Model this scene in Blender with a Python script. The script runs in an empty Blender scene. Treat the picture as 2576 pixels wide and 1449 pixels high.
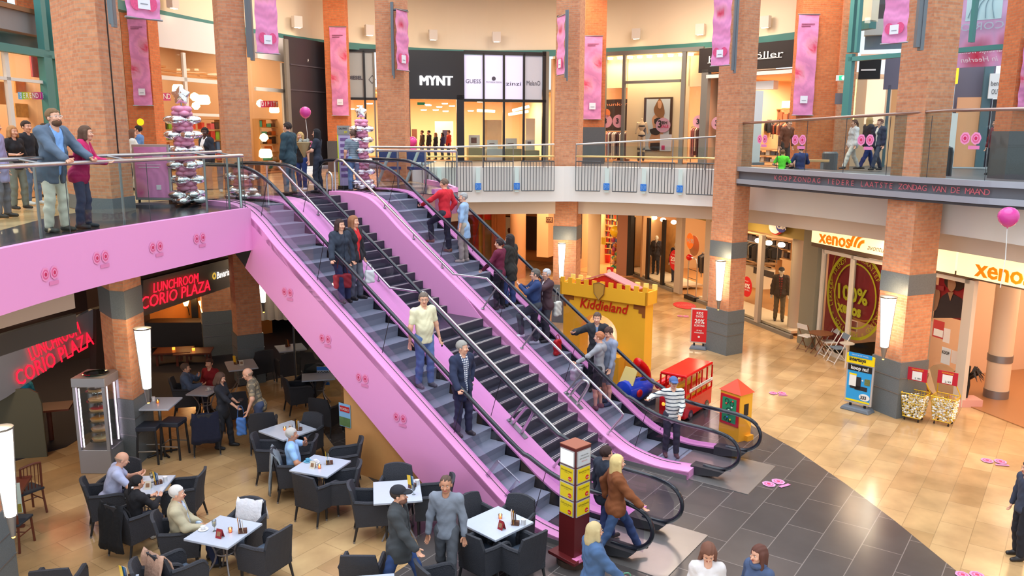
import bpy,math,random
import numpy as np
from mathutils import Vector,Matrix
random.seed(7)
D2R=math.radians
C=bpy.context.scene.collection
SC=bpy.context.scene
# ---------------------------------------------------------------- camera
CX,CY,F,HC=1288.0,724.5,2053.0,6.5
PITCH,ROLL,YAW=D2R(10.73),D2R(-0.165),D2R(54.76)
_cp,_sp,_c,_s=math.cos(PITCH),math.sin(PITCH),math.cos(ROLL),math.sin(ROLL)
_r=np.array([1.,0,0]);_d=np.array([0,-_sp,-_cp]);CW=np.array([0,_cp,-_sp])
CR=_c*_r+_s*_d;CD=-_s*_r+_c*_d
CAM=np.array([0.,0,HC])
cam=bpy.data.cameras.new('camera');camo=bpy.data.objects.new('camera',cam);C.objects.link(camo)
cam.sensor_width=36.0;cam.lens=F/2576*36.0;cam.clip_end=300
camo.matrix_world=Matrix(((CR[0],-CD[0],-CW[0],0),(CR[1],-CD[1],-CW[1],0),(CR[2],-CD[2],-CW[2],HC),(0,0,0,1)))
SC.camera=camo
SC.view_settings.view_transform='Standard';SC.view_settings.look='None'
SC.view_settings.gamma=1.0;SC.view_settings.exposure=0.62
# ---------------------------------------------------------------- daylight through the open glass roof
W=bpy.data.worlds.new('daylight');SC.world=W;W.use_nodes=True
_bg=W.node_tree.nodes['Background'];_bg.inputs[0].default_value=(0.80,0.90,1.0,1);_bg.inputs[1].default_value=.9
SC.cycles.max_bounces=6;SC.cycles.diffuse_bounces=3;SC.cycles.glossy_bounces=3
SC.cycles.transparent_max_bounces=16;SC.cycles.use_denoising=True
SC.cycles.sample_clamp_indirect=6.0;SC.cycles.caustics_reflective=False;SC.cycles.caustics_refractive=False
_sl=bpy.data.lights.new('skylight_sun','SUN');_sl.energy=2.3;_sl.angle=D2R(80);_sl.color=(.86,.92,1.0)
_so=bpy.data.objects.new('skylight_sun',_sl);_so.rotation_euler=(D2R(8),D2R(-6),0);_so.location=(0,15,20);C.objects.link(_so)
def area(loc,size,power,col=(1,.78,.55),rot=(0,0,0),sy=None):
    l=bpy.data.lights.new('ceiling_light','AREA');l.energy=power;l.color=col;l.size=size
    if sy:l.shape='RECTANGLE';l.size_y=sy
    o=bpy.data.objects.new('ceiling_light_source',l);o.location=loc;o.rotation_euler=rot;C.objects.link(o)
    return o
E=np.array([-math.sin(YAW),math.cos(YAW),0]);N=np.array([math.cos(YAW),math.sin(YAW),0])
def P(e,n,z):return e*E+n*N+np.array([0,0,z])
def ray(x,y):return(x-CX)*CR+(y-CY)*CD+F*CW
def bz(x,y,z=0.0):
    r=ray(x,y);return CAM+(z-HC)/r[2]*r
def dep(x,y,D):
    r=ray(x,y);return CAM+D/r[1]*r
def A(*v):return np.array(v,float)
# ---------------------------------------------------------------- materials
def lin(c):
    return tuple(((v/255)/12.92 if v/255<=.04045 else((v/255+.055)/1.055)**2.4)for v in c[:3])+(1,)
_M={}
def mat(name,col=(200,200,200),rough=.5,metal=0.,noise=0.,nscale=8.,emit=0.,bump=0.,bscale=40.,alpha=None,sheen=0.,trans=0.):
    if name in _M:return _M[name]
    m=bpy.data.materials.new(name);m.use_nodes=True;_M[name]=m
    nt=m.node_tree;b=nt.nodes['Principled BSDF']
    b.inputs['Base Color'].default_value=lin(col);b.inputs['Roughness'].default_value=rough;b.inputs['Metallic'].default_value=metal
    tc=nt.nodes.new('ShaderNodeTexCoord')
    if noise:
        nz=nt.nodes.new('ShaderNodeTexNoise');nz.inputs['Scale'].default_value=nscale;nz.inputs['Detail'].default_value=3
        nt.links.new(tc.outputs['Object'],nz.inputs['Vector'])
        mx=nt.nodes.new('ShaderNodeMix');mx.data_type='RGBA'
        c=lin(col)
        mx.inputs[6].default_value=tuple(v*(1-noise)for v in c[:3])+(1,);mx.inputs[7].default_value=tuple(min(1,v*(1+noise))for v in c[:3])+(1,)
        nt.links.new(nz.outputs['Fac'],mx.inputs[0]);nt.links.new(mx.outputs[2],b.inputs['Base Color'])
    if bump:
        nb=nt.nodes.new('ShaderNodeTexNoise');nb.inputs['Scale'].default_value=bscale
        nt.links.new(tc.outputs['Object'],nb.inputs['Vector'])
        bp=nt.nodes.new('ShaderNodeBump');bp.inputs['Strength'].default_value=bump;bp.inputs['Distance'].default_value=.02
        nt.links.new(nb.outputs['Fac'],bp.inputs['Height']);nt.links.new(bp.outputs[0],b.inputs['Normal'])
    if emit:
        b.inputs['Emission Color'].default_value=lin(col);b.inputs['Emission Strength'].default_value=emit
    return m
def glass(name,tint=(225,240,238),refl=.10):
    if name in _M:return _M[name]
    m=bpy.data.materials.new(name);m.use_nodes=True;_M[name]=m;nt=m.node_tree
    nt.nodes.remove(nt.nodes['Principled BSDF']);out=nt.nodes['Material Output']
    t=nt.nodes.new('ShaderNodeBsdfTransparent');t.inputs[0].default_value=lin(tint)
    g=nt.nodes.new('ShaderNodeBsdfGlossy');g.inputs['Roughness'].default_value=.02
    lw=nt.nodes.new('ShaderNodeLayerWeight');lw.inputs[0].default_value=refl+.15
    mp=nt.nodes.new('ShaderNodeMath');mp.operation='MULTIPLY_ADD';mp.inputs[1].default_value=.6;mp.inputs[2].default_value=refl*.4
    nt.links.new(lw.outputs['Fresnel'],mp.inputs[0])
    mx=nt.nodes.new('ShaderNodeMixShader');nt.links.new(mp.outputs[0],mx.inputs[0])
    nt.links.new(t.outputs[0],mx.inputs[1]);nt.links.new(g.outputs[0],mx.inputs[2]);nt.links.new(mx.outputs[0],out.inputs[0])
    return m
def brickmat(name,c1,c2,mortar,w=.22,h=.065,ms=.008,rough=.85,bump=.3,big=0.,off=.5,sq=1.0,swap=False,msm=.1):
    if name in _M:return _M[name]
    m=mat(name,c1,rough);nt=m.node_tree;b=nt.nodes['Principled BSDF']
    uv=nt.nodes.new('ShaderNodeUVMap');br=nt.nodes.new('ShaderNodeTexBrick')
    br.inputs['Color1'].default_value=lin(c1);br.inputs['Color2'].default_value=lin(c2);br.inputs['Mortar'].default_value=lin(mortar)
    br.inputs['Scale'].default_value=1;br.inputs['Mortar Size'].default_value=ms;br.inputs['Mortar Smooth'].default_value=msm
    br.inputs['Brick Width'].default_value=w;br.inputs['Row Height'].default_value=h;br.offset=off
    nt.links.new(uv.outputs[0],br.inputs['Vector'])
    nz=nt.nodes.new('ShaderNodeTexNoise');nz.inputs['Scale'].default_value=1.3 if big else 9;nz.inputs['Detail'].default_value=4
    nt.links.new(uv.outputs[0],nz.inputs['Vector'])
    ov=nt.nodes.new('ShaderNodeMix');ov.data_type='RGBA';ov.blend_type='OVERLAY';ov.inputs[0].default_value=.35 if not big else big
    nt.links.new(br.outputs['Color'],ov.inputs[6]);nt.links.new(nz.outputs['Fac'],ov.inputs[7]);nt.links.new(ov.outputs[2],b.inputs['Base Color'])
    if bump:
        bp=nt.nodes.new('ShaderNodeBump');bp.inputs['Strength'].default_value=bump;bp.inputs['Distance'].default_value=.004;bp.invert=True
        nt.links.new(br.outputs['Fac'],bp.inputs['Height']);nt.links.new(bp.outputs[0],b.inputs['Normal'])
    return m
BRICK=brickmat('brick_tan',(212,148,108),(194,126,90),(188,148,120))
BRICKO=brickmat('brick_orange',(216,122,70),(196,104,58),(184,124,86))
STONE=brickmat('floor_stone',(198,164,118),(176,140,96),(160,130,92),w=.95,h=.5,ms=.006,rough=.17,bump=.0,big=.55,off=.37)
SLATE=brickmat('floor_slate',(84,78,76),(70,66,66),(128,120,116),w=1.2,h=.6,ms=.007,rough=.22,bump=0,big=.3,off=.5)
GRANITE=mat('granite',(104,112,116),.45,noise=.35,nscale=60)
GRANITED=mat('granite_dark',(84,84,86),.4,noise=.35,nscale=60)
PINK=mat('pink_film',(238,158,212),.45)
PINKL=PINK
STEEL=mat('steel',(205,205,205),.28,1.0)
STEELM=mat('steel_matt',(150,150,152),.45,.8)
CHROME=mat('chrome',(225,225,225),.12,1.0)
RUBBER=mat('black_rubber',(30,34,44),.18)
BLACK=mat('black',(18,18,20),.5)
DARKM=mat('dark_metal',(60,60,64),.45,.3)
WHITE=mat('white_paint',(236,236,232),.6)
CREAM=mat('cream_wall',(246,228,200),.7)
TEAL=mat('teal_paint',(64,128,124),.45)
GREYP=mat('grey_paint',(128,128,124),.5)
BRASS=mat('brass',(214,180,120),.3,.9)
GLASS=glass('balustrade_glass',(232,244,240),.05)
GLASSP=glass('escalator_glass',(226,218,232),.06)
WGLASS=glass('shop_glass',(240,244,242),.07)
SKIN=mat('skin',(222,168,140),.5)
# ---------------------------------------------------------------- mesh builder
class MB:
    def __init__(s,M=None):s.v=[];s.f=[];s.m=[];s.M=M;s.cm=0
    def add(s,vs,fs,mi=None):
        b=len(s.v);mi=s.cm if mi is None else mi
        for p in vs:
            p=Vector((float(p[0]),float(p[1]),float(p[2])))
            s.v.append(s.M@p if s.M is not None else p)
        for f in fs:s.f.append(tuple(i+b for i in f));s.m.append(mi)
    def box(s,c,d,rz=0.,mi=None,tap=1.0):
        hx,hy,hz=d[0]/2,d[1]/2,d[2]/2;cs,sn=math.cos(rz),math.sin(rz);vs=[]
        for z in(-hz,hz):
            k=tap if z>0 else 1
            for x,y in((-hx,-hy),(hx,-hy),(hx,hy),(-hx,hy)):
                x*=k;y*=k
                vs.append((c[0]+x*cs-y*sn,c[1]+x*sn+y*cs,c[2]+z))
        s.add(vs,[(3,2,1,0),(4,5,6,7),(0,1,5,4),(1,2,6,5),(2,3,7,6),(3,0,4,7)],mi);return s
    def prism(s,poly,z0,z1,mi=None):
        n=len(poly)
        if sum(poly[i][0]*poly[(i+1)%n][1]-poly[(i+1)%n][0]*poly[i][1]for i in range(n))<0:poly=poly[::-1]
        vs=[(p[0],p[1],z0)for p in poly]+[(p[0],p[1],z1)for p in poly]
        s.add(vs,[tuple(range(n-1,-1,-1)),tuple(range(n,2*n))]+[(i,(i+1)%n,n+(i+1)%n,n+i)for i in range(n)],mi);return s
    def slabp(s,pts,off,mi=None):
        n=len(pts);off=np.array(off,float);pts=[np.array(p,float)for p in pts]
        s.add(pts+[p+off for p in pts],[tuple(range(n-1,-1,-1)),tuple(range(n,2*n))]+[(i,(i+1)%n,n+(i+1)%n,n+i)for i in range(n)],mi);return s
    def tube(s,path,r,seg=8,closed=False,mi=None,caps=True):
        pts=[np.array(p,float)for p in path];n=len(pts);rs=r if hasattr(r,'__len__')else[r]*n
        T=[]
        for i in range(n):
            a=pts[(i-1)%n]if(closed or i>0)else pts[i];b=pts[(i+1)%n]if(closed or i<n-1)else pts[i]
            t=b-a;T.append(t/(np.linalg.norm(t)+1e-12))
        up=np.array([0,0,1.])if abs(T[0][2])<.9 else np.array([1.,0,0])
        u=np.cross(T[0],up);u/=np.linalg.norm(u);vs=[]
        for i in range(n):
            u=u-T[i]*(u@T[i]);u/=(np.linalg.norm(u)+1e-12);w=np.cross(T[i],u)
            for k in range(seg):
                a=2*math.pi*k/seg;vs.append(pts[i]+rs[i]*(math.cos(a)*u+math.sin(a)*w))
        fs=[]
        for i in range(n if closed else n-1):
            j=(i+1)%n
            for k in range(seg):fs.append((i*seg+k,i*seg+(k+1)%seg,j*seg+(k+1)%seg,j*seg+k))
        if caps and not closed:fs.append(tuple(range(seg-1,-1,-1)));fs.append(tuple((n-1)*seg+k for k in range(seg)))
        s.add(vs,fs,mi);return s
    def lathe(s,prof,c=(0,0,0),seg=20,mi=None,sx=1.,sy=1.):
        vs=[];fs=[];n=len(prof)
        for r,z in prof:
            for k in range(seg):
                a=2*math.pi*k/seg;vs.append((c[0]+r*sx*math.cos(a),c[1]+r*sy*math.sin(a),c[2]+z))
        for i in range(n-1):
            for k in range(seg):fs.append((i*seg+k,i*seg+(k+1)%seg,(i+1)*seg+(k+1)%seg,(i+1)*seg+k))
        fs.append(tuple(range(seg-1,-1,-1)));fs.append(tuple((n-1)*seg+k for k in range(seg)))
        s.add(vs,fs,mi);return s
    def ball(s,c,r,seg=12,rings=8,mi=None,M3=None):
        r=r if hasattr(r,'__len__')else(r,r,r);vs=[];fs=[]
        for i in range(rings+1):
            t=math.pi*i/rings;q=max(math.sin(t),1e-3)
            for k in range(seg):
                a=2*math.pi*k/seg;p=np.array([r[0]*q*math.cos(a),r[1]*q*math.sin(a),-r[2]*math.cos(t)])
                if M3 is not None:p=M3@p
                vs.append((c[0]+p[0],c[1]+p[1],c[2]+p[2]))
        for i in range(rings):
            for k in range(seg):fs.append((i*seg+k,i*seg+(k+1)%seg,(i+1)*seg+(k+1)%seg,(i+1)*seg+k))
        s.add(vs,fs,mi);return s
    def ribbon(s,path,z0,z1,th,mi=None):
        n=len(path);p=[np.array(q[:2],float)for q in path];L=[]
        for i in range(n):
            t=p[min(i+1,n-1)]-p[max(i-1,0)];t/=np.linalg.norm(t);L.append(p[i]+th*np.array([-t[1],t[0]]))
        for i in range(n-1):
            poly=[p[i],p[i+1],L[i+1],L[i]]
            vs=[(q[0],q[1],z0)for q in poly]+[(q[0],q[1],z1)for q in poly]
            fs=[(0,1,5,4),(2,3,7,6),(4,5,6,7),(3,2,1,0)]
            if i==0:fs.append((3,0,4,7))
            if i==n-2:fs.append((1,2,6,5))
            if th<0:fs=[f[::-1]for f in fs]
            s.add(vs,fs,mi)
        return s
    def build(s,name,mats,parent=None,smooth=False,world=False,kind=None,label=None,cat=None,group=None,bevel=0.,origin=True):
        me=bpy.data.meshes.new(name);v=s.v
        org=Vector((0,0,0))
        if parent is None and origin and v:
            xs=[p.x for p in v];ys=[p.y for p in v];zs=[p.z for p in v]
            org=Vector(((min(xs)+max(xs))/2,(min(ys)+max(ys))/2,min(zs)))
        me.from_pydata([tuple(p-org)for p in v],[],s.f)
        if not isinstance(mats,(list,tuple)):mats=[mats]
        for m in mats:me.materials.append(m)
        if len(mats)>1:me.polygons.foreach_set('material_index',s.m)
        if smooth:me.polygons.foreach_set('use_smooth',[True]*len(s.f))
        me.update()
        if any(m in UVM for m in mats):boxuv(me,org)
        o=bpy.data.objects.new(name,me);C.objects.link(o);o.location=org
        if smooth=='auto' or smooth is True:
            try:me.set_sharp_from_angle(angle=D2R(45))
            except Exception:pass
        if bevel:
            bm=o.modifiers.new('bevel','BEVEL');bm.width=bevel;bm.segments=2;bm.limit_method='ANGLE'
        if parent is not None:
            o.parent=parent
            if world:o.matrix_parent_inverse=parent.matrix_basis.inverted()
        tag(o,label,cat,group,kind);return o
UVM={BRICK,BRICKO,STONE,SLATE}
def boxuv(me,org):
    uv=me.uv_layers.new(name='UVMap');co=np.empty(len(me.vertices)*3);me.vertices.foreach_get('co',co);co=co.reshape(-1,3)+np.array(org)
    out=np.zeros((len(me.loops),2))
    for p in me.polygons:
        n=p.normal;idx=list(p.vertices)
        if abs(n.z)>.7:
            u=co[idx][:,0]*.577+co[idx][:,1]*.8167;v=-co[idx][:,0]*.8167+co[idx][:,1]*.577
        else:
            l=math.hypot(n.x,n.y);u=(-n.y*co[idx][:,0]+n.x*co[idx][:,1])/l;v=co[idx][:,2]
        out[p.loop_start:p.loop_start+p.loop_total,0]=u;out[p.loop_start:p.loop_start+p.loop_total,1]=v
    uv.data.foreach_set('uv',out.ravel())
def tag(o,label=None,cat=None,group=None,kind=None):
    if label:o['label']=label
    if cat:o['category']=cat
    if group:o['group']=group
    if kind:o['kind']=kind
    return o
def thing(name,loc,rz=0.,label=None,cat=None,group=None,kind=None):
    o=bpy.data.objects.new(name,None);o.empty_display_size=.1;C.objects.link(o)
    o.location=tuple(float(v)for v in loc);o.rotation_euler=(0,0,rz);o.matrix_basis=Matrix.Translation(o.location)@Matrix.Rotation(rz,4,'Z')
    return tag(o,label,cat,group,kind)
def dup(root,loc,rz=None,label=None,group=None,scale=None):
    r=root.copy();C.objects.link(r);r.location=tuple(float(v)for v in loc)
    if rz is not None:r.rotation_euler=(0,0,rz)
    if scale:r.scale=scale
    if label:r['label']=label
    if group:r['group']=group
    def rec(a,b):
        for ch in list(a.children):
            c=ch.copy();C.objects.link(c);c.parent=b;rec(ch,c)
    rec(root,r);return r
def cr(pts,k=6):
    p=[np.array(q,float)for q in pts];p=[2*p[0]-p[1]]+p+[2*p[-1]-p[-2]];out=[]
    for i in range(1,len(p)-2):
        for j in range(k):
            t=j/k;a,b,c,d=p[i-1:i+3]
            out.append(.5*((2*b)+(c-a)*t+(2*a-5*b+4*c-d)*t*t+(3*b-3*c+d-a)*t**3))
    out.append(p[-2]);return out
# text lying in the plane spanned by ux (reading direction) and uz (up); o = centre or left point
def text(name,s,o,ux,uz,h,m,parent=None,ext=.004,align='CENTER',shear=0.,bold=0.,sx=1.,width=None,**kw):
    cu=bpy.data.curves.new(name,'FONT');cu.body=s;cu.size=1.0;cu.align_x=align;cu.align_y='CENTER';cu.extrude=0;cu.offset=bold;cu.shear=shear
    cu.resolution_u=2
    t=bpy.data.objects.new(name,cu);C.objects.link(t)
    me=bpy.data.meshes.new_from_object(t);C.objects.unlink(t);bpy.data.objects.remove(t)
    ux=np.array(ux,float);ux/=np.linalg.norm(ux);uz=np.array(uz,float);uz-=ux*(ux@uz);uz/=np.linalg.norm(uz);nn=np.cross(ux,uz)
    n=len(me.vertices);co=np.empty(n*3);me.vertices.foreach_get('co',co);co=co.reshape(-1,3)
    if n==0:return None
    k=h/.72
    if width:sx=width/((co[:,0].max()-co[:,0].min())*k)
    Rm=Matrix((Vector(ux),Vector(uz),Vector(nn))).transposed()
    co=np.c_[co[:,0]*k*sx,co[:,1]*k,np.zeros(n)]@np.array([ux,uz,nn])
    mb=MB();o=np.array(o,float)
    fs=[tuple(p.vertices)for p in me.polygons]
    vs=[o+c+nn*ext for c in co];mb.add(vs,fs)
    if ext>.008:
        from collections import Counter
        ec=Counter()
        for f in fs:
            for i in range(len(f)):ec[(f[i],f[(i+1)%len(f)])]+=1
        base=len(mb.v);mb.add([o+c for c in co],[])
        for(a,b)in list(ec):
            if(b,a)not in ec:mb.f.append((b,a,a+base,b+base));mb.m.append(0)
    return mb.build(name,m,parent,world=parent is not None,**kw)
def bk(fp,off):
    if abs(off)<.25:return fp,off
    a=fp.a+fp.n*off;b=a+fp.u*fp.L;g=FP(a[:2],b[:2]);return g,0.
class FP:
    def __init__(s,a,b):
        s.a=np.array([a[0],a[1],0.]);b=np.array([b[0],b[1],0.]);s.L=np.linalg.norm(b-s.a);s.u=(b-s.a)/s.L
        s.n=np.array([s.u[1],-s.u[0],0]);s.d=s.n@s.a
        if s.n@(CAM-s.a)<0:s.n=-s.n;s.d=-s.d
    def at(s,x,y):
        r=ray(x,y);t=(s.d-s.n@CAM)/(s.n@r);return CAM+t*r
    def atb(s,x,y,off):return bk(s,off)[0].at(x,y)
    def sz(s,x,y):p=s.at(x,y);return(p-s.a)@s.u,p[2]
    def pt(s,q,z,off=0.):return s.a+q*s.u+s.n*off+A(0,0,z)
    def rect(s,mb,s0,z0,s1,z1,t=.05,off=0.,mi=None):
        mb.slabp([s.pt(s0,z0,off),s.pt(s1,z0,off),s.pt(s1,z1,off),s.pt(s0,z1,off)],s.n*t,mi);return mb
    def px(s,x0,y0,x1,y1):
        xm,ym=(x0+x1)/2,(y0+y1)/2
        return s.sz(x0,ym)[0],s.sz(xm,y1)[1],s.sz(x1,ym)[0],s.sz(xm,y0)[1]
    def box(s,mb,x0,y0,x1,y1,t=.05,off=0.,mi=None):
        a,b,c,d=s.px(x0,y0,x1,y1);return s.rect(mb,a,b,c,d,t,off,mi)
def struct(mb,name,m,**kw):return mb.build(name,m,kind='structure',**kw)
# ---- ground floor
mb=MB();mb.prism([(-24,4),(24,4),(24,52),(-24,52)],-.3,0);struct(mb,'floor',STONE)
dk=[(-1.75,9.0),(-1.78,11.2),(-1.4,11.8),(-1.68,12.7),(-2.4,14.2),(-3.6,16.0),(-4.4,17.6),(-4.2,19.0),(-2.0,20.4),(.6,21.3),(2.4,21.2),(3.9,20.1),(4.8,18.6),(5.44,17.63),(5.95,16.21),(6.33,14.44),(6.56,12.99),(6.76,11.22),(6.8,9)]
mb=MB();mb.prism(dk,-.01,.006);struct(mb,'floor',SLATE)
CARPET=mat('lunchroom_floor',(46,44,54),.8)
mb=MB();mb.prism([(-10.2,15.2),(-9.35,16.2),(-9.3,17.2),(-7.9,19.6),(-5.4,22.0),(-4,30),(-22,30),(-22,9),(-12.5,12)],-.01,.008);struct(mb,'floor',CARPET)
# ---- upper floor left (z 5.0) and back ring (z 5.3)
LF=[(-6.35,6.0),(-6.6,8.6),(-6.62,10.3),(-6.44,12.0),(-6.02,13.75),(-5.45,15.85),tuple(P(13.75,10.33,0)[:2])]
SL2=mat('landing_slate',(56,54,58),.18)
WOODF=brickmat('upper_floor_stone',(206,176,132),(182,148,104),(170,140,100),w=.95,h=.5,ms=.006,rough=.2,bump=0,big=.5)
inner=LF+[tuple(P(14.6,10.33,0)[:2]),tuple(P(14.6,12.1,0)[:2]),tuple(P(15.17,12.1,0)[:2]),tuple(P(15.17,13.93,0)[:2]),tuple(P(14.6,13.93,0)[:2]),tuple(P(14.6,15.62,0)[:2]),tuple(P(13.43,15.62,0)[:2]),tuple(P(13.43,16.57,0)[:2]),(-1.9,23.4),(-3.2,26.3),(-3.4,44)]
UVM.add(WOODF)
mb=MB();mb.prism(inner+[(-30,44),(-30,6)],4.25,4.99);struct(mb,'floor',WOODF)
mb=MB();band=[(q[0],q[1])for q in inner[:-2]];outb=[(-7.4,6),(-7.7,8.6),(-7.7,10.5),(-7.9,12.4),(-8.3,14.6),(-8.2,17.2),(-7.4,19.2),(-6.4,20.3),(-4.4,22.6),(-3.4,24.0),(-3.1,25)]
mb.prism(band+outb[::-1],4.985,5.0);struct(mb,'floor',SL2)
FW=[(-3.2,26.3),(-1.0,27.0),(1.2,27.25),(2.2,27.3),(4.1,26.7),(6.2,25.5),(6.9,24.8),(8.3,22.4),(9.2,20.3),(9.75,19.0),(10.45,16.6),(10.9,13),(10.7,8)]
FWc=[tuple(q)for q in cr(FW,4)]
def off2(path,d):
    p=[np.array(q[:2],float)for q in path];o=[]
    for i in range(len(p)):
        t=p[min(i+1,len(p)-1)]-p[max(i-1,0)];t/=np.linalg.norm(t);o.append(tuple(p[i]+d*np.array([-t[1],t[0]])))
    return o
RF=[(-3.4,44),(-3.2,26.3)]+FWc[1:]
mb=MB();mb.prism([(q[0],q[1])for q in off2(FWc,.3)]+[(30,8),(30,52),(-3.3,52)],5.2,5.3);struct(mb,'floor',GRANITED)
mb=MB();mb.prism([(q[0],q[1])for q in off2(FWc,1.1)]+[(30,8),(30,52),(-3.3,52)],3.92,5.19);struct(mb,'floor_slab',GRANITED)
# white balcony fascia + recessed beam
mb=MB();mb.ribbon(off2(FWc,-.02),4.27,5.42,.32);struct(mb,'trim_1',WHITE)
SOFF=mat('soffit',(226,214,200),.7)
mb=MB();mb.ribbon(off2(FWc,.62),3.8,4.3,.35);struct(mb,'trim_2',SOFF)
mb=MB();mb.prism([(q[0],q[1])for q in off2(FWc,1.0)]+[(30,8),(30,52),(-3.3,52)],3.84,3.91);struct(mb,'ceiling',SOFF)
# pink left fascia
LFc=[tuple(q)for q in cr(LF,5)]
mb=MB();mb.ribbon(off2(LFc,-.03),4.17,5.02,.12);mb.build('pink_fascia_panel',PINK,label='long curved pink panel edging the upper balcony beside the escalators',cat='fascia panel',kind='structure')
mb=MB();mb.ribbon([P(13.43,15.64,0),P(13.43,16.57,0),A(-1.9,23.4,0),A(-2.6,25,0)],4.45,5.12,.1);struct(mb,'trim_3',PINK)
# lower ceiling on the left with light cove
CEILL=mat('ceiling_left',(150,142,132),.8)
LB=mat('cove_light',(255,240,214),.5,emit=3.4)
_l1=off2(LFc,1.45)[:20];_l2=off2(LFc,1.4)[:15]
mb=MB();mb.ribbon(_l1,3.52,4.24,.1);struct(mb,'trim_6',mat('beige_trim',(204,186,166),.8))
mb=MB();mb.ribbon(_l2,3.40,3.54,.2);struct(mb,'trim_4',LB)
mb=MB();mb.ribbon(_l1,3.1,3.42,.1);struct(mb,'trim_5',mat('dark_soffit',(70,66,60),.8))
# ---- ring pillars (brick, granite dado and band)
def pillar(near,dl,wl,wr,z0=0.,z1=12.5,dado=1.34,bands=((2.91,3.38),),brick=BRICK,label='',groove=True,plinth=.03):
    n0=np.array(near,float);dl=np.array(dl,float);dl/=np.linalg.norm(dl);dr=np.array([-dl[1],dl[0]])
    if dr[1]<0:dr=-dr
    c=n0+dl*wl/2+dr*wr/2;ang=math.atan2(dl[1],dl[0])
    t=thing('brick_pillar',(c[0],c[1],z0),ang,label,'pillar','brick pillars of the atrium','structure')
    h=z1-z0
    m=MB();lo=0. if dado is None else dado
    cuts=[lo]+[v for b in bands for v in(b[0]-z0,b[1]-z0)]+[h]
    for i in range(0,len(cuts),2):
        if cuts[i+1]>cuts[i]:m.box((0,0,(cuts[i]+cuts[i+1])/2),(wl,wr,cuts[i+1]-cuts[i]))
    m.build('shaft',brick,t)
    g=MB()
    if dado:g.box((0,0,dado/2),(wl+2*plinth,wr+2*plinth,dado))
    for b in bands:g.box((0,0,(b[0]+b[1])/2-z0),(wl+.02,wr+.02,b[1]-b[0]))
    if dado or bands:g.build('granite',GRANITE,t)
    if dado:
        k=MB()
        for q in(.45,.72):k.box((0,0,dado*q),(wl+2*plinth+.02,wr+2*plinth+.02,.018))
        k.build('steel_strip',STEELM,t)
    if groove:
        k=MB();k.box((wl*.22,-wr/2-.003,(h+3.4-z0 if z0<1 else h)/2),(.03,.012,h-(3.4 if z0<1 else 0)));k.build('groove',BLACK,t)
    return t
# front face runs from the near (right) corner leftwards
PL={}
PL['a']=pillar((2.19,27.7),(-.94,.28),.80,.80,label='brick pillar standing behind the yellow castle arch')
PL['b']=pillar((6.39,23.56),(-.50,.84),.86,.62,label='brick pillar with the steel bin and red discount sign at its foot')
PL['c']=pillar((8.95,18.12),(-.36,.93),.80,.80,label='brick pillar beside the blue toy poster stand')
p=thing
# pillars standing on the upper floor / passing through both floors on the left
t=thing('brick_pillar',(-7.9,16,0),0,'thick brick pillar behind the bearded man, the cake cabinet at its foot','pillar','brick pillars of the atrium','structure');K=dict(parent=t,world=True)
_up=[(-7.42,16.05),(-7.46,15.25),(-7.95,15.47),(-9.0,16.6),(-8.4,17.1)];_lo=[(-7.42,16.05),(-7.43,15.32),(-7.75,15.42),(-8.32,16.1),(-8.0,16.6)]
def _gr(pl,k):cx_,cy_=sum(q[0]for q in pl)/5,sum(q[1]for q in pl)/5;return[(cx_+(q[0]-cx_)*k,cy_+(q[1]-cy_)*k)for q in pl]
m=MB();m.prism(_up,4.9,12.5);m.prism(_lo,1.34,4.2);m.build('shaft',BRICK,**K)
m=MB();m.prism(_gr(_lo,1.08),0,1.34);m.prism(_gr(_lo,1.015),2.95,3.5);m.prism(_gr(_up,1.04),5.0,5.28);m.build('granite',GRANITE,**K)
m=MB();[m.prism(_gr(_lo,1.095),z,z+.018)for z in(.6,.95)];m.build('steel_strip',STEELM,**K)
m=MB();m.box((-7.44,15.6,8.8),(.02,.03,7.2));m.build('groove',BLACK,**K)
PL['e']=pillar((-6.55,20.8),(-.86,-.5),.62,.6,z0=0,z1=12.5,bands=(),label='brick pillar behind the girl in white at the escalator head')
PL['f']=pillar((-3.35,25.9),(-.97,.1),.86,.7,z0=5.,z1=12.5,dado=None,bands=(),label='brick pillar beside the lit white shop name sign')
PL['g']=pillar((-8.3,23.6),(-.9,-.4),.8,.7,z0=0,z1=4.2,bands=(),label='brick pillar deep inside the lunchroom')
# ---- upper facade wall: cream bulkhead and teal beam
U=[(-11.2,20.0),(-11.15,23),(-10.7,26),(-9.86,28.9),(-8.77,31.6),(-7.46,33.95),(-4.9,36.3),(-2.25,37.6),(.18,37.8),(3.99,36.8),(8.0,34.1),(10.24,30.9),(11.6,27.6)]
Uc=[tuple(q)for q in cr(U,4)]
mb=MB();mb.ribbon(Uc,10.1,12.6,.3);struct(mb,'wall_back',CREAM)
mb=MB();mb.ribbon(off2(Uc,-.06),9.88,10.14,.3);struct(mb,'trim_7',TEAL)
_rc=[(-1.5+13.6*math.cos(a),16+13.6*math.sin(a))for a in np.linspace(0,2*math.pi,49)]
mb=MB();mb.ribbon(_rc[8:],12.9,13.0,-7.2);mb.ribbon(_rc[:2],12.9,13.0,-7.2);struct(mb,'roof',CREAM)  # unseen ring added to keep daylight to the centre; gap lets sky reach the banner
mb=MB();mb.prism([(q[0],q[1])for q in Uc]+[(9.0,26.6),(8.2,29.5),(6.2,32),(3,34),(0,34.7),(-2.2,34.5),(-4,33.4),(-6,31),(-7,28),(-8.2,20)],12.45,12.6);struct(mb,'ceiling',CREAM)
LAMPF=mat('downlight_frame',(225,215,205),.5);LAMPE=mat('downlight_glow',(255,236,200),.5,emit=6)
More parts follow.
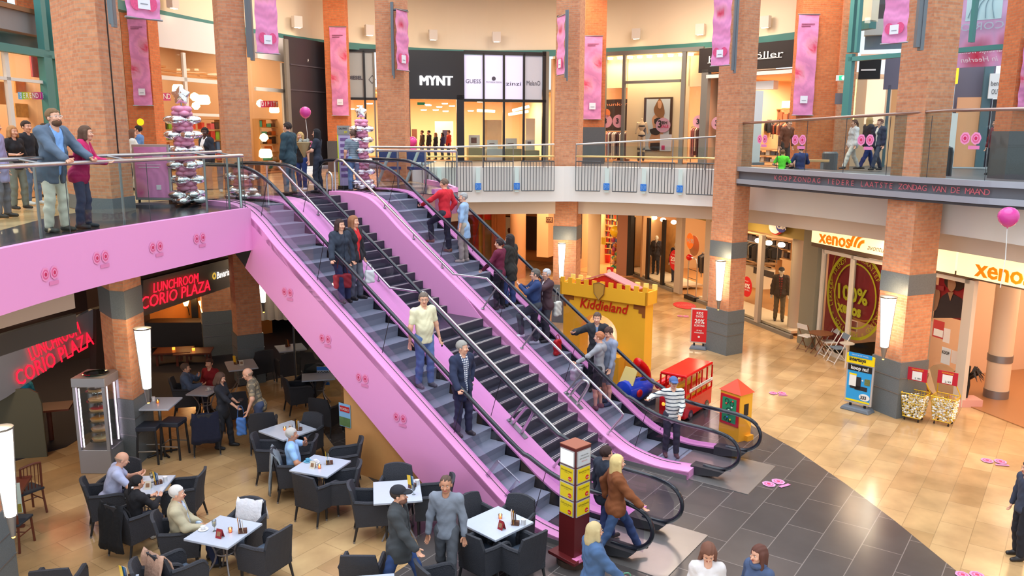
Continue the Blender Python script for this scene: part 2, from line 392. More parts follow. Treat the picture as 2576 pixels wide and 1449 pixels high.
def walllamp(x,y,D):
    p=dep(x,y,D);a=math.atan2(-p[1]+24,-p[0]+.8)
    t=thing('wall_downlight',p,a+math.pi/2,'square uplit lamp box mounted on the cream upper wall','wall lamp','square lamp boxes on the cream wall')
    m=MB();m.box((0,0,0),(.36,.2,.42));m.build('housing',LAMPF,t)
    m=MB();m.box((0,-.03,-.21),(.24,.12,.02));m.build('glow',LAMPE,t)
for x,y,D in((747,55,32.2),(929,76,35),(1089,88,36.6),(1249,93,37.3),(1601,85,35.8),(1762,74,34.2),(1926,55,31.8),(434,3,26)):walllamp(x,y,D)
# ================================================================ escalators and stair
DK=[(5.69,.17),(6.4,.13),(7.03,.24),(7.45,.44),(7.9,.735),(10.0,2.20),(12.54,3.975),(13.05,4.33),(13.58,4.74),(14.05,5.0),(14.6,5.09),(15.35,5.09)]
DKc=cr(DK,5)
def zd(e):return float(np.interp(e,[q[0]for q in DKc],[q[1]for q in DKc]))
HR=[(5.55,.2),(5.15,.22),(4.92,.38),(4.86,.62),(5.0,.84),(5.35,.94),(6.1,.97),(6.6,1.04),(7.1,1.24),(7.6,1.50),(10.3,3.38),(12.6,4.98),(13.1,5.33),(13.5,5.58),(13.95,5.76),(14.4,5.83),(15.7,5.83),(16.05,5.72),(16.2,5.45),(16.1,5.15),(15.7,5.03)]
HRc=cr(HR,5)
def zs(e):
    z=.711*(e-6.89)
    return 0. if z<-.12 else(5.0 if z>5.05 else(max(z,0)+.0 if z<4.95 else 5.0))
def esc(n0,n1,n2,n3,label,tread,outer_bottom,grp):
    """n0..n1 left deck, n1..n2 steps, n2..n3 right deck"""
    t=thing('escalator',P(8.8,(n0+n3)/2,0),YAW,label,'escalator')
    K=dict(parent=t,world=True)
    # decks (top surface with a lip)
    def deck(a,b,th):
        m=MB();pts=[q for q in DKc]
        for i in range(len(pts)-1):
            (e0,z0),(e1,z1)=pts[i],pts[i+1]
            m.add([P(e0,a,z0),P(e1,a,z1),P(e1,b,z1),P(e0,b,z0),P(e0,a,z0-th),P(e1,a,z1-th),P(e1,b,z1-th),P(e0,b,z0-th)],
                  [(0,3,2,1),(4,5,6,7),(0,1,5,4),(2,3,7,6)]+([(0,4,7,3)]if i==0 else[])+([(1,2,6,5)]if i==len(pts)-2 else[]))
        return m
    deck(n0,n1,.15).build('deck',PINK,**K);deck(n2,n3,.15).build('deck',PINK,**K)
    # dark skirt under the inner lips and a truss body
    m=MB()
    for nn in(n1+.012,n2-.012):
        for i in range(len(DKc)-1):
            (e0,z0),(e1,z1)=DKc[i],DKc[i+1]
            lo0,lo1=min(zs(e0)-.4,z0-.2),min(zs(e1)-.4,z1-.2)
            m.add([P(e0,nn,lo0),P(e1,nn,lo1),P(e1,nn,z1-.03),P(e0,nn,z0-.03)],[(0,1,2,3)])
    m.build('skirt',mat('skirt_black',(30,28,36),.35),**K)
    # truss underside
    bot=[(8.85,.0),(13.9,3.7),(14.3,4.2)];m=MB()
    poly=[P(5.7,n0+.03,.0),P(8.85,n0+.03,.0),P(13.95,n0+.03,3.72),P(14.55,n0+.03,4.2),P(14.55,n0+.03,4.7),P(13.9,n0+.03,4.55),P(7.3,n0+.03,.02)]
    m.slabp(poly,N*(n3-n0-.06));m.build('truss',DARKM,**K)
    # outer side panel
    if outer_bottom:
        m=MB();pts=[(e,z)for e,z in DKc if e<=13.77]
        vs=[P(e,n0,z-.02)for e,z in pts]+[P(13.76,n0,4.17)]+[P(14.0,n0,3.78),P(8.84,n0,0.0),P(5.69,n0,0.0)]
        m.slabp(vs[::-1],N*.02);m.build('side_panel',PINK,**K)
        m=MB();m.slabp([P(5.72,n0-.012,0),P(8.6,n0-.012,0),P(8.6,n0-.012,.09),P(5.72,n0-.012,.09)],-N*.01);m.build('kick_plate',STEELM,**K)
    # steps
    st=MB();k=0;e=7.24-.325*4;first=None
    pr=[(0,0),(.012,-.05),(.03,-.12),(.03,-.26)]
    base=MB();w=n2-n1-.06
    base.add([A(0,0,0),A(.36,0,0),A(.36,w,0),A(0,w,0)],[(0,1,2,3)])
    for i in range(3):
        (a,b),(c,d)=pr[i],pr[i+1];base.add([A(a,0,b),A(a,w,b),A(c,w,d),A(c,0,d)],[(0,1,2,3)])
    base.add([A(0,0,0),A(.36,0,0),A(.36,0,-.26),A(.03,0,-.26)],[(3,2,1,0)]);base.add([A(0,w,0),A(.36,w,0),A(.36,w,-.26),A(.03,w,-.26)],[(0,1,2,3)])
    for kk in range(28):
        e=7.24+.325*(kk-4)
        if e>14.9:break
        z=zs(e)
        org=P(e,n1+.03,z+.012)
        if first is None:
            first=base.build('step',tread,t);s=first
        else:
            s=first.copy();C.objects.link(s)
        s.parent=t
        lp=t.matrix_basis.inverted()@Vector(org)
        s.location=lp;s.rotation_euler=(0,0,math.pi/2)
        s.scale=(1,-1,1)
    # comb + landing plates
    plate=mat('landing_plate',(168,164,162),.3,.75,noise=.1,nscale=3)
    m=MB();m.slabp([P(4.53,n0+.02,.008),P(6.2,n0+.02,.008),P(6.2,n3-.1,.008),P(4.53,n3-.1,.008)],A(0,0,.01));m.build('floor_plate',plate,**K)
    m=MB();m.slabp([P(14.85,n1+.02,5.005),P(16.2,n1+.02,5.005),P(16.2,n2-.02,5.005),P(14.85,n2-.02,5.005)],A(0,0,.008));m.build('floor_plate',plate,**K)
    # newel bases, glass, handrails
    for nn,sgn in((n1-.04,-1),(n2+.19 if n3-n2>.4 else n2+.1,1)):
        m=MB()
        for(ea,eb,za,zb)in((5.15,5.75,.02,.165),):
            m.slabp([P(5.76,nn-.13,.0),P(5.2,nn-.13,.10),P(5.1,nn-.13,.20),P(5.76,nn-.13,.20)],N*.26)
        m.build('newel_base',DARKM,**K);m=MB()
        m.slabp([P(15.3,nn-.1,5.0),P(15.9,nn-.1,5.0),P(15.85,nn-.1,5.09),P(15.3,nn-.1,5.1)],N*.2)
        m.build('newel_base',DARKM,**K)
        gl=MB();top=[(e,z-.03)for e,z in HRc];top=[q for q in top]
        es=np.linspace(5.0,16.05,70)
        # upper edge function
        he=[q for q in HRc if q[1]>.9 and q[1]<5.84 and not(q[0]>15.75)]
        def zt(e):
            if e<5.35:return .94-.5*((5.35-e)/.42)**2*.9
            if e>15.7:return 5.83-.4*((e-15.7)/.42)**2*.9
            return float(np.interp(e,[q[0]for q in he],[q[1]for q in he]))
        def zb(e):
            if e<5.69:return .2
            if e>15.35:return 5.05
            return zd(e)-.005
        for a,b in zip(es[:-1],es[1:]):
            gl.add([P(a,nn,zb(a)),P(b,nn,zb(b)),P(b,nn,zt(b)-.02),P(a,nn,zt(a)-.02)],[(0,1,2,3)])
        gl.build('glass_balustrade',GLASSP,**K)
        for q in(6.9,8.6,10.3,12.0,13.6):jt=MB();jt.tube([P(q+.12,nn,zb(q+.12)),P(q-.12,nn,zt(q-.12)-.02)],.006,4);jt.build('glass_joint',BLACK,**K)
        h=MB();h.tube([P(e,nn,z)for e,z in HRc],.036,8);h.build('handrail',RUBBER,smooth=True,**K)
        h=MB();h.tube([P(e,nn,z-.035)for e,z in HRc[3:-3]],.014,6);h.build('rail_guide',STEELM,smooth=True,**K)
    for nn in(n1-.115,):
        m=MB();m.tube([P(e,nn,z+.004)for e,z in DKc[2:]],.008,4);m.build('glass_seal',BLACK,**K)
    return t
TREAD=mat('step_aluminium',(150,160,172),.4,.25)
ntt=TREAD.node_tree;wv=ntt.nodes.new('ShaderNodeTexWave');wv.bands_direction='Y';wv.inputs['Scale'].default_value=28
tcc=ntt.nodes.new('ShaderNodeTexCoord');ntt.links.new(tcc.outputs['Object'],wv.inputs['Vector'])
bpp=ntt.nodes.new('ShaderNodeBump');bpp.inputs['Strength'].default_value=.35;bpp.inputs['Distance'].default_value=.01
ntt.links.new(wv.outputs['Fac'],bpp.inputs['Height']);ntt.links.new(bpp.outputs[0],ntt.nodes['Principled BSDF'].inputs['Normal'])
ESC_L=esc(10.33,10.62,11.48,12.12,'pink clad escalator beside the lunchroom tables, four people riding down',TREAD,True,'escalators')
ESC_R=esc(13.90,14.33,15.38,15.62,'pink clad escalator beside the toy castle, crowded with people riding up',TREAD,True,'escalators')
# stair between the two
t=thing('staircase',P(11,13,0),YAW,'dark two flight staircase running between the two pink escalators','staircase')
K=dict(parent=t,world=True)
STRD=mat('stair_rubber',(52,54,64),.32);STRN=mat('stair_nosing',(186,178,176),.4,.3)
m=MB();nz_=MB();a0,a1=12.1,13.93
for k in range(15):
    e=10.59-.244*k;z=2.5-.1667*k
    if k:m.slabp([P(e-.0,a0,z-.45 if z>.5 else 0),P(e+.26,a0,z-.45 if z>.5 else 0),P(e+.26,a0,z),P(e,a0,z)],N*(a1-a0))
    for q in(.02,.065):nz_.slabp([P(e+q,a0,z+.002),P(e+q+.025,a0,z+.002),P(e+q+.025,a0,z+.008),P(e+q,a0,z+.008)],N*(a1-a0-.02))
for k in range(1,16):
    e=11.6+.238*(k-1);z=2.5+.1667*k
    m.slabp([P(e,a0,z-.45),P(e+.25,a0,z-.45),P(e+.25,a0,z),P(e,a0,z)],N*(a1-a0))
    for q in(.02,.065):nz_.slabp([P(e+q,a0,z+.002),P(e+q+.025,a0,z+.002),P(e+q+.025,a0,z+.008),P(e+q,a0,z+.008)],N*(a1-a0-.02))
m.build('flight',STRD,**K);nz_.build('nosing_strip',STRN,**K)
m=MB();m.slabp([P(10.59,a0,2.1),P(11.62,a0,2.1),P(11.62,a0,2.5),P(10.59,a0,2.5)],N*(a1-a0));m.build('landing',STRD,**K)
m=MB();m.slabp([P(6.6,13.94,0),P(10.7,13.94,0),P(10.7,13.94,2.5),P(7.2,13.94,.2),P(6.6,13.94,.05)],N*.04)
m.slabp([P(10.7,13.94,1.6),P(12,13.94,2.4),P(15.2,13.94,4.7),P(14.9,13.94,4.85),P(11.6,13.94,2.5),P(10.7,13.94,2.5)],N*.02)
m.build('stringer',mat('stringer_beige',(196,160,128),.6),**K)
# raised pink face on the stair side of the upper flight
m=MB();tp=[(e,z)for e,z in DKc if e>=10.6]
m.slabp([P(e,13.885,z-.01)for e,z in tp]+[P(15.35,13.885,4.9),P(14.99,13.885,4.88),P(11.57,13.885,2.47),P(10.59,13.885,2.47)],N*.02)
m.build('side_panel',PINK,parent=ESC_R,world=True)
# silver stair rails with posts
def srail(nn,tall,label,endz):
    t=thing('stair_handrail',P(10,nn,zd(10)),YAW,label,'handrail');K=dict(parent=t,world=True)
    path=[P(15.25,nn,5.09),P(15.25,nn,5.80),P(15.15,nn,5.86),P(14.95,nn,5.84),P(11.52,nn,3.38),P(10.58,nn,3.39),P(7.26,nn,1.06),P(7.17,nn,.98),P(7.2,nn,.9),P(7.52,nn,zd(7.52))]
    m=MB();m.tube(path,.026,8);m.build('rail',STEEL,smooth=True,**K)
    for e,up in((13.6,.2),(12.7,.2),(11.85,.2)):
        zz=3.38+(e-11.52)*.717
        m=MB();m.tube([P(e,nn,zz),P(e,nn,zz-.12),P(e,nn+.0,zd(e))],.012,6);m.ball(P(e,nn,zd(e)+.01),(.04,.04,.015));m.build('bracket',STEELM,**K)
    for e in(8.52,9.65,10.7):
        m=MB();e2=e-.38;zz=1.06+(e2-7.26)*.702
        m.tube([P(e2,nn,zz),P(e,nn,zd(e))],.017,6);m.ball(P(e,nn,zd(e)+.01),(.05,.05,.015));m.build('post',STEELM,**K)
    h=MB();h.tube(cr([P(8.44,nn,zd(8.44)),P(8.2,nn,1.42),P(8.08,nn,1.52),P(7.98,nn,1.44),P(8.24,nn,zd(8.24))],5),.033,8);h.build('guard_hoop',STEEL,smooth=True,**K)
    h=MB();h.slabp([P(8.12,nn-.06,zd(8.12)+.005),P(8.54,nn-.06,zd(8.54)+.005),P(8.54,nn+.06,zd(8.54)+.005),P(8.12,nn+.06,zd(8.12)+.005)],A(0,0,.01));h.build('foot_plate',STEELM,**K)
    h=MB();h.tube(cr([P(15.55,nn,5.0),P(15.55,nn,5.45),P(15.47,nn,5.54),P(15.36,nn,5.45),P(15.36,nn,5.09)],5),.026,8);h.build('guard_hoop',STEEL,smooth=True,**K)
srail(11.98,True,'silver handrail on the deck between the lunchroom escalator and stairs',0)
srail(14.02,True,'silver handrail on the deck between the stairs and the crowded escalator',0)
# clear acrylic guard on the deck
t=thing('acrylic_guard',P(7.9,10.5,zd(7.9)),YAW,'clear acrylic bracket clipped on the pink escalator deck','guard')
AC=glass('acrylic',(240,236,244),.12)
for e in(7.9,7.5):
    m=MB();m.slabp([P(e-.03,10.45,zd(e)),P(e+.05,10.45,zd(e)),P(e-.18+.05,10.56,zd(e)+.3),P(e-.18-.03,10.56,zd(e)+.3)],N*.02);m.build('arm',AC,t,world=True)
m=MB();m.slabp([P(7.3,10.56,zd(7.5)+.30),P(7.76,10.56,zd(7.9)+.30),P(7.76,10.56,zd(7.9)+.27),P(7.3,10.56,zd(7.5)+.27)],N*.02);m.build('bar',AC,t,world=True)
# ================================================================ shops and facades
WARM=(1,.80,.58)
def room(fp,s0,s1,depth,z0,z1,wall,floor=None,ceil=None,power=200,lights=2,col=WARM,n='back'):
    b=[fp.pt(s0,0,-.12),fp.pt(s1,0,-.12),fp.pt(s1,0,-depth),fp.pt(s0,0,-depth)]
    pl=[(q[0],q[1])for q in b]
    m=MB();m.ribbon([pl[0],pl[3]],z0,z1,.08);m.ribbon([pl[3],pl[2]],z0,z1,.08);m.ribbon([pl[2],pl[1]],z0,z1,.08);struct(m,'wall_'+n,wall)
    m=MB();m.prism(pl,z0+.0,z0+.02);struct(m,'floor',floor or wall)
    m=MB();m.prism(pl,z1,z1+.1);struct(m,'ceiling',ceil or wall)
    for i in range(lights):
        q=fp.pt(s0+(s1-s0)*(i+.5)/lights,z1-.12,-depth*.5)
        area(q,min((s1-s0)/lights,depth)*.6,power/lights,col)
def downs(fp,pts,off=-1.5,r=.09,e=14):
    for x,y in pts:
        q=fp.atb(x,y,off)
        m=MB();m.lathe([(r,0),(r*1.1,.06),(r*.8,.09)],q,10)
        m.build('spotlight',mat('spot_glow',(255,232,190),.5,emit=e),label='small bright ceiling spotlight inside the shop windows',cat='spotlight',group='spotlights in the shop windows')
MULL=mat('mullion_grey',(120,116,108),.5);MULW=mat('mullion_white',(228,224,216),.5);MULB=mat('mullion_black',(26,26,28),.4)
def mulls(fp,lst,m_,name='window_frame',label=None,cat=None,off=0.,t=.08):
    mb=MB()
    for a in lst:fp.box(mb,*a,t=t,off=off)
    return struct(mb,name,m_)
wn=[0]
def pane(fp,x0,y0,x1,y1,g=WGLASS,off=.02):
    wn[0]+=1;mb=MB();a,b,c,d=fp.px(x0,y0,x1,y1);s=[fp.pt(a,b,off),fp.pt(c,b,off),fp.pt(c,d,off),fp.pt(a,d,off)]
    mb.add(s,[(0,1,2,3)]);return struct(mb,'window_%d'%wn[0],g)
def panel(fp,x0,y0,x1,y1,m_,name,label=None,cat=None,t=.04,off=0.,kind=None,group=None,parent=None):
    fp,off=bk(fp,off)
    mb=MB();fp.box(mb,x0,y0,x1,y1,t,off);return mb.build(name,m_,parent,world=parent is not None,label=label,cat=cat,kind=kind,group=group)
def ftext(fp,s,x,y,h_px,m_,off=.06,name='lettering',shear=0.,bold=0.,width_px=None,**kw):
    fp,off=bk(fp,off)
    p=fp.at(x,y)+fp.n*off;D=(p-CAM)@CW;k=D/F
    w=None
    if width_px:
        w=abs(fp.sz(x+width_px/2,y)[0]-fp.sz(x-width_px/2,y)[0])
    return text(name,s,p,fp.u,(0,0,1),h_px*k,m_,shear=shear,bold=bold,width=w,**kw)
# back pillars with hung banners -------------------------------------------------
ROSE=None
def rosemat(name,base,hi,deep,centers,tl=.22):
    """pink rose print: rings around centres given in the sheet's own 0..1 coordinates"""
    if name in _M:return _M[name]
    m=mat(name,base,.6);nt=m.node_tree;b=nt.nodes['Principled BSDF'];tc=nt.nodes.new('ShaderNodeTexCoord')
    nz=nt.nodes.new('ShaderNodeTexNoise');nz.inputs['Scale'].default_value=3.2;nt.links.new(tc.outputs['Generated'],nz.inputs['Vector'])
    cur=None
    for(cx,cz,rad,asp)in centers:
        mp=nt.nodes.new('ShaderNodeMapping');mp.inputs['Location'].default_value=(-cx/rad,0,-cz*asp/rad);mp.inputs['Scale'].default_value=(1/rad,0,asp/rad)
        nt.links.new(tc.outputs['Generated'],mp.inputs['Vector'])
        ad=nt.nodes.new('ShaderNodeVectorMath');ad.operation='MULTIPLY_ADD';nt.links.new(nz.outputs['Color'],ad.inputs[0]);ad.inputs[1].default_value=(.9,.0,.9);nt.links.new(mp.outputs[0],ad.inputs[2])
        sb=nt.nodes.new('ShaderNodeVectorMath');sb.operation='SUBTRACT';nt.links.new(ad.outputs[0],sb.inputs[0]);sb.inputs[1].default_value=(.45,0,.45)
        ln=nt.nodes.new('ShaderNodeVectorMath');ln.operation='LENGTH';nt.links.new(sb.outputs[0],ln.inputs[0])
        if cur is None:cur=ln.outputs['Value']
        else:
            mn=nt.nodes.new('ShaderNodeMath');mn.operation='MINIMUM';nt.links.new(cur,mn.inputs[0]);nt.links.new(ln.outputs['Value'],mn.inputs[1]);cur=mn.outputs[0]
    sn=nt.nodes.new('ShaderNodeMath');sn.operation='SINE';ml=nt.nodes.new('ShaderNodeMath');ml.operation='MULTIPLY';ml.inputs[1].default_value=10
    nt.links.new(cur,ml.inputs[0]);nt.links.new(ml.outputs[0],sn.inputs[0])
    cr_=nt.nodes.new('ShaderNodeValToRGB');nt.links.new(cur,cr_.inputs[0]);el=cr_.color_ramp.elements
    el[0].position=0;el[0].color=lin(deep);el[1].position=1.0;el[1].color=lin(base);e=el.new(.5);e.color=lin(hi);e=el.new(.22);e.color=lin(tuple(int(a*.55+b*.45)for a,b in zip(deep,hi)))
    mx=nt.nodes.new('ShaderNodeMix');mx.data_type='RGBA';mx.blend_type='MULTIPLY'
    fm=nt.nodes.new('ShaderNodeMapRange');fm.inputs[1].default_value=-1;fm.inputs[2].default_value=1;fm.inputs[3].default_value=.9;fm.inputs[4].default_value=1.06
    nt.links.new(sn.outputs[0],fm.inputs[0]);mx.inputs[0].default_value=.9;nt.links.new(cr_.outputs[0],mx.inputs[6]);nt.links.new(fm.outputs[0],mx.inputs[7])
    nt.links.new(mx.outputs[2],b.inputs['Base Color'])
    tr=nt.nodes.new('ShaderNodeBsdfTranslucent');nt.links.new(mx.outputs[2],tr.inputs[0]);ms=nt.nodes.new('ShaderNodeMixShader');ms.inputs[0].default_value=tl
    nt.links.new(b.outputs[0],ms.inputs[1]);nt.links.new(tr.outputs[0],ms.inputs[2]);nt.links.new(ms.outputs[0],nt.nodes['Material Output'].inputs[0]);return m
def bannermat(k,deep=(206,50,80),base=(236,150,202)):
    return rosemat('banner_rose_%d'%k,base,(240,160,190),deep,[(.85,.68,.62,4.6),(.08,.42,.62,4.6)]if k%2==0 else[(.4,.76,.55,3.4)])
LOGOM=mat('logo_white',(232,232,240),.6)
def hung_banner(fp,x0,y0,x1,y1,label,k=0,off=.25,skew=0.):
    a,b,c,d=fp.px(x0,y0,x1,y1);t=thing('rose_banner',fp.pt((a+c)/2,b,off),0,label,'banner')
    m=MB();nx,nzz=6,24;w,h=c-a,d-b
    g=[]
    for j in range(nzz+1):
        for i in range(nx+1):
            g.append(fp.pt(a+w*i/nx,b+h*j/nzz,off+.02*math.sin(j*.9+i*.5)))
    m.add(g,[(j*(nx+1)+i,j*(nx+1)+i+1,(j+1)*(nx+1)+i+1,(j+1)*(nx+1)+i)for j in range(nzz)for i in range(nx)])
    m.build('cloth',bannermat(k),t,world=True,smooth=True)
    m=MB();lw=w*.36;fp.rect(m,(a+c)/2-lw/2,b+h*.12,(a+c)/2+lw/2,b+h*.12+lw,.01,off+.03);m.build('logo',LOGOM,t,world=True)
    m=MB();fp.rect(m,(a+c)/2-lw*.3,b+h*.12+lw*.35,(a+c)/2+lw*.3,b+h*.12+lw*.42,.003,off+.043);m.build('logo_line',mat('logo_grey',(150,150,160)),t,world=True)
    for z in(b,d):m=MB();m.tube([fp.pt(a-.03,z,off),fp.pt(c+.03,z,off)],.018,6);m.build('rod',STEELM,t,world=True)
    if k%2==0:
        m=MB();fp.rect(m,a+w*.15,d-h*.10,a+w*.8,d-h*.092,.004,off+.03);fp.rect(m,a+w*.15,d-h*.12,a+w*.6,d-h*.112,.004,off+.03);m.build('caption',mat('caption',(130,60,90)),t,world=True)
    return t
def backpillar(x0,x1,D,label,ydado=None,split=None,z0=5.,brick=BRICKO):
    a=dep(x0,330,D);b=dep(x1,330,D)
    w=np.linalg.norm(b-a);ang=math.atan2(b[1]-a[1],b[0]-a[0]);c=(a+b)/2
    t=thing('brick_pillar',(c[0],c[1]+.35,z0),ang,label,'pillar','brick pillars against the shopfronts','structure')
    m=MB();m.box((0,0,3.8),(w,.7,7.6));m.build('shaft',brick,t)
    if ydado:
        zt=dep(x0,ydado,D)[2]-z0;g=MB();g.box((0,0,zt/2),(w+.06,.76,zt));g.build('granite',GRANITED,t)
    return FP(a[:2],b[:2])
f=backpillar(326,392,24.5,'orange brick pillar with a rose banner behind the pink floor poster',372);hung_banner(f,333,48,379,266,'rose banner hung above the pink free-standing poster frame',0,.1)
f=backpillar(824,876,32.5,'orange brick pillar between the black hoarding and the frosted panes',355);hung_banner(f,834,68,875,291,'rose banner hung above the balloon column at the escalator head',0,.1)
f=backpillar(1468,1520,33.5,'orange brick pillar beside the lingerie shop window',320);hung_banner(f,1469,91,1513,300,'rose banner hung beside the lingerie shop window',0,.1)
f=backpillar(2000,2100,28.5,'wide orange brick pillar beside the green exit sign');hung_banner(f,1999,37,2050,290,'rose banner hung above the sitting child in green',0,.1)
backpillar(2100,2143,28.4,'tan brick pilaster carrying the green exit sign',brick=BRICK)
f=backpillar(2541,2640,20.5,'orange brick pillar at the edge of the picture above the curved balcony',330);hung_banner(f,2562,95,2610,275,'rose banner cut off by the edge of the picture',0,.1)
f=backpillar(-60,20,26,'orange brick pier far behind the teal glazing')
# projecting banners on the ring pillars --------------------------------------
def flag(x0,y0,x1,y1,D,label,k=1,skew=0.,bx0=None,bx1=None,by0=-20,by1=None,bD=None,arm=True):
    """banner between pixels, slightly turned; bx: steel channel beside it"""
    a=dep(x0,(y0+y1)/2,D);b=dep(x1,(y0+y1)/2,D+skew);fp=FP(a[:2],b[:2])
    t=hung_banner(fp,x0,y0,x1,y1,label,k,0.)
    s0,z0,s1,z1=fp.px(x0,y0,x1,y1)
    m=MB();q=(s0+s1)/2;w=s1-s0;r=w*.17
    for dx in(-.22,.22):
        vs=[fp.pt(q+dx*w+r*math.cos(2*math.pi*i/14),z0+(z1-z0)*.2+r*1.25*math.sin(2*math.pi*i/14),.03)for i in range(14)]
        m.slabp(vs,fp.n*.006)
    m.build('rose_pair',mat('rose_deep',(222,80,130),.6,noise=.25,nscale=30),t,world=True)
    if bx0 is not None:
        fp2=FP(dep(bx0,50,bD or D)[:2],dep(bx1,50,bD or D)[:2]);m=MB();fp2.box(m,bx0,by0,bx1,by1,.12,0);fp2.box(m,bx0+(bx1-bx0)*.55,by0,bx1,by1+8,.14,0)
        m.build('steel_channel',mat('channel_grey',(112,122,128),.45,.3),t,world=True)
        if arm:
            m=MB();m.tube([fp2.pt(0,z1+.03,.06),fp.pt(s1 if abs(x1-bx0)>abs(x0-bx0)else s0,z1+.03,0)],.03,6);m.build('arm',DARKM,t,world=True)
    return t
flag(311,-150,397,46,14.6,'rose banner projecting from the thick pillar near the bearded man',1,.5,278,292,-20,62,15.2)
flag(641,-60,697,134,20.3,'rose banner projecting from the pillar behind the girl in white',1,.4,621,637,-20,145,20.8)
flag(997,26,1027,177,25.3,'narrow rose banner projecting left of the lit white shop name',1,.6,985,992,6,190,25.8)
flag(1402,40,1420,188,27.0,'slim rose banner seen nearly edge-on above the castle arch pillar',1,-.7,1421,1429,26,196,27.5)
flag(1793,-10,1838,165,23.0,'rose banner projecting from the pillar above the red discount sign',1,-.4,1843,1853,-20,177,23.4)
flag(2226,-80,2288,108,17.6,'rose banner projecting from the pillar above the curved glass balcony',1,-.4,2303,2322,-20,120,17.9)
# ---- A: gift shop (left) --------------------------------------------------------
SHOPW=mat('shop_wall_warm',(232,190,150),.8);SHOPO=mat('shop_wall_orange',(214,172,134),.8);WOODC=mat('shop_ceiling_brown',(150,104,70),.8);WOODFL=mat('wood_floor',(170,120,80),.5)
fa=FP(U[2],U[4])
room(fa,-1.5,7.1,5.5,5.0,10.0,SHOPO,WOODFL,WOODC,260,2)
panel(fa,372,50,562,128,mat('bulkhead_white',(226,222,220),.7),'wall_bulkhead',kind='structure',t=.12)
panel(fa,640,92,722,152,_M['bulkhead_white'],'wall_bulkhead',kind='structure',t=.12)
mulls(fa,[(372,196,572,206),(640,222,722,231),(465,134,472,440),(711,160,722,440),(472,286,572,293)],MULW)
pane(fa,372,132,722,440)
m=MB()
for i,(x0,y0,x1,y1)in enumerate(((378,150,560,156),(380,168,700,173),(400,176,640,180),(640,190,700,194))):fa.box(m,x0,y0,x1,y1,.12,-2.5)
struct(m,'beam_inside',mat('beam_tan',(214,150,96),.7))
cols=[(240,150,30),(150,200,60),(230,90,110),(90,140,200),(240,220,200),(60,40,40),(220,60,50),(250,180,120)]
def goods(fp,x0,y0,x1,y1,nx,ny,off,label,name='shop_goods',seed=1,pal=cols,fill=.75,dpt=.3,shelf=True,cat='shelf',frame=None):
    fp,off=bk(fp,off)
    rnd=random.Random(seed);a,b,c,d=fp.px(x0,y0,x1,y1);w=(c-a)/nx;h=(d-b)/ny
    t=thing(name,fp.pt((a+c)/2,b,off),0,label,cat)
    if shelf:
        m=MB()
        for j in range(ny+1):fp.rect(m,a,b+h*j-.015,c,b+h*j+.015,dpt,off-dpt)
        fp.rect(m,a-.02,b,a+.02,d,dpt,off-dpt);fp.rect(m,c-.02,b,c+.02,d,dpt,off-dpt)
        m.build('shelf_frame',frame or mat('shelf_wood',(196,148,96),.6),t,world=True)
    mats=[mat('goods_%d_%d_%d'%q,q,.55)for q in pal]
    m=MB()
    for j in range(ny):
        for i in range(nx):
            if rnd.random()>fill+.15:continue
            hh=h*rnd.uniform(.45,.9);ww=w*rnd.uniform(.6,.95)
            fp.rect(m,a+w*i+(w-ww)/2,b+h*j+.02,a+w*i+(w+ww)/2,b+h*j+hh,dpt*.6,off-dpt*.9,mi=rnd.randrange(len(mats)))
    o=m.build('goods',mats,t,world=True);o['kind']='stuff';return t
goods(fa,380,300,455,432,6,5,-1.4,'crowded shelf of gifts behind the silver and pink balloon column',seed=2)
goods(fa,476,300,560,432,7,5,-2.0,'lit shelf of gifts behind the woman in the dark blazer',seed=3)
goods(fa,655,300,712,425,5,6,-1.0,'tall rack of bags and lamps beside the black hoarding',seed=4,pal=[(60,40,36),(230,120,40),(220,200,180),(120,80,60),(90,200,180)])
lampm=mat('lampshade_glow',(255,214,150),.6,emit=3.5)
for(x,y,r,o_,l)in((510,250,.26,-1.6,'large glowing drum lampshade in the gift shop window'),(490,246,.17,-2.2,'small glowing globe lamp beside the drum lampshade'),(448,222,.2,-1.2,'glowing lampshade above the star balloon'),(493,268,.15,-1.7,'lowest glowing globe lamp in the gift shop'),(668,385,.26,-.6,'big glowing orange globe lamp near the shop floor'),(664,348,.17,-.6,'small glowing globe stacked above the big orange one'),(690,275,.2,-.7,'glowing lampshade on the bag rack'),(655,262,.16,-1.1,'glowing hanging shade under the shop lettering')):
    q=fa.atb(x,y,o_);m=MB();m.lathe([(r*.75,0),(r,r*.25),(r*.9,r),(r*.7,r*1.3)]if r>.18 else[(r*.4,0),(r,r*.7),(r*.8,r*1.4),(r*.2,r*1.8)],q-A(0,0,r*.7),14)
    m.build('lampshade',lampm,smooth=True,label=l,cat='lamp')
for s_,x,y,w_,nm in(('SERENDIPITY',0,0,0,0),):
    stc=[(150,200,60),(150,200,60),(200,190,60),(240,150,60),(200,60,120),(200,60,120),(190,40,60),(200,40,60),(200,40,80),(200,60,60),(220,110,60)]
def strip(fp,x0,x1,y0,y1,s,colors,label):
    t=thing('window_lettering',fp.at((x0+x1)/2,y1)+fp.n*.04,0,label,'sign');n=len(s);w=(x1-x0)/n
    for i,ch in enumerate(s):
        xa=x0+i*w;yy=(y1-y0)
        m=MB();fp.box(m,xa,y0,xa+w+.5,y1,.01,.03);m.build('tile',mat('tile_%d_%d_%d'%colors[i],colors[i]),t,world=True)
        ftext(fp,ch,xa+w/2,(y0+y1)/2,yy*.72,WHITE,off=.05,parent=t,name='letter')
strip(fa,379,426,234,253,'EREND',stc[1:6],'multicoloured lettering strip on the gift shop glass beside the star balloon')
strip(fa,654,697,254,270,'DIPITY',stc[5:],'red lettering strip on the gift shop glass above the bag rack')
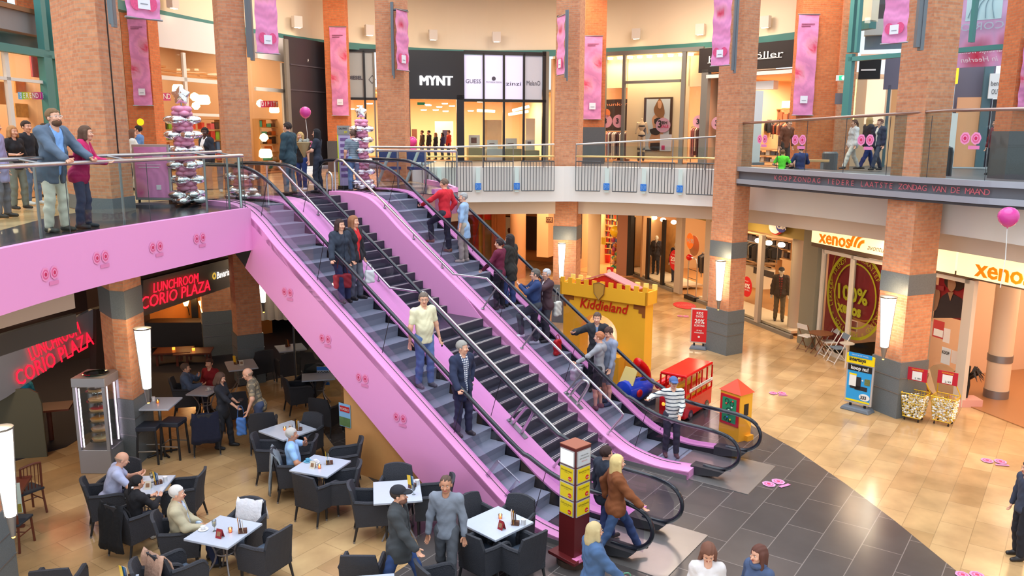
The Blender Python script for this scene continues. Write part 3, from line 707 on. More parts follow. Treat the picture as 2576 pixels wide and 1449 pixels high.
# teal glazed front far left
fl=FP(dep(-80,300,17.0)[:2],dep(165,300,20.5)[:2])
room(fl,-1,fl.L+.4,4.5,5.0,9.2,SHOPO,WOODFL,WOODC,180,1,n='left')
mulls(fl,[(-80,114,140,134),(122,-40,138,300),(88,-40,100,128),(141,130,158,330),(108,140,128,430)],TEAL,t=.16)
mulls(fl,[(17,130,27,420),(-20,197,108,205)],MULW)
pane(fl,-80,130,150,430)
panel(fl,-60,0,36,34,mat('teal_panel',(90,160,170),.5),'wall_panel',kind='structure',off=-.5)
panel(fl,36,-40,90,26,BRICKO,'wall_panel',kind='structure',off=-.5)
panel(fl,-60,26,92,80,mat('concrete',(150,140,136),.8),'wall_panel',kind='structure',off=-.5,t=.3)
panel(fl,-60,80,95,116,mat('window_dark_teal',(70,104,108),.3),'wall_panel',kind='structure',off=-.6)
panel(fl,76,136,109,195,mat('poster_yellowred',(196,70,70),.5,noise=.5,nscale=5),'poster','yellow and red poster high in the window left of the thick pillar','poster',off=-.6)
panel(fl,-30,205,22,262,mat('poster_orange',(240,140,70),.5,noise=.4,nscale=4),'poster','orange poster on the shop back wall at the picture edge','poster',off=-1.2)
panel(fl,36,262,112,296,mat('poster_people',(236,166,90),.5,noise=.45,nscale=9),'poster','wide orange poster of a laughing crowd behind the bearded man','poster',off=-1.2)
panel(fl,36,205,108,236,_M['poster_orange'],'poster','orange poster strip above the multicoloured lettering','poster',off=-1.2)
strip(fl,42,108,232,250,'SERENDIP',[(120,180,220),(150,200,60),(200,200,60),(240,190,60),(200,120,120),(200,60,120),(200,60,120),(200,60,160)],'multicoloured lettering strip behind the teal post')
m=MB();m.tube([fl.at(112,240)+fl.n*.05,fl.at(131,330)+fl.n*.05],.05,6);m.build('light_tube',mat('tube_glow',(255,240,190),.5,emit=5),label='vertical glowing tube beside the teal post',cat='lamp')
# ---- B: black hoarding
fb=FP(U[4],U[5]);fb=FP(dep(722,300,30.8)[:2],dep(826,300,33.2)[:2])
panel(fb,721,100,826,418,mat('hoarding_black',(44,42,48),.35),'shop_hoarding','tall black panelled hoarding behind the pink balloon on a string','hoarding')
panel(fb,719,100,727,418,MULL,'window_frame',kind='structure',t=.1)
mulls(fb,[(727,166,822,169),(727,228,822,231)],mat('hoarding_joint',(70,66,74)),t=.02,off=.045)
ftext(fb,'F',772,153,8,WHITE,label='small white mark on the black hoarding',cat='sign',name='hoarding_mark')
# ---- C: fashion shop in the middle
fm=FP(dep(870,300,35.0)[:2],dep(1385,300,37.0)[:2])
room(fm,-1.2,fm.L+.5,8,5.3,8.3,mat('shop_wall_cream',(240,212,176),.8),WOODFL,mat('shop_ceiling_cream',(244,224,196),.8),620,3,(1,.76,.5))
panel(fm,875,130,940,246,mat('frosted_grey',(170,176,178),.5),'frosted_panel','grey frosted pane left of the narrow banner','panel')
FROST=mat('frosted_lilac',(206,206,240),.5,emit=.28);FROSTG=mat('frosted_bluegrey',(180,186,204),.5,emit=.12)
for i,(a,b,fmt)in enumerate(((1166,1214,FROST),(1218,1265,FROST),(1268,1315,FROST),(1319,1363,FROSTG))):
    l=('frosted pane nearest the black shop sign','frosted pane with a small round emblem','brightest frosted pane with wide lettering','greyer frosted pane beside the ring pillar')[i]
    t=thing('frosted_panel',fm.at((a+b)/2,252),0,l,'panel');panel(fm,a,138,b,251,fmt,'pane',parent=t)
    ftext(fm,('GUESS','MUSTANG & MISSONI','zinzi','MelanO')[i],(a+b)/2,(205,207,211,210)[i],(10,4,10,12)[i],mat('letter_slate',(66,66,84)),width_px=(38,38,38,34)[i],parent=t)
    if i==1:
        m=MB();c0=fm.at((a+b)/2,198)+fm.n*.05;m.slabp([c0+fm.u*.09*math.cos(2*math.pi*j/14)+A(0,0,.09*math.sin(2*math.pi*j/14))for j in range(14)],fm.n*.005);m.build('emblem',_M['letter_slate'],t,world=True)
t=thing('frosted_panel',fm.at(900,246),0,'grey frosted lettered pane beside the rose banner over the balloons','panel')
ftext(fm,'DIESEL',893,196,9,_M['letter_slate'],width_px=38,parent=t,bold=.03);panel(fm,877,190,879,192,_M['letter_slate'],'mark',parent=t,off=.04)
m=MB();m.tube([fm.at(928,200)+fm.n*.06,fm.at(936,190)+fm.n*.06,fm.at(944,200)+fm.n*.06,fm.at(936,210)+fm.n*.06],.012,4,closed=True);m.build('diamond_outline',_M['letter_slate'],t,world=True)
# black portal with lit name
t=thing('shop_portal',fm.at(1092,408),0,'black shop portal with lit white name above the doorway','shopfront')
panel(fm,1020,128,1166,250,mat('portal_black',(26,25,30),.35),'sign_board',parent=t,t=.2)
panel(fm,1017,240,1032,415,_M['portal_black'],'jamb',parent=t,t=.2);panel(fm,1148,240,1166,415,_M['portal_black'],'jamb',parent=t,t=.2)
for dx_ in(-1.3,0,1.3):ftext(fm,'MYNT',1095+dx_,205,24,mat('sign_white_glow',(255,255,255),.5,emit=2),off=.24,width_px=80,parent=t,ext=.03+dx_*.002)
panel(fm,1051,257,1070,264,mat('exit_dim',(20,100,60),.5,emit=.4),'exit_sign','dark green exit sign inside the shop doorway','sign',off=-.2)
mulls(fm,[(868,124,1020,132),(1166,130,1372,139),(868,246,1020,252),(1166,250,1372,257),(916,128,921,410),(1214,135,1218,410),(1264,135,1269,410),(1314,135,1319,410),(1363,130,1371,410)],MULB,t=.12)
mulls(fm,[(1371,130,1379,415),(941,130,945,410)],MULL,t=.1)
pane(fm,870,250,1018,412);pane(fm,1166,256,1364,412);pane(fm,1380,145,1402,412)
panel(fm,1036,325,1049,372,mat('portrait_dark',(90,50,36),.5,noise=.5,nscale=3),'portrait_poster','portrait poster of a long-haired face inside the shop doorway','poster',off=-5)
panel(fm,1113,327,1132,362,mat('portrait_navy',(30,28,60),.5,noise=.4,nscale=3),'portrait_poster','dark blue poster on the shop back wall','poster',off=-5)
panel(fm,1094,305,1140,370,_M['shop_wall_cream'],'wall_partition',kind='structure',off=-5.3)
panel(fm,1218,302,1262,400,mat('board_wood',(226,204,164),.7,noise=.2,nscale=2),'plank_panel','pale wooden plank display wall behind the shop glass','panel',off=-1.8)
panel(fm,1322,298,1345,400,mat('shop_white',(240,236,224),.7),'display_column','white display column beside the bright tube lamps','panel',off=-1.5)
for i,(x0,x1,yy,c_)in enumerate(((1174,1213,372,(180,168,120)),(1220,1258,374,(222,226,230)),(1266,1306,374,(180,168,120)),(1316,1350,378,(172,166,126)))):
    t=thing('display_plinth',fm.at((x0+x1)/2,406)-fm.n*.7,0,('olive display plinth nearest the shop doorway','pale blue display plinth with white cards','olive display plinth under the small framed prints','olive display plinth beside the ring pillar')[i],'display')
    panel(fm,x0,yy,x1,408,mat('plinth_%d'%(i%2+sum(c_)),c_,.7),'block',parent=t,off=-.9,t=.5)
    panel(fm,x0+5,(340,352,348,352)[i],x1-6,yy,WHITE,'card',parent=t,off=-.6,t=.03)
    panel(fm,x0+11,(346,360,360,356)[i],x1-14,yy-12,mat('card_print',(120,90,90),.6,noise=.5,nscale=20),'print',parent=t,off=-.565,t=.004)
m=MB()
for(xa,ya,xb,yb)in((1280,288,1328,280),(1290,278,1330,268),(1245,280,1200,278)):m.tube([fm.atb(xa,ya,-2),fm.atb(xb,yb,-2.2)],.07,6)
m.build('tube_lamp',mat('tube_lamp_glow',(255,226,160),.5,emit=7),label='cluster of bright tube lamps behind the shop glass',cat='lamp')
for i,(x,y)in enumerate(((1078,266),(1105,270),(1075,264),(1119,262),(1066,278),(1096,278),(1121,281),(1137,268),(1207,257),(1184,280),(930,262),(905,268),(885,275))):
    q=fm.atb(x,y,-3);m=MB();m.lathe([(.12,0),(.14,.04)],(q[0],q[1],min(q[2],8.24)),10)
    m.build('downlight',_M['spot_glow']if 'spot_glow' in _M else mat('spot_glow',(255,232,190),.5,emit=14),label='round downlight in the ceiling of the lit fashion shop',cat='spotlight',group='downlights of the fashion shop')
# ---- D: lingerie shop
fh=FP(dep(1400,300,36.6)[:2],dep(1800,300,32.6)[:2])
LING=mat('shop_wall_beige',(246,222,184),.8)
room(fh,-.3,fh.L+.1,7,5.3,9.7,SHOPO,WOODFL,LING,420,2)
mulls(fh,[(1400,128,1772,138),(1566,135,1573,430),(1713,130,1723,430),(1573,202,1713,209),(1521,135,1525,430)],MULL,t=.12)
pane(fh,1400,138,1770,430)
fhb=bk(fh,-1.2)[0];m=MB();fhb.box(m,1580,140,1735,402,.1);fhb.box(m,1525,140,1580,222,.1);fhb.box(m,1735,140,1770,218,.1);struct(m,'wall_display',LING)
downs(fh,[(1535,150),(1560,149),(1585,147),(1609,146),(1634,145),(1660,143),(1687,142),(1713,141),(1738,140)],-.8,.1,10)
area(fh.pt(3.6,9.5,-.6),4,60,(1,.78,.5),rot=(0,0,math.atan2(fh.u[1],fh.u[0])),sy=.5)
t=thing('framed_poster',fh.at(1655,380)-fh.n*1.05,0,'tall dark framed fashion poster of a long-haired woman in the shop window','poster')
panel(fh,1620,245,1691,380,mat('frame_brown',(70,48,38),.4),'frame',parent=t,off=-1.1,t=.05)
panel(fh,1625,249,1684,377,mat('poster_pale',(214,220,226),.5),'print',parent=t,off=-1.04,t=.01)
def shape(fp,pts,off,m_,name,parent,t_=.01,sm=True):
    fp,off=bk(fp,off)
    q=[fp.at(x,y)+fp.n*off for x,y in pts]
    if sm:q=cr(q+[q[0]],3)[:-1]
    m=MB();m.slabp(q[::-1],fp.n*t_);return m.build(name,m_,parent,world=True)
PSKIN=mat('print_skin',(224,164,124),.6);PHAIR=mat('print_hair',(150,100,60),.6);PBLK=mat('print_black',(40,34,40),.6)
shape(fh,[(1652,258),(1660,248),(1668,262),(1672,285),(1664,296),(1650,290),(1645,275)],-1.02,PHAIR,'hair',t)
shape(fh,[(1655,255),(1661,253),(1665,262),(1662,273),(1656,270)],-1.0,PSKIN,'face',t)
shape(fh,[(1650,286),(1657,280),(1668,285),(1674,320),(1668,336),(1670,352),(1664,377),(1636,377),(1632,355),(1643,325),(1640,300)],-1.03,PSKIN,'figure',t)
shape(fh,[(1646,300),(1658,296),(1672,304),(1668,314),(1648,312)],-1.0,PBLK,'top',t);shape(fh,[(1634,326),(1650,322),(1660,334),(1650,340),(1638,336)],-1.0,PBLK,'brief',t)
shape(fh,[(1636,360),(1664,360),(1660,377),(1637,377)],-1.0,PBLK,'stocking',t)
m=MB();c0=fh.atb(1668,315,-.98);m.slabp([c0+fh.u*.33*math.cos(2*math.pi*j/20)+A(0,0,.3*math.sin(2*math.pi*j/20))for j in range(20)],fh.n*.01);m.build('price_disc',mat('disc_pink',(224,170,196),.6),t,world=True)
ftext(fh,'3',1660,313,18,PBLK,off=-.95,bold=.03,parent=t);ftext(fh,'BH',1672,309,8,PBLK,off=-.95,bold=.03,parent=t);ftext(fh,'SALE',1672,318,7,mat('letter_pink',(226,60,120)),off=-.95,bold=.03,parent=t)
panel(fh,1661,338,1690,380,mat('poster_small',(236,226,230),.6),'small_poster','small white and pink poster leaning in the lingerie window','poster',off=-.7)
panel(fh,1664,366,1672,377,mat('letter_pink',(226,60,120)),'small_poster_block','pink square printed on the small white poster','print',off=-.65,t=.01)
HB=mat('hunk_dark',(40,28,34),.5)
panel(fh,1523,250,1580,330,HB,'wall_dark',kind='structure',off=-3)
tt=ftext(fh,'hunkemöller',1573,262,8,mat('letter_copper',(196,120,80),.5,emit=.5),off=-2.9,width_px=104,label='copper shop name on the dark wall deep in the lingerie shop',cat='sign',name='wall_lettering')
for i,(x,y,r,l)in enumerate(((1527,305,.27,'round pink price sticker low on the window edge'),(1557,305,.27,'round pink price sticker beside the grey mullion'),(1527,285,.18,'small orange sticker above the price disc'),(1759,306,.25,'round pink price sticker left of the door post'),(1806,310,.25,'round pink price sticker right of the door post'))):
    t=thing('price_sticker',fh.at(x,y)+fh.n*.05,0,l,'sticker');c0=fh.at(x,y)+fh.n*.05
    m=MB();m.slabp([c0+fh.u*r*math.cos(2*math.pi*j/20)+A(0,0,r*math.sin(2*math.pi*j/20))for j in range(20)],fh.n*.005);m.build('disc',mat('sticker_pink',(226,160,170),.6)if i!=2 else mat('sticker_orange',(240,130,70),.6),t,world=True)
    if i!=2:ftext(fh,'3',x-2,y,13,PBLK,off=.07,bold=.03,parent=t)
def hangrack(fp,x0,x1,ytop,ybot,off,label,seed=1,pal=((200,150,150),(230,210,200),(180,120,130),(90,60,70),(240,230,220)),rail=True):
    fp,off=bk(fp,off)
    rnd=random.Random(seed);a,b,c,d=fp.px(x0,ytop,x1,ybot);t=thing('clothes_rack',fp.pt((a+c)/2,b,off),0,label,'clothes rack')
    m=MB();m.tube([fp.pt(a,d+.05,off),fp.pt(c,d+.05,off)],.02,6);m.tube([fp.pt(a,d+.05,off),fp.pt(a,b,off)],.02,6);m.tube([fp.pt(c,d+.05,off),fp.pt(c,b,off)],.02,6);m.build('rail',STEELM,t,world=True)
    mats=[mat('cloth_%d_%d_%d'%q,q,.9)for q in pal];n=max(4,int((c-a)/.09))
    for i in range(min(n,22)):
        q=a+(c-a)*(i+.5)/min(n,22);hh=(d-b)*rnd.uniform(.55,.8);m=MB();w=.05;sh=.22
        m.slabp([fp.pt(q-w/2,d,off+.04),fp.pt(q-w/2,d-.1,off+sh),fp.pt(q-w/2,d-hh,off+sh*.9),fp.pt(q-w/2,d-hh,off-sh*.9),fp.pt(q-w/2,d-.1,off-sh),fp.pt(q-w/2,d,off-.04)],fp.u*w)
        m.build('garment',mats[rnd.randrange(len(mats))],t,world=True)
    return t
hangrack(fh,1528,1580,332,425,-1.6,'rack of pale pink nightwear behind the price stickers',5)
hangrack(fh,1738,1765,322,425,-1.6,'rack of pink and grey underwear beside the door post',6)
# sign part beyond the pillar
fs=FP(dep(1766,300,32.8)[:2],dep(2010,300,29.4)[:2])
panel(fs,1767,112,2003,176,mat('sign_black',(36,30,30),.4),'shop_sign_board','long black sign board with white lettering behind the ring pillar','sign',t=.2)
ftext(fs,'hunkemöller',1882,144,17,WHITE,off=.24,width_px=186,label='white shop name lettering on the long black sign board',cat='sign',name='sign_lettering')
panel(fs,1790,151,1976,153,WHITE,'sign_underline','thin white line under the shop name lettering','sign',off=.22,t=.01)
mulls(fs,[(1785,182,2003,191)],MULW,t=.2);mulls(fs,[(1768,176,1784,430)],MULL,t=.2)
panel(fs,1895,205,1958,226,WHITE,'header_box','white box beam over the lingerie shop entrance','beam',t=.3,off=-.4)
room(fs,0.2,fs.L,7,5.3,8.7,SHOPW,WOODFL,SHOPW,260,1)
panel(fs,1905,255,1998,272,mat('cove_glow',(255,216,140),.5,emit=3),'cove_light','warm glowing cove strip over the lingerie racks','lamp',off=-5)
goods(fs,1905,275,1995,302,6,1,-4.6,'shelf of dark hats and bags under the glowing cove',seed=8,pal=[(50,34,34),(190,110,80),(80,50,50)])
hangrack(fs,1905,1940,305,345,-4,'rack of dark lingerie under the cove light',9,((60,40,44),(120,60,70),(40,34,40)))
hangrack(fs,1945,1998,310,350,-3.8,'rack of printed lingerie beside the banner pillar',10,((160,80,60),(60,40,44),(200,140,110)))
goods(fs,1895,375,1960,408,5,2,-1.2,'low table of folded clothes behind the boy in green',seed=11,pal=[(120,96,86),(90,84,90),(210,190,170)])
t=thing('white_totem',dep(1893,410,27),0,'tall white freestanding panel at the end of the curved glass balcony','panel')
fq=FP(dep(1884,330,26.6)[:2],dep(1908,330,26.9)[:2]);panel(fq,1884,228,1908,412,WHITE,'board',parent=t,t=.12);panel(fq,1880,408,1910,415,STEELM,'foot',parent=t,t=.3,off=-.1)
# ---- E: glazed wall and street beyond at far right
fr=FP(dep(2143,300,27.2)[:2],dep(2600,300,22.6)[:2])
mulls(fr,[(2143,125,2600,137),(2146,-60,2156,132),(2164,-60,2170,132),(2130,137,2146,300),(2452,-60,2461,106),(2380,-60,2384,110)],TEAL,t=.18)
mb=MB();s=[fr.pt(0,fr.at(2300,128)[2],0),fr.pt(fr.L,fr.at(2300,128)[2],0)]
pane(fr,2143,-60,2600,128)
ft=FP(dep(2143,300,31.0)[:2],dep(2600,300,29)[:2])
BRICKD=BRICK
panel(ft,2100,-60,2240,50,BRICK,'wall_outside',kind='structure',t=.2)
panel(ft,2202,-60,2230,56,mat('window_pane_dark',(70,66,70),.2),'window_outside',kind='structure',off=.22,t=.02)
panel(ft,2175,50,2290,90,mat('band_white',(200,200,196),.7),'trim_8',kind='structure',t=.4)
panel(ft,2175,90,2290,124,mat('window_blue',(120,150,170),.2),'window_outside',kind='structure',t=.05)
panel(ft,2225,135,2290,225,mat('wall_purple',(112,108,124),.7),'wall_outside',kind='structure',t=.2)
panel(ft,2395,160,2490,420,mat('wall_purple',(112,108,124),.7),'wall_outside',kind='structure',t=.2,off=-.4)
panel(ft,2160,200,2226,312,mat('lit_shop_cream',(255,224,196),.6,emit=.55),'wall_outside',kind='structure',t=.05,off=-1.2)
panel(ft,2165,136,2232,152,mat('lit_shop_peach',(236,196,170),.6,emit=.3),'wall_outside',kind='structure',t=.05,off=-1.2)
t=thing('shop_sign_box',ft.at(2187,200),0,'black square projecting shop sign beyond the teal glazing','sign');panel(ft,2160,152,2214,200,BLACK,'box',parent=t,t=.3,off=.3);panel(ft,2166,174,2203,178,WHITE,'lettering',parent=t,t=.01,off=.61)
t=thing('shop_sign_box',ft.at(2390,210),0,'black and white projecting sign with a bright yellow edge','sign');panel(ft,2376,172,2400,210,BLACK,'box',parent=t,t=.3,off=.3);panel(ft,2376,184,2398,202,mat('sign_grey',(190,190,190)),'plate',parent=t,t=.02,off=.61);panel(ft,2398,170,2407,212,mat('sign_yellow',(250,190,40),.5,emit=.8),'edge',parent=t,t=.36,off=.3)
t=thing('outlet_sign',ft.at(2510,250),0,'white square sign with thin black lettering near the picture edge','sign');panel(ft,2487,185,2541,248,WHITE,'board',parent=t,t=.1,off=.3)
ftext(ft,'bender',2512,210,12,PBLK,off=.42,width_px=38,parent=t);ftext(ft,'OUTLET',2513,231,13,PBLK,off=.42,width_px=38,parent=t)
mulls(ft,[(2463,165,2485,420),(2225,215,2232,420)],mat('post_bluegrey',(84,112,120),.5),t=.2)
mulls(ft,[(2146,200,2152,312)],mat('neon_edge',(250,230,120),.5,emit=2),t=.05)
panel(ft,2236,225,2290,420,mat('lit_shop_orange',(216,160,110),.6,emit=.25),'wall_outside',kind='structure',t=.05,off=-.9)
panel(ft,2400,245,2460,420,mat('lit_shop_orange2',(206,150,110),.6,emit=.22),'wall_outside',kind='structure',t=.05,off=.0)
panel(ft,2487,250,2545,420,mat('doorway_dark',(60,56,60),.4),'wall_outside',kind='structure',t=.05,off=.1)
panel(ft,2380,285,2402,420,WHITE,'trim_9',kind='structure',t=.05,off=.1)
# big mirrored banner hanging in the street
fc=FP(dep(2378,300,25.6)[:2],dep(2560,300,24.2)[:2])
t=thing('mirrored_banner',fc.at(2460,168),0,'huge pale pink rose banner read from behind, its letters mirrored','banner')
mbn=rosemat('banner_big',(240,206,234),(240,170,200),(226,80,110),[(.05,.15,.25,.9),(.5,.1,.28,.9),(.98,.2,.3,.9),(.02,.75,.2,.9)],.55)
panel(fc,2378,-70,2560,168,mbn,'sheet',parent=t,t=.02)
panel(fc,2432,-5,2522,50,mat('emblem_ice',(206,236,244),.5),'emblem',parent=t,t=.01,off=.02)
m=MB()
for i in range(4):
    pts=[fc.at(2436+i*22,46)+fc.n*.05,fc.at(2450+i*16,15)+fc.n*.05,fc.at(2470+i*10,-4)+fc.n*.05];m.tube(cr(pts,4),.012,4)
m.build('emblem_lines',mat('emblem_line',(130,160,176)),t,world=True)
p_=fc.at(2472,67)+fc.n*.05;text('lettering','CORIO',p_,-fc.u,(0,0,1),.22,mat('letter_ice',(196,204,222)),parent=t,width=1.15,ext=-.01)
text('lettering','Hartelijk welkom',fc.at(2466,128)+fc.n*.05,-fc.u,(0,0,1),.15,mat('letter_cream',(246,232,236)),parent=t,width=1.5,ext=-.01,shear=.3);text('lettering','in Heerlen',fc.at(2466,150)+fc.n*.05,-fc.u,(0,0,1),.15,mat('letter_cream',(246,232,236)),parent=t,width=1.0,ext=-.01,shear=.3)
t=thing('exit_sign',dep(2120,205,27.6),0,'green illuminated exit sign on the tan pilaster','sign');fe=FP(dep(2100,200,27.6)[:2],dep(2135,200,27.5)[:2])
panel(fe,2104,189,2134,203,WHITE,'case',parent=t,t=.08,off=-.1);panel(fe,2111,190,2134,201,mat('exit_green',(30,170,110),.5,emit=1.2),'face',parent=t,t=.01,off=-.02)
m=MB();c0=fe.at(2122,196)+fe.n*0;m.ball(c0,(.06,.02,.06));m.build('running_figure',mat('exit_white',(255,255,255),.5,emit=2),t,world=True)
panel(fe,2101,234,2134,262,mat('plate_grey',(110,104,110),.5),'wall_plate','grey square plate on the tan pilaster under the exit sign','plate',off=-.06)
# ================================================================ pillar lamps
LGL=mat('pillar_lamp_glow',(255,240,214),.5,emit=5.5)
def plamp(x,D,label,w=.2):
    p=dep(x,700,D);p[2]=0;a=math.atan2(p[1],p[0])-math.pi/2
    t=thing('pillar_lamp',p,a,label,'wall lamp')
    m=MB();n=8
    for(z0,z1)in((1.68,2.84),):
        for i in range(6):
            za=z0+(z1-z0)*i/6;zb_=z0+(z1-z0)*(i+1)/6-.012;wa,wb=(.045+.055*(za-z0)/(z1-z0)),(.045+.055*(zb_-z0)/(z1-z0));wa*=w/.2;wb*=w/.2
            m.lathe([(wa*1.25,za),(wb*1.25,zb_)],(0,0,0),12)
    m.build('diffuser',LGL,t)
    m=MB()
    for sx in(-1,1):m.tube([(sx*w*.64,.02,2.86),(sx*w*.33,.02,1.66)],.012,5)
    m.lathe([(.14*w/.2,2.84),(.145*w/.2,2.87)],(0,0,0),12)
    m.build('holder',STEELM,t)
    m=MB();m.lathe([(.028,1.4),(.06*w/.2,1.68)],(0,0,0),12);m.build('cone',STEELM,t,smooth=True)
    m=MB();m.lathe([(.02,1.38),(.022,1.4)],(0,0,0),8);m.build('lower_glow',mat('amber_glow',(255,160,60),.5,emit=8),t)
    l=bpy.data.lights.new('pillar_lamp_light','POINT');l.energy=13;l.color=(1,.72,.42);l.shadow_soft_size=.08
    o=bpy.data.objects.new('pillar_lamp_light',l);C.objects.link(o);o.parent=t;o.location=(0,-.05,2.95)
plamp(1412,27.35,'tapering glowing lamp on the pillar beside the castle arch');plamp(1811,23.6,'tapering glowing lamp above the steel bin',.22)
plamp(2240,18.25,'tapering glowing lamp beside the toy poster stand',.26);plamp(347,15.0,'tapering glowing lamp above the tall cafe table',.22)
plamp(659,23.1,'tapering glowing lamp partly behind the pink escalator side',.2);plamp(-44,9.7,'tapering glowing lamp cut by the picture edge',.2)
pillar(dep(-52,1400,9.9)[:2]*A(1,1)-A(0,0),(-.98,-.1),.8,.8,z0=0,z1=4.2,bands=((2.95,3.5),),label='pillar at the lower edge of the picture beside the wooden chairs')
# ================================================================ lower right: clothing shop
fca=FP(bz(1560,681)[:2],bz(1995,852)[:2])
OLIVE=mat('sign_olive',(150,132,62),.6)
room(fca,.3,fca.L+4,6,.0,3.75,mat('shop_wall_tan',(226,186,136),.8),mat('shop_floor_amber',(206,150,90),.35),mat('shop_ceiling_tan',(200,160,120),.8),330,2)
m=MB();fca.rect(m,3.2,fca.at(1870,573)[2],fca.L+1.6,3.86,.12,.02);m.build('shop_fascia_board',OLIVE,label='olive fascia board over the clothing shop windows',cat='sign')
m=MB();m.slabp([fca.pt(.1,2.98,.02),fca.pt(3.2,2.98,.02),fca.pt(3.2,3.86,.02),fca.pt(.1,3.86,.02)],fca.n*.04);struct(m,'trim_10',SOFF)
mulls(fca,[(1591,545,1597,693),(1630,548,1636,712),(1668,552,1674,732)],MULB,t=.1)
m=MB();fca.rect(m,.3,0,5.6,.12,.12,0);fca.rect(m,7.4,0,fca.L,.12,.12,0);struct(m,'window_sill',MULL)
mulls(fca,[(1706,545,1721,738),(1780,550,1792,756),(1912,590,1921,812)],mat('column_grey',(176,164,150),.6),t=.15)
pane(fca,1597,548,1706,735);pane(fca,1862,575,1992,835)
m=MB();fca.rect(m,.4,.12,5.4,.2,1.4,-1.45);fca.rect(m,7.5,.12,fca.L-.2,.2,1.2,-1.25);m.build('display_platform',mat('platform_cream',(236,214,180),.5),label='low cream window platform the mannequins stand on',cat='platform')
panel(fca,1596,545,1640,700,CREAM,'wall_display',kind='structure',off=-1.7);panel(fca,1648,550,1662,700,mat('bark_print',(200,150,90),.8,noise=.4,nscale=3),'print_panel','tree bark printed panel behind the first mannequin','panel',off=-1.6)
panel(fca,1676,555,1704,710,_M['bark_print'],'print_panel','blue and amber bark print behind the second mannequin','panel',off=-1.6)
for i,(x,y)in enumerate(((1624,543),(1646,548),(1668,553),(1695,559),(1908,605),(1934,611),(1966,616))):
    q=fca.atb(x,y,-.7);m=MB();m.ball(q,(.13,.13,.09),12,6);m.build('window_spotlight',_M['spot_glow'],label='bright window spotlight over the mannequins of the clothing shop',cat='spotlight',group='spotlights over the mannequins')
def disc(fp,x,y,rx,ry,off,m_,name,parent=None,n=28,t_=.008,**kw):
    fp,off=bk(fp,off)
    c0=fp.at(x,y)+fp.n*off;D=(c0-CAM)@CW;k=D/F;ku=abs(fp.sz(x+rx,y)[0]-fp.sz(x-rx,y)[0])/2
    mm=MB();mm.slabp([c0+fp.u*ku*math.cos(2*math.pi*j/n)+A(0,0,ry*k*math.sin(2*math.pi*j/n))for j in range(n)],fp.n*t_);return mm.build(name,m_,parent,world=parent is not None,**kw)
REDS=mat('sticker_red',(206,24,36),.5);RED=mat('red_gloss',(204,16,20),.2)
for x,y,l in((1700,655,'red oval discount sticker on the glass before the second mannequin'),(1882,721,'red oval discount sticker on the glass right of the bin pillar')):
    t=thing('discount_sticker',fca.at(x,y),0,l,'sticker');disc(fca,x,y,13,26,.05,REDS,'oval',t)
    ftext(fca,'20%',x,y-2,11,WHITE,off=.07,bold=.03,width_px=18,parent=t);ftext(fca,'KORTING',x,y+8,4.5,WHITE,off=.07,width_px=16,parent=t);ftext(fca,'OP ALLE',x,y-14,3.5,WHITE,off=.07,width_px=10,parent=t)
t=thing('price_sign',fca.at(1736,606),0,'orange oval price sign in the clothing shop doorway','sign');disc(fca,1736,606,9,20,-.9,mat('sign_orange',(236,110,30),.5,emit=.4),'oval',t);ftext(fca,'14,90',1736,606,11,WHITE,off=-.86,bold=.03,width_px=17,parent=t);disc(fca,1746,618,13,26,-1.2,mat('disc_tan',(190,140,100)),'shadow_disc',t)
m=MB();m.ball(fca.at(1740,647)+fca.n*.1,(.13,.13,.13));m.build('red_ball',RED,smooth=True,label='small red ball on top of the security gate',cat='ball')
t=thing('security_gate',fca.at(1745,745),0,'pale security gate with ladder bars in the shop entrance','gate');m=MB()
q0,q1=fca.sz(1737,700)[0],fca.sz(1758,700)[0]
m.tube(cr([fca.pt(q0,0,.1),fca.pt(q0,1.5,.1),fca.pt((q0+q1)/2,1.66,.1),fca.pt(q1,1.5,.1),fca.pt(q1,0,.1)],4),.025,6);m.build('hoop',STEEL,t,world=True)
m=MB();[m.tube([fca.pt(q0,z,.1),fca.pt(q1,z,.1)],.012,5)for z in(.5,.85,1.2)];m.build('bar',BLACK,t,world=True)
m=MB();fca.rect(m,q0-.08,0,q1+.08,.16,.22,0);m.build('foot',BLACK,t,world=True)
# round emblem
t=thing('emblem_sign',fca.at(1966,572),0,'round blue and white emblem sign on the olive fascia','sign')
disc(fca,1966,572,17,18,.18,REDS,'rim',t,t_=.05);disc(fca,1966,571,15,16,.24,WHITE,'ring',t,t_=.02);disc(fca,1966,571,12.5,14,.27,mat('emblem_blue',(40,50,150),.4),'disc',t,t_=.02);ftext(fca,'C&A',1966,571,12,WHITE,off=.31,bold=.04,width_px=23,parent=t)
hangrack(fca,1862,1905,610,660,-2.2,'rack of dark jackets high behind the discount sticker',12,((40,40,44),(90,84,80),(200,190,170),(60,56,60)))
hangrack(fca,1925,1955,620,662,-2.4,'rack of black coats behind the window mullion',13,((30,30,34),(50,50,54),(80,74,70)))
hangrack(fca,1765,1779,640,700,-1.6,'rack of grey trousers just inside the entrance',14,((90,84,80),(120,110,100),(60,56,60)))
goods(fca,1868,596,1990,640,12,2,-3.6,'wall shelves of knitwear high at the back of the clothing shop','wall_shelf',31,[(60,56,60),(190,170,150),(90,84,90),(40,40,46),(220,206,180)],.95)
goods(fca,1868,645,1950,700,8,3,-3.4,'dark wall of jackets behind the white counter','wall_shelf',32,[(36,36,42),(60,60,66),(90,80,76),(30,30,34)],1.0)
t=thing('display_counter',fca.at(1910,720)-fca.n*2,0,'white counter stacked with folded knitwear behind the shop glass','counter')
panel(fca,1876,668,1950,716,mat('counter_white',(238,222,196),.6),'body',parent=t,off=-2.2,t=.6);panel(fca,1896,678,1948,694,mat('counter_niche',(60,56,60)),'niche',parent=t,off=-1.6,t=.02)
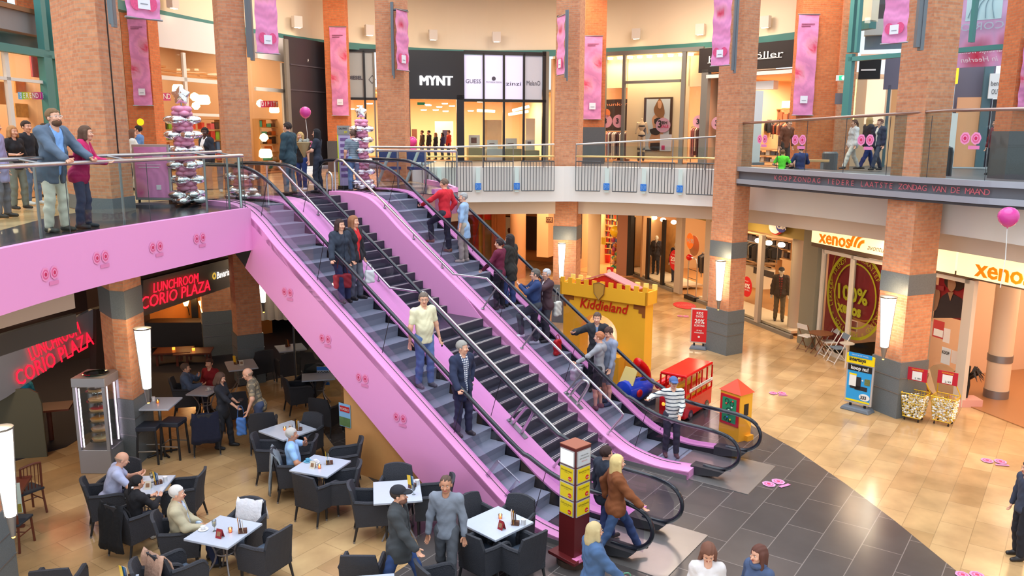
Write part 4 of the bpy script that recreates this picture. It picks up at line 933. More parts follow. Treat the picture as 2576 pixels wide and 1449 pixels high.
m=MB();rnd=random.Random(3)
for i in range(5):q=fca.atb(1885+i*14,664,-1.9);m.ball(q,(.22,.16,.06),10,6)
o=m.build('folded_knitwear',mat('knit_tan',(170,130,90),.9),t,world=True);o['kind']='stuff'
def mannequin(loc,rz,h,label,top,bottom,head=(240,226,200),wave=0.):return(loc,rz,h,label,top,bottom,head,wave)
# floor stickers
def flat_rose(x,y,z,s,rz,label,name='rose_sticker',n=None,up=None,parent=None):
    pass
# cream round column and grey wall between the two shops
m=MB();q=bz(1986,838);m.lathe([(.33,0),(.33,.1),(.3,.12),(.3,3.86)],(q[0]+.25,q[1]+.1,0),20);m.build('column',mat('column_cream',(214,196,172),.6),smooth=True,kind='structure',label='round cream column at the end of the clothing shop window',cat='pillar')
fx=FP(bz(2036,870)[:2],bz(2460,1037)[:2])
fgw=FP(bz(2010,858)[:2],bz(2040,872)[:2]);m=MB();fgw.rect(m,.12,0,fgw.L+.25,3.9,.15);struct(m,'wall_pier',mat('wall_greenish',(126,124,108),.7))
# ---- household shop with the yellow sign
room(fx,3.9,15.5,7.0,0,3.7,mat('shop_wall_buff2',(226,190,160),.7),mat('shop_floor_brown',(170,118,76),.3),mat('shop_ceiling_buff',(220,180,140),.8),300,2,(1,.74,.5))
m=MB();SRED=mat('shop_wall_red',(186,30,40),.7);_b=[tuple(fx.pt(s_,0,o_)[:2])for s_,o_ in((3.95,-6.9),(15.4,-6.9),(15.4,-1))];m.ribbon(_b[:2],1.5,3.65,-.06);m.ribbon(_b[1:],1.5,3.65,-.06);struct(m,'wall_panel',SRED)
room(fx,.2,3.8,2.5,0,3.4,mat('shop_wall_buff',(190,150,120),.8),_M['shop_floor_brown'],_M['shop_ceiling_buff'],60,1)
SGL=mat('sign_cream_glow',(255,232,176),.5,emit=.7);SOR=mat('letter_orange_glow',(250,140,0),.5,emit=.25)
zt,zb_=fx.at(2150,586)[2],fx.at(2150,627)[2]
t=thing('shop_sign',fx.pt(2,zb_,0),0,'glowing cream sign with orange name and curved stripes left of the pillar','sign')
m=MB();fx.rect(m,.0,zb_,fx.sz(2245,620)[0],zt,.15,.05);m.build('light_box',SGL,t,world=True)
ftext(fx,'xenos',2117,602,34,SOR,off=.22,bold=.02,width_px=82,parent=t,ext=.02)
m=MB()
for r0 in(.26,.42,.58):
    c0=fx.at(2190,627)+fx.n*.22;m2=[c0+fx.u*(-r0*math.cos(a))+A(0,0,r0*math.sin(a))for a in np.linspace(.05,math.pi/2,8)]
    m3=[c0+fx.u*(-(r0-.09)*math.cos(a))+A(0,0,(r0-.09)*math.sin(a))for a in np.linspace(.05,math.pi/2,8)]
    for i in range(7):m.slabp([m2[i],m2[i+1],m3[i+1],m3[i]],fx.n*.02)
m.build('stripes',SOR,t,world=True)
ftext(fx,'avontuur',2226,626,15,mat('letter_brown',(110,80,60)),off=.22,shear=.3,width_px=58,parent=t)
sA,sB,sC=fx.sz(2330,640)[0],fx.sz(2423,660)[0],fx.L+3.4
zt2,zb2=fx.at(2423,632)[2],fx.at(2423,690)[2]
t=thing('shop_sign',fx.pt(sB+1.5,zb2,0),0,'glowing cream sign with orange name running out of the picture','sign')
m=MB();fx.rect(m,sB+.03,zb2,sC,zt2,.15,.05);m.build('light_box',SGL,t,world=True)
ftext(fx,'xenos',2545,687,46,SOR,off=.22,bold=.02,width_px=150,parent=t,ext=.02)
m=MB();fx.rect(m,sA-.8,zb2,sB-.03,zt2,.15,.05);m.build('light_box',SGL,label='blank glowing cream sign box between the pillar and the lettered box',cat='sign')
m=MB();fx.rect(m,0,zb_-.12,sC,zb_,.16,.03);struct(m,'trim_11',mat('trim_brown',(90,70,56),.5))
WF=mat('window_frame_white',(222,214,200),.5)
zf=zb_-.16
m=MB()
s0=fx.sz(2070,760)[0];s1=fx.sz(2143,760)[0];s2=fx.sz(2236,800)[0];s3=fx.sz(2338,850)[0];s4=fx.sz(2432,870)[0]
for a,b in((s0-.05,s0+.05),(s1-.05,s1+.06),(s3-.06,s3+.04),(s4-.14,s4+.14)):fx.rect(m,a,0,b,zf,.12,0)
fx.rect(m,s0,zf-.1,s4,zf,.12,0);fx.rect(m,s0,0,s3,.1,.12,0);struct(m,'window_frame',WF)
for a,b in((s0,s1),(s1,s3),(s3,s4)):
    wn[0]+=1;m=MB();m.add([fx.pt(a,.1,.05),fx.pt(b,.1,.05),fx.pt(b,zf-.1,.05),fx.pt(a,zf-.1,.05)],[(0,1,2,3)]);struct(m,'window_%d'%wn[0],WGLASS)
t=thing('stamp_poster',fx.pt((s0+s2)/2,.3,0),0,'huge dark red window poster printed with a yellow round stamp','poster')
CRIM=mat('poster_crimson',(150,20,36),.5,noise=.15,nscale=2);YEL=mat('print_yellow',(216,206,30),.5);YORG=mat('print_ochre',(190,120,30),.5)
m=MB();fx.rect(m,s0+.08,.35,s1,zf-.12,.01,-.05);fx.rect(m,s1,1.25,s2+.2,zf-.12,.01,-.05);m.build('sheet',CRIM,t,world=True)
def ring(fp,x,y,rx,ry,th,off,m_,name,parent,n=36):
    c0=fp.at(x,y)+fp.n*off;k=((c0-CAM)@CW)/F;ku=abs(fp.sz(x+rx,y)[0]-fp.sz(x-rx,y)[0])/2;kz=ry*k;mm=MB()
    for i in range(n):
        a,b=2*math.pi*i/n,2*math.pi*(i+1)/n
        q=lambda r,z,g:c0+fp.u*r*math.cos(g)+A(0,0,z*math.sin(g))
        mm.slabp([q(ku,kz,a),q(ku,kz,b),q(ku-th,kz-th,b),q(ku-th,kz-th,a)],fp.n*.004)
    return mm.build(name,m_,parent,world=True)
ring(fx,2150,745,74,112,.07,.0,YEL,'stamp_ring',t);ring(fx,2150,745,54,84,.05,.0,YEL,'stamp_ring',t);ring(fx,2165,700,80,110,.05,-.03,YORG,'stamp_ring',t);ring(fx,2150,745,70,106,.02,.0,YEL,'stamp_ring',t)
ftext(fx,'100%',2143,742,38,YEL,off=.01,bold=.03,width_px=78,parent=t,shear=-.1);ftext(fx,'xenos',2137,778,28,YEL,off=.01,bold=.05,width_px=62,parent=t)
def arctext(fp,s,x,y,rx,ry,a0,a1,hpx,m_,off,parent):
    n=len(s);c0=fp.at(x,y)+fp.n*off;k=((c0-CAM)@CW)/F;ku=abs(fp.sz(x+rx,y)[0]-fp.sz(x-rx,y)[0])/2;kz=ry*k
    for i,ch in enumerate(s):
        if ch==' ':continue
        a=D2R(a0+(a1-a0)*i/max(1,n-1));p_=c0+fp.u*ku*math.cos(a)+A(0,0,kz*math.sin(a));tn=fp.u*(math.sin(a))+A(0,0,-math.cos(a))
        if abs(a1)>900:pass
        upv=fp.u*math.cos(a)+A(0,0,math.sin(a));text('letter',ch,p_,tn,upv,hpx*k,m_,parent=parent,ext=.0)
arctext(fx,'* TRENDY * DECORATIEF * VERRASSEND * PRAKTISCH * LEKKER',2150,745,63,96,165,-190,12,YEL,.01,t)
arctext(fx,'100% XENOS',2165,700,62,88,120,10,18,YORG,-.02,t)
panel(fx,2128,805,2158,830,mat('notice_grey',(196,186,176)),'window_notice','pale notice inside the household shop window under the stamp','notice',off=-.3)
# clerk poster window
t=thing('woman_poster',fx.pt((s3+s4)/2,1.7,0),0,'red window poster of a smiling curly-haired woman holding a card','poster')
za,zc=fx.at(2390,800)[2],zf-.12;m=MB();fx.rect(m,s3+.08,za,s4-.3,zc,.01,-.05);m.build('sheet',mat('poster_red',(190,26,44),.5),t,world=True)
shape(fx,[(2346,800),(2350,770),(2368,745),(2384,735),(2400,742),(2418,752),(2424,775),(2424,800)],-.03,mat('print_navy',(56,44,62)),'blouse',t,sm=False)
shape(fx,[(2375,700),(2390,693),(2408,702),(2422,706),(2424,722),(2408,732),(2396,728),(2382,724),(2374,712)],-.03,mat('print_curls',(70,40,30)),'hair',t)
shape(fx,[(2384,704),(2396,702),(2404,714),(2400,728),(2392,734),(2384,724)],-.015,PSKIN,'face',t);shape(fx,[(2346,745),(2354,728),(2364,736),(2358,770),(2350,782),(2342,775)],-.015,PSKIN,'hand',t)
shape(fx,[(2384,735),(2398,735),(2390,757)],-.012,PSKIN,'neck',t,sm=False);panel(fx,2352,718,2374,730,mat('card_red',(200,60,70)),'card',parent=t,off=-.01,t=.01)
for i,(x0,y0,x1,y1,c_)in enumerate(((2326,805,2350,842,(220,190,170)),(2352,806,2380,850,(196,60,60)),(2378,826,2395,862,(236,230,226)),(2373,874,2396,916,(220,228,232)),(2398,882,2416,915,(230,220,210)),(2416,890,2424,918,(60,120,200)))):
    t=thing('window_flyer',fx.at((x0+x1)/2,y1),0,('beige flyer taped low under the woman poster','red flyer with food photo under the woman poster','white flyer beside the red food flyer','blue and white sale flyer low on the door glass','pale flyer beside the sale flyer','small blue flyer by the white door post')[i],'flyer')
    panel(fx,x0,y0,x1,y1,mat('flyer_%d'%i,c_,.6),'sheet',parent=t,off=.06,t=.005)
    if i==3:ftext(fx,'KOOP',(x0+x1)/2,887,8,PBLK,off=.07,parent=t,width_px=19,bold=.03)
    if i==1:panel(fx,x0+2,y0+22,x1-2,y1-4,WHITE,'text_block',parent=t,off=.067,t=.003)
# inside: checkout counter, column
t=thing('checkout_counter',fx.at(2400,850)-fx.n*3,0,'cream checkout counter inside the household shop','counter')
panel(fx,2400,795,2500,880,mat('counter_cream',(226,196,170),.6),'body',parent=t,off=-3.2,t=.7);panel(fx,2396,788,2504,796,mat('counter_top',(240,214,190),.4),'worktop',parent=t,off=-3.25,t=.85);panel(fx,2440,780,2456,790,BLACK,'card_reader',parent=t,off=-2.9,t=.2)
q=bz(2520,1008);t=thing('column',q,0,'round cream column with two metal bands in the shop entrance','pillar',kind='structure');m=MB();m.lathe([(.27,0),(.27,3.8)],(0,.27,0),24);m.build('shaft',mat('column_cream2',(232,208,180),.5),t,smooth=True)
m=MB();m.lathe([(.285,.0),(.285,.22)],(0,.27,0),24);m.lathe([(.285,.95),(.285,1.12)],(0,.27,0),24);m.build('band',STEELM,t,smooth=True)
t=thing('plant_stand',bz(2440,1025),0,'dark potted plant on a pink block by the shop door','plant');m=MB();m.box((0,.2,.09),(.6,.4,.18));m.build('block',mat('block_pink',(226,170,160)),t)
m=MB();m.tube([(0,.2,.18),(.03,.2,.5),(0,.2,.75)],.03,6);m.build('stem',BLACK,t);m=MB();rnd=random.Random(4)
for i in range(26):a=rnd.uniform(0,6.28);m.tube([(0,.2,.6+.2*rnd.random()),(.2*math.cos(a),.2+.2*math.sin(a),.8+.15*rnd.random()),(.33*math.cos(a),.2+.33*math.sin(a),.62+.2*rnd.random())],[.01,.03,.004],4)
m.build('leaves',mat('leaf_dark',(40,30,26),.6),t)
t=thing('wicker_basket',bz(2290,1010)+A(.3,.7,0),0,'open wicker basket with papers behind the wire bins','basket');m=MB();m.lathe([(.3,0),(.42,.55),(.4,.56),(.28,.04)],(0,0,0),18);m.build('body',mat('wicker',(150,116,84),.9,bump=.6,bscale=60),t);m=MB();m.tube([(.38*math.cos(a),.1*math.sin(a),.55+.3*math.sin(a))for a in np.linspace(0,math.pi,9)],.02,6);m.build('handle',mat('wicker_dark',(80,54,40)),t);m=MB();m.slabp([(-.2,-.1,.5),(.1,-.15,.55),(.15,.05,.75),(-.18,.1,.7)],(0,0,.01));m.build('paper',WHITE,t)
m=MB();m.slabp([A(0,0,0)]+[A(.5*math.cos(a),0,.5*math.sin(a))for a in np.linspace(0,3.0,9)],A(0,.02,0));m.M=None
q=bz(2385,1010)+A(.1,.55,.35);mm=MB(Matrix.Translation(Vector(tuple(q))));mm.slabp([A(.42*math.cos(a),.2*math.sin(a),.4*math.sin(a))for a in np.linspace(0,6.28,17)[:-1]],A(.01,-.02,.01));mm.build('round_board',mat('board_buff',(216,186,150),.8),label='round buff board leaning behind the wire bins',cat='board')
# ================================================================ back of the lower level
fk=FP(dep(1190,560,40)[:2],dep(1410,560,38)[:2])
ORG=mat('wall_orange',(206,130,70),.7);BRN=mat('wall_brown',(92,46,30),.6)
def zq(fp,x,y):return fp.at(x,y)[2]
m=MB();fk.rect(m,-6,0,fk.L+.5,3.9,.1,-3.2);struct(m,'wall_back',ORG)
t=thing('stained_window',fk.at(1240,660),0,'tall window of red, yellow and green film beside the brown posts','window display')
for i,(x0,x1,c_)in enumerate(((1190,1204,(190,70,50)),(1205,1219,(222,176,60)),(1221,1241,(150,120,60)))):panel(fk,x0,536,x1,660,mat('film_%d'%i,c_,.4,noise=.45,nscale=2),'pane',parent=t,off=.0,t=.03)
panel(fk,1196,536,1242,552,mat('film_red',(214,60,40),.4),'header',parent=t,off=.04)
mulls(fk,[(1219,536,1221,660),(1241,533,1245,665),(1255,533,1272,665)],mat('post_copper',(176,104,60),.5),t=.2)
panel(fk,1245,533,1256,660,mat('poster_copper',(206,130,80),.5,noise=.3,nscale=4),'poster','copper coloured poster strip between the brown posts','poster')
t=thing('framed_picture',fk.at(1281,603)-fk.n*2,0,'white framed picture with a dark figure beside the cream column','picture');panel(fk,1271,543,1290,603,mat('frame_dark',(60,34,26)),'frame',parent=t,off=-2,t=.05);panel(fk,1272,546,1286,601,mat('picture_pale',(226,206,180),.6),'print',parent=t,off=-1.94,t=.01);disc(fk,1281,580,4,7,-1.92,BRN,'figure',t)
m=MB();q=dep(1303,600,37);m.lathe([(.36,0),(.36,3.9)],(q[0],q[1],0),18);m.build('column',mat('column_tan',(206,150,104),.6),smooth=True,kind='structure',label='tan round column left of the dark doorway',cat='pillar')
panel(fk,1316,544,1352,628,mat('door_black',(58,40,40),.5),'door_1',kind='structure',off=-2.9,t=.1);panel(fk,1352,535,1372,640,BRN,'wall_brown',kind='structure',off=-1.0,t=.1)
panel(fk,1372,533,1400,640,mat('wall_cream2',(236,190,140),.7),'wall_kiosk',kind='structure',off=-.2,t=1.2)
panel(fk,1374,546,1391,560,BRN,'wall_board','brown lettered board on the cream kiosk wall','board',off=1.02,t=.02)
ftext(fk,'COE',1382,553,9,mat('letter_sand',(220,180,130)),off=1.06,width_px=14,label='sand coloured letters on the brown board',cat='sign',name='lettering')
t=thing('exit_sign',fk.at(1323,532),0,'small green exit sign under the balcony soffit','sign');panel(fk,1314,529,1332,535,_M['exit_green'],'face',parent=t,off=.5,t=.02);panel(fk,1314,526,1332,529,WHITE,'case',parent=t,off=.5)
# book and toy shop
fo=FP(dep(1450,600,38.5)[:2],dep(1600,600,36.5)[:2])
room(fo,-.3,fo.L+.2,6,0,3.8,mat('shop_wall_amber',(206,156,106),.8),_M['shop_floor_amber'],_M['shop_ceiling_tan'],260,1)
bookc=[(200,60,50),(60,80,140),(230,210,170),(180,140,90),(60,60,70),(220,170,60),(120,150,170),(150,60,90)]
goods(fo,1500,536,1552,640,16,7,-3,'tall yellow bookcase packed with books behind the cream column','bookcase',21,bookc,.95,.3,True,'bookcase',mat('shelf_yellow',(226,190,110),.6))
goods(fo,1464,536,1478,640,4,7,-1.5,'narrow bookcase left of the cream column','bookcase',22,bookc,.95,.3,True,'bookcase',_M['shelf_yellow'])
panel(fo,1452,533,1464,650,mat('wood_dark',(60,34,24)),'door_frame',kind='structure');panel(fo,1552,533,1566,556,mat('poster_blue',(70,110,130)),'hanging_poster','blue hanging poster over the toy ball rack','poster',off=-1)
m=MB();q=bz(1487,712);m.lathe([(.28,0),(.28,3.9)],(q[0]+.1,q[1],0),20);m.build('column',mat('column_cream3',(210,186,150),.6),smooth=True,kind='structure',label='round cream column in front of the tall bookcase',cat='pillar')
mulls(fo,[(1566,535,1592,690)],mat('pier_mauve',(160,110,86),.6),t=.5);mulls(fo,[(1592,535,1600,690)],BLACK,t=.3,off=.2)
YB=mat('balloon_yellow',(240,196,30),.3)
m=MB();q=fo.atb(1550,582,.3);m.ball(q,(.29,.29,.27),16,10);m.build('yellow_balloon',YB,smooth=True,label='big yellow ball floating over the toy ball rack',cat='balloon')
t=thing('ball_rack',bz(1551,690),0,'wire column rack full of coloured toy balls','rack');q=fo.at(1551,640);rnd=random.Random(9)
bm_=[mat('ball_%d'%i,c_,.4)for i,c_ in enumerate(((210,60,40),(230,130,50),(60,160,110),(60,110,180),(220,190,60),(170,60,110),(210,160,130)))]
H=1.9
for i in range(34):
    m=MB();z=.35+(i//4)*.21;a=i*1.57+.5*(i//4);m.ball((.17*math.cos(a),.17*math.sin(a),z),(.105,.105,.105),10,7);m.build('ball',bm_[rnd.randrange(7)],t,smooth=True)
m=MB()
for a in range(6):m.tube([(.3*math.cos(a*1.047),.3*math.sin(a*1.047),0),(.3*math.cos(a*1.047),.3*math.sin(a*1.047),2.2)],.01,4)
for z in(.05,.8,1.5,2.2):m.tube([(.3*math.cos(a),.3*math.sin(a),z)for a in np.linspace(0,6.28,13)[:-1]],.01,4,True)
m.build('wire_frame',STEELM,t)
m=MB();q=bz(1523,662);m.lathe([(.26,0),(.33,.95),(.3,.95),(.24,.05)],(q[0],q[1]+.2,0),14);m.build('red_bin',RED,label='red basket bin in front of the bookcase',cat='bin')
for i,(x,y,c_)in enumerate(((1503,598,(226,190,50)),(1519,607,(226,190,50)))):
    panel(fo,x-5,y-10,x+5,y+8,mat('tag_yellow',c_),'yellow_tag',('yellow hanging tag on the bookcase','yellow hanging tag above the red basket bin')[i],'tag',off=-1)
t=thing('sale_sign',bz(1535,712),0,'small red sale sign peeping over the castle roof','sign');fz=FP(bz(1528,712)[:2],bz(1546,712)[:2]);panel(fz,1526,672,1543,690,REDS,'board',parent=t,t=.02);disc(fz,1532,683,5,6,.03,WHITE,'disc',t);panel(fz,1533,690,1536,712,STEELM,'pole',parent=t,t=.03)
# closing walls far behind everything
m=MB();m.ribbon([(-3.5,40),(-3.5,44.5),(14,44.5),(20,38),(23,30),(24,20),(23,6)],0,3.9,.1);struct(m,'wall_back',mat('wall_far_brown',(150,96,64),.8))
m=MB();m.ribbon([(-3.6,25),(-3.6,40)],0,4.2,.1);struct(m,'wall_left',mat('wall_service',(80,60,50),.8))
for x,y,z,s_,p_ in((-.5,31,3.75,3,130),(3.5,31,3.75,3,130),(7.2,27.0,3.75,1.5,70),(9.8,21,3.78,1.2,60),(11,16.5,3.75,1.2,60),(1,36,3.75,3,120)):area((x,y,z),s_,p_,(1,.70,.44))
# warm light on the walkway of the upper ring
for x,y,p_ in((-6.5,28,200),(-3,31.5,200),(1.5,32.5,200),(6,31,200),(8.8,27,150)):area((x,y,12.2),2.2,p_,(1,.82,.66))
# ================================================================ lunchroom
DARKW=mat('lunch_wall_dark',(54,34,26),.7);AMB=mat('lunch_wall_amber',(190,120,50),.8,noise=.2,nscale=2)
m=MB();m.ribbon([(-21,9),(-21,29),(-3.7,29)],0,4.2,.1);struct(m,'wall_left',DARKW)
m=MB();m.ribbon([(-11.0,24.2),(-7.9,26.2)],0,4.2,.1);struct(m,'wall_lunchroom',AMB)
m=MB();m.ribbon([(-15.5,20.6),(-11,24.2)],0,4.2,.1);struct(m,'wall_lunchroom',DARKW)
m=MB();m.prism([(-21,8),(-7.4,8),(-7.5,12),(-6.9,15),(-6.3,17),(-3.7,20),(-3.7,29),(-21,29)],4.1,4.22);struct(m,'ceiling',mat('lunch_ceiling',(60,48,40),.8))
fs2=FP(dep(350,740,17.7)[:2],dep(592,700,22.0)[:2])
BRD=mat('sign_board_brown',(86,80,76),.5)
NEON=mat('neon_red',(255,20,48),.5,emit=1.3)
def slopebox(fp,q,t_,m_,name,parent=None,off=0.,**kw):
    mm=MB();mm.slabp([fp.at(x,y)+fp.n*off for x,y in q],fp.n*t_);return mm.build(name,m_,parent,world=parent is not None,**kw)
t=thing('lunchroom_sign',fs2.at(460,760),0,'brown board with red neon lettering and a small gold brewer logo','sign')
slopebox(fs2,[(352,795),(581,718),(581,648),(352,705)],.08,BRD,'board',t)
def ltext(fp,s,x0,y0,x1,y1,h,m_,off,parent,**kw):
    a,b=fp.at(x0,y0)+fp.n*off,fp.at(x1,y1)+fp.n*off;c=(a+b)/2;k=((c-CAM)@CW)/F;d=b-a
    return text('lettering',s,c,d,(0,0,1),h*k,m_,parent=parent,width=float(np.linalg.norm(d)),**kw)
ltext(fs2,'LUNCHROOM',372,726,487,699,24,NEON,.12,t,shear=.12,ext=.012);ltext(fs2,'CORIO PLAZA',340,766,516,718,30,NEON,.12,t,shear=.12,ext=.012)
ltext(fs2,'Bavaria',534,694,566,684,17,mat('letter_white_glow',(240,236,230),.5,emit=1),.12,t,shear=.1,bold=.02)
ring(fs2,528,694,5,9,.05,.12,mat('gold_glow',(220,180,70),.5,emit=.6),'logo_ring',t,n=14)
fs1=FP(bz(0,1170)[:2],bz(200,1095)[:2]);
t=thing('lunchroom_sign',fs1.at(120,900),0,'grey board with big red neon lettering left of the cake cabinet','sign')
slopebox(fs1,[(-60,1035),(8,998),(231,847),(227,776),(0,890),(-60,920)],.1,mat('sign_board_grey',(130,132,140),.5),'board',t)
ltext(fs1,'LUNCHROOM',62,893,188,824,34,NEON,.14,t,shear=.1,ext=.012);ltext(fs1,'CORIO PLAZA',28,955,219,850,40,NEON,.14,t,shear=.1,ext=.012)
slopebox(fs1,[(226,1090),(250,1082),(250,770),(226,776)],.2,DARKW,'wall_lunchroom',kind='structure')
m=MB();m.ribbon([tuple(fs1.pt(-4,0)[:2]),tuple(fs1.pt(fs1.L+.5,0)[:2])],fs1.at(226,776)[2]-.02,4.1,.1);struct(m,'wall_lunchroom',DARKW)
m=MB();m.ribbon([tuple(fs2.pt(-1,0)[:2]),tuple(fs2.pt(fs2.L+.3,0)[:2])],fs2.at(581,648)[2]-.05,4.1,.1);struct(m,'wall_lunchroom',DARKW)
# sconces, menu boards, counters in the dark room
for x,y,l in((468,768,'amber wall sconce left of the dark wall strip'),(509,771,'amber wall sconce right of the dark wall strip'),(437,877,None)):
    if l is None:continue
    q=dep(x,y,24.2);t=thing('wall_sconce',q,0,l,'wall lamp');m=MB();m.lathe([(.05,-.02),(.11,.16)],(0,0,0),12);m.build('shade',mat('sconce_glow',(255,180,90),.5,emit=9),t)
    m=MB();m.tube([(0,0,0),(.02,.1,-.12),(0,.2,-.35)],.015,6);m.build('arm',BLACK,t)
    ll=bpy.data.lights.new('sconce_light','POINT');ll.energy=14;ll.color=(1,.55,.22);oo=bpy.data.objects.new('sconce_light',ll);C.objects.link(oo);oo.parent=t;oo.location=(0,-.15,.2)
fw=FP(dep(400,750,24.6)[:2],dep(600,750,24.7)[:2])
panel(fw,482,715,498,830,BLACK,'wall_strip',kind='structure',t=.05);panel(fw,524,727,548,765,mat('board_dark',(50,40,36)),'menu_board','small dark chalk board high on the lunchroom wall','board',t=.04)
panel(fw,553,768,577,800,mat('poster_bw',(170,160,140),.6,noise=.6,nscale=8),'wall_poster','black and white poster on the lunchroom wall','poster',t=.03)
panel(fw,385,800,600,860,mat('bar_front',(34,26,24),.5),'bar_counter','long dark bar counter under the amber sconces','counter',t=.6,off=.3)
fgp=FP(dep(594,800,23.0)[:2],dep(634,800,22.6)[:2]);panel(fgp,604,785,629,815,mat('poster_beer',(120,100,110),.6,noise=.6,nscale=9),'wall_poster','small lettered poster on the brick pillar in the lunchroom','poster',off=.3)
area((-11.5,20,4.0),2.0,60,(1,.6,.3));area((-9.6,13.4,4.0),.8,40,(1,.8,.6))
# wood panel under the escalator
t=thing('wood_screen',P(10.2,10.5,0),YAW,'light wooden screen under the escalator carrying a beer poster','screen')
m=MB();m.slabp([P(11.35,10.45,0),P(9.0,10.45,0),P(9.0,10.45,.1),P(11.35,10.45,1.82)],N*.05);m.build('panel',mat('beech',(206,150,92),.5,noise=.12,nscale=3),t,world=True)
fp_=FP(P(11.35,10.44,0)[:2],P(9,10.44,0)[:2]);panel(fp_,854,1016,882,1073,mat('poster_sky',(130,180,220),.5),'poster',parent=t,t=.008);panel(fp_,855,1050,882,1072,mat('poster_green',(90,120,70),.5,noise=.4,nscale=9),'poster_field',parent=t,t=.01)
panel(fp_,856,1022,880,1036,mat('poster_red2',(190,30,30)),'poster_logo',parent=t,t=.014);ftext(fp_,'TEXELS',868,1029,6,WHITE,off=.02,width_px=22,parent=t)
# ================================================================ railings
def rail_run(path,z,r,m_,parent,name='rail'):
    mm=MB();mm.tube([A(p[0],p[1],z if not callable(z)else z(i/(len(path)-1)))for i,p in enumerate(path)],r,8);return mm.build(name,m_,parent,world=True,smooth=True)
# left balcony
t=thing('balcony_railing',(-6,12,5),0,'glass and steel railing of the balcony where the bearded man leans','railing')
pth=off2(LFc,.1)+[tuple(P(13.9,10.25,0)[:2])];inn=off2(LFc,.55)
rail_run(pth,6.05,.032,STEEL,t);rail_run(inn[:-1],6.12,.03,STEEL,t);rail_run(off2(LFc,.35)[:-2],6.06,.008,STEELM,t,'wire');rail_run(off2(LFc,.45)[:-2],6.06,.008,STEELM,t,'wire')
m=MB();m.tube([A(pth[-1][0],pth[-1][1],6.05),A(pth[-1][0],pth[-1][1],5.0)],.03,8);m.build('end_post',STEEL,t,world=True)
for k in(4,9,14,19,24,27):
    a,b=pth[k],inn[k];m=MB();m.tube([A(a[0],a[1],6.05),A(b[0],b[1],6.12)],.016,6);m.build('cross_arm',STEELM,t,world=True)
    c_=off2(LFc,.3)[k];m=MB();m.tube([A(c_[0],c_[1],6.06),A(c_[0],c_[1],5.0)],.022,8);m.build('post',STEELM,t,world=True)
for a,b in zip(range(0,len(pth)-5,5),range(5,len(pth),5)):
    m=MB();pts=pth[a:b+1]
    for q0_,q1_ in zip(pts[:-1],pts[1:]):m.add([A(q0_[0],q0_[1],4.98),A(q1_[0],q1_[1],4.98),A(q1_[0],q1_[1],6.02),A(q0_[0],q0_[1],6.02)],[(0,1,2,3)])
    m.build('glass_panel',GLASS,t,world=True);m=MB();m.tube([A(pts[-1][0],pts[-1][1],5),A(pts[-1][0],pts[-1][1],6.0)],.006,4);m.build('joint',DARKM,t,world=True)
m=MB();pts=pth[25:]
for q0_,q1_ in zip(pts[:-1],pts[1:]):m.add([A(q0_[0],q0_[1],4.98),A(q1_[0],q1_[1],4.98),A(q1_[0],q1_[1],6.02),A(q0_[0],q0_[1],6.02)],[(0,1,2,3)])
m.build('glass_panel',GLASS,t,world=True)
# landing rail right of the escalators
t=thing('landing_railing',P(14,16.3,5),0,'glass and steel railing beside the crowded escalator head','railing')
pa=[tuple(P(16.2,16.0,0)[:2]),tuple(P(14.2,16.0,0)[:2]),tuple(P(13.46,16.0,0)[:2]),tuple(P(13.46,16.55,0)[:2])]
q0_=dep(948,381,22.0);pa=[tuple(q0_[:2]),tuple(dep(1149,381,21.3)[:2])]
rail_run(pa,6.04,.032,STEEL,t);rail_run([tuple(dep(932,372,22.6)[:2]),tuple(dep(1115,372,22.0)[:2]),tuple(dep(1149,381,21.3)[:2])],6.12,.028,STEEL,t)
for x in(948,1000,1070,1149):
    q=dep(x,400,22-(x-948)*.0035);m=MB();m.tube([A(q[0],q[1],5.0),A(q[0],q[1],6.04)],.025,8);m.build('post',STEELM,t,world=True)
m=MB();m.add([A(pa[0][0],pa[0][1],5),A(pa[1][0],pa[1][1],5),A(pa[1][0],pa[1][1],6.0),A(pa[0][0],pa[0][1],6.0)],[(0,1,2,3)]);m.build('glass_panel',GLASS,t,world=True)
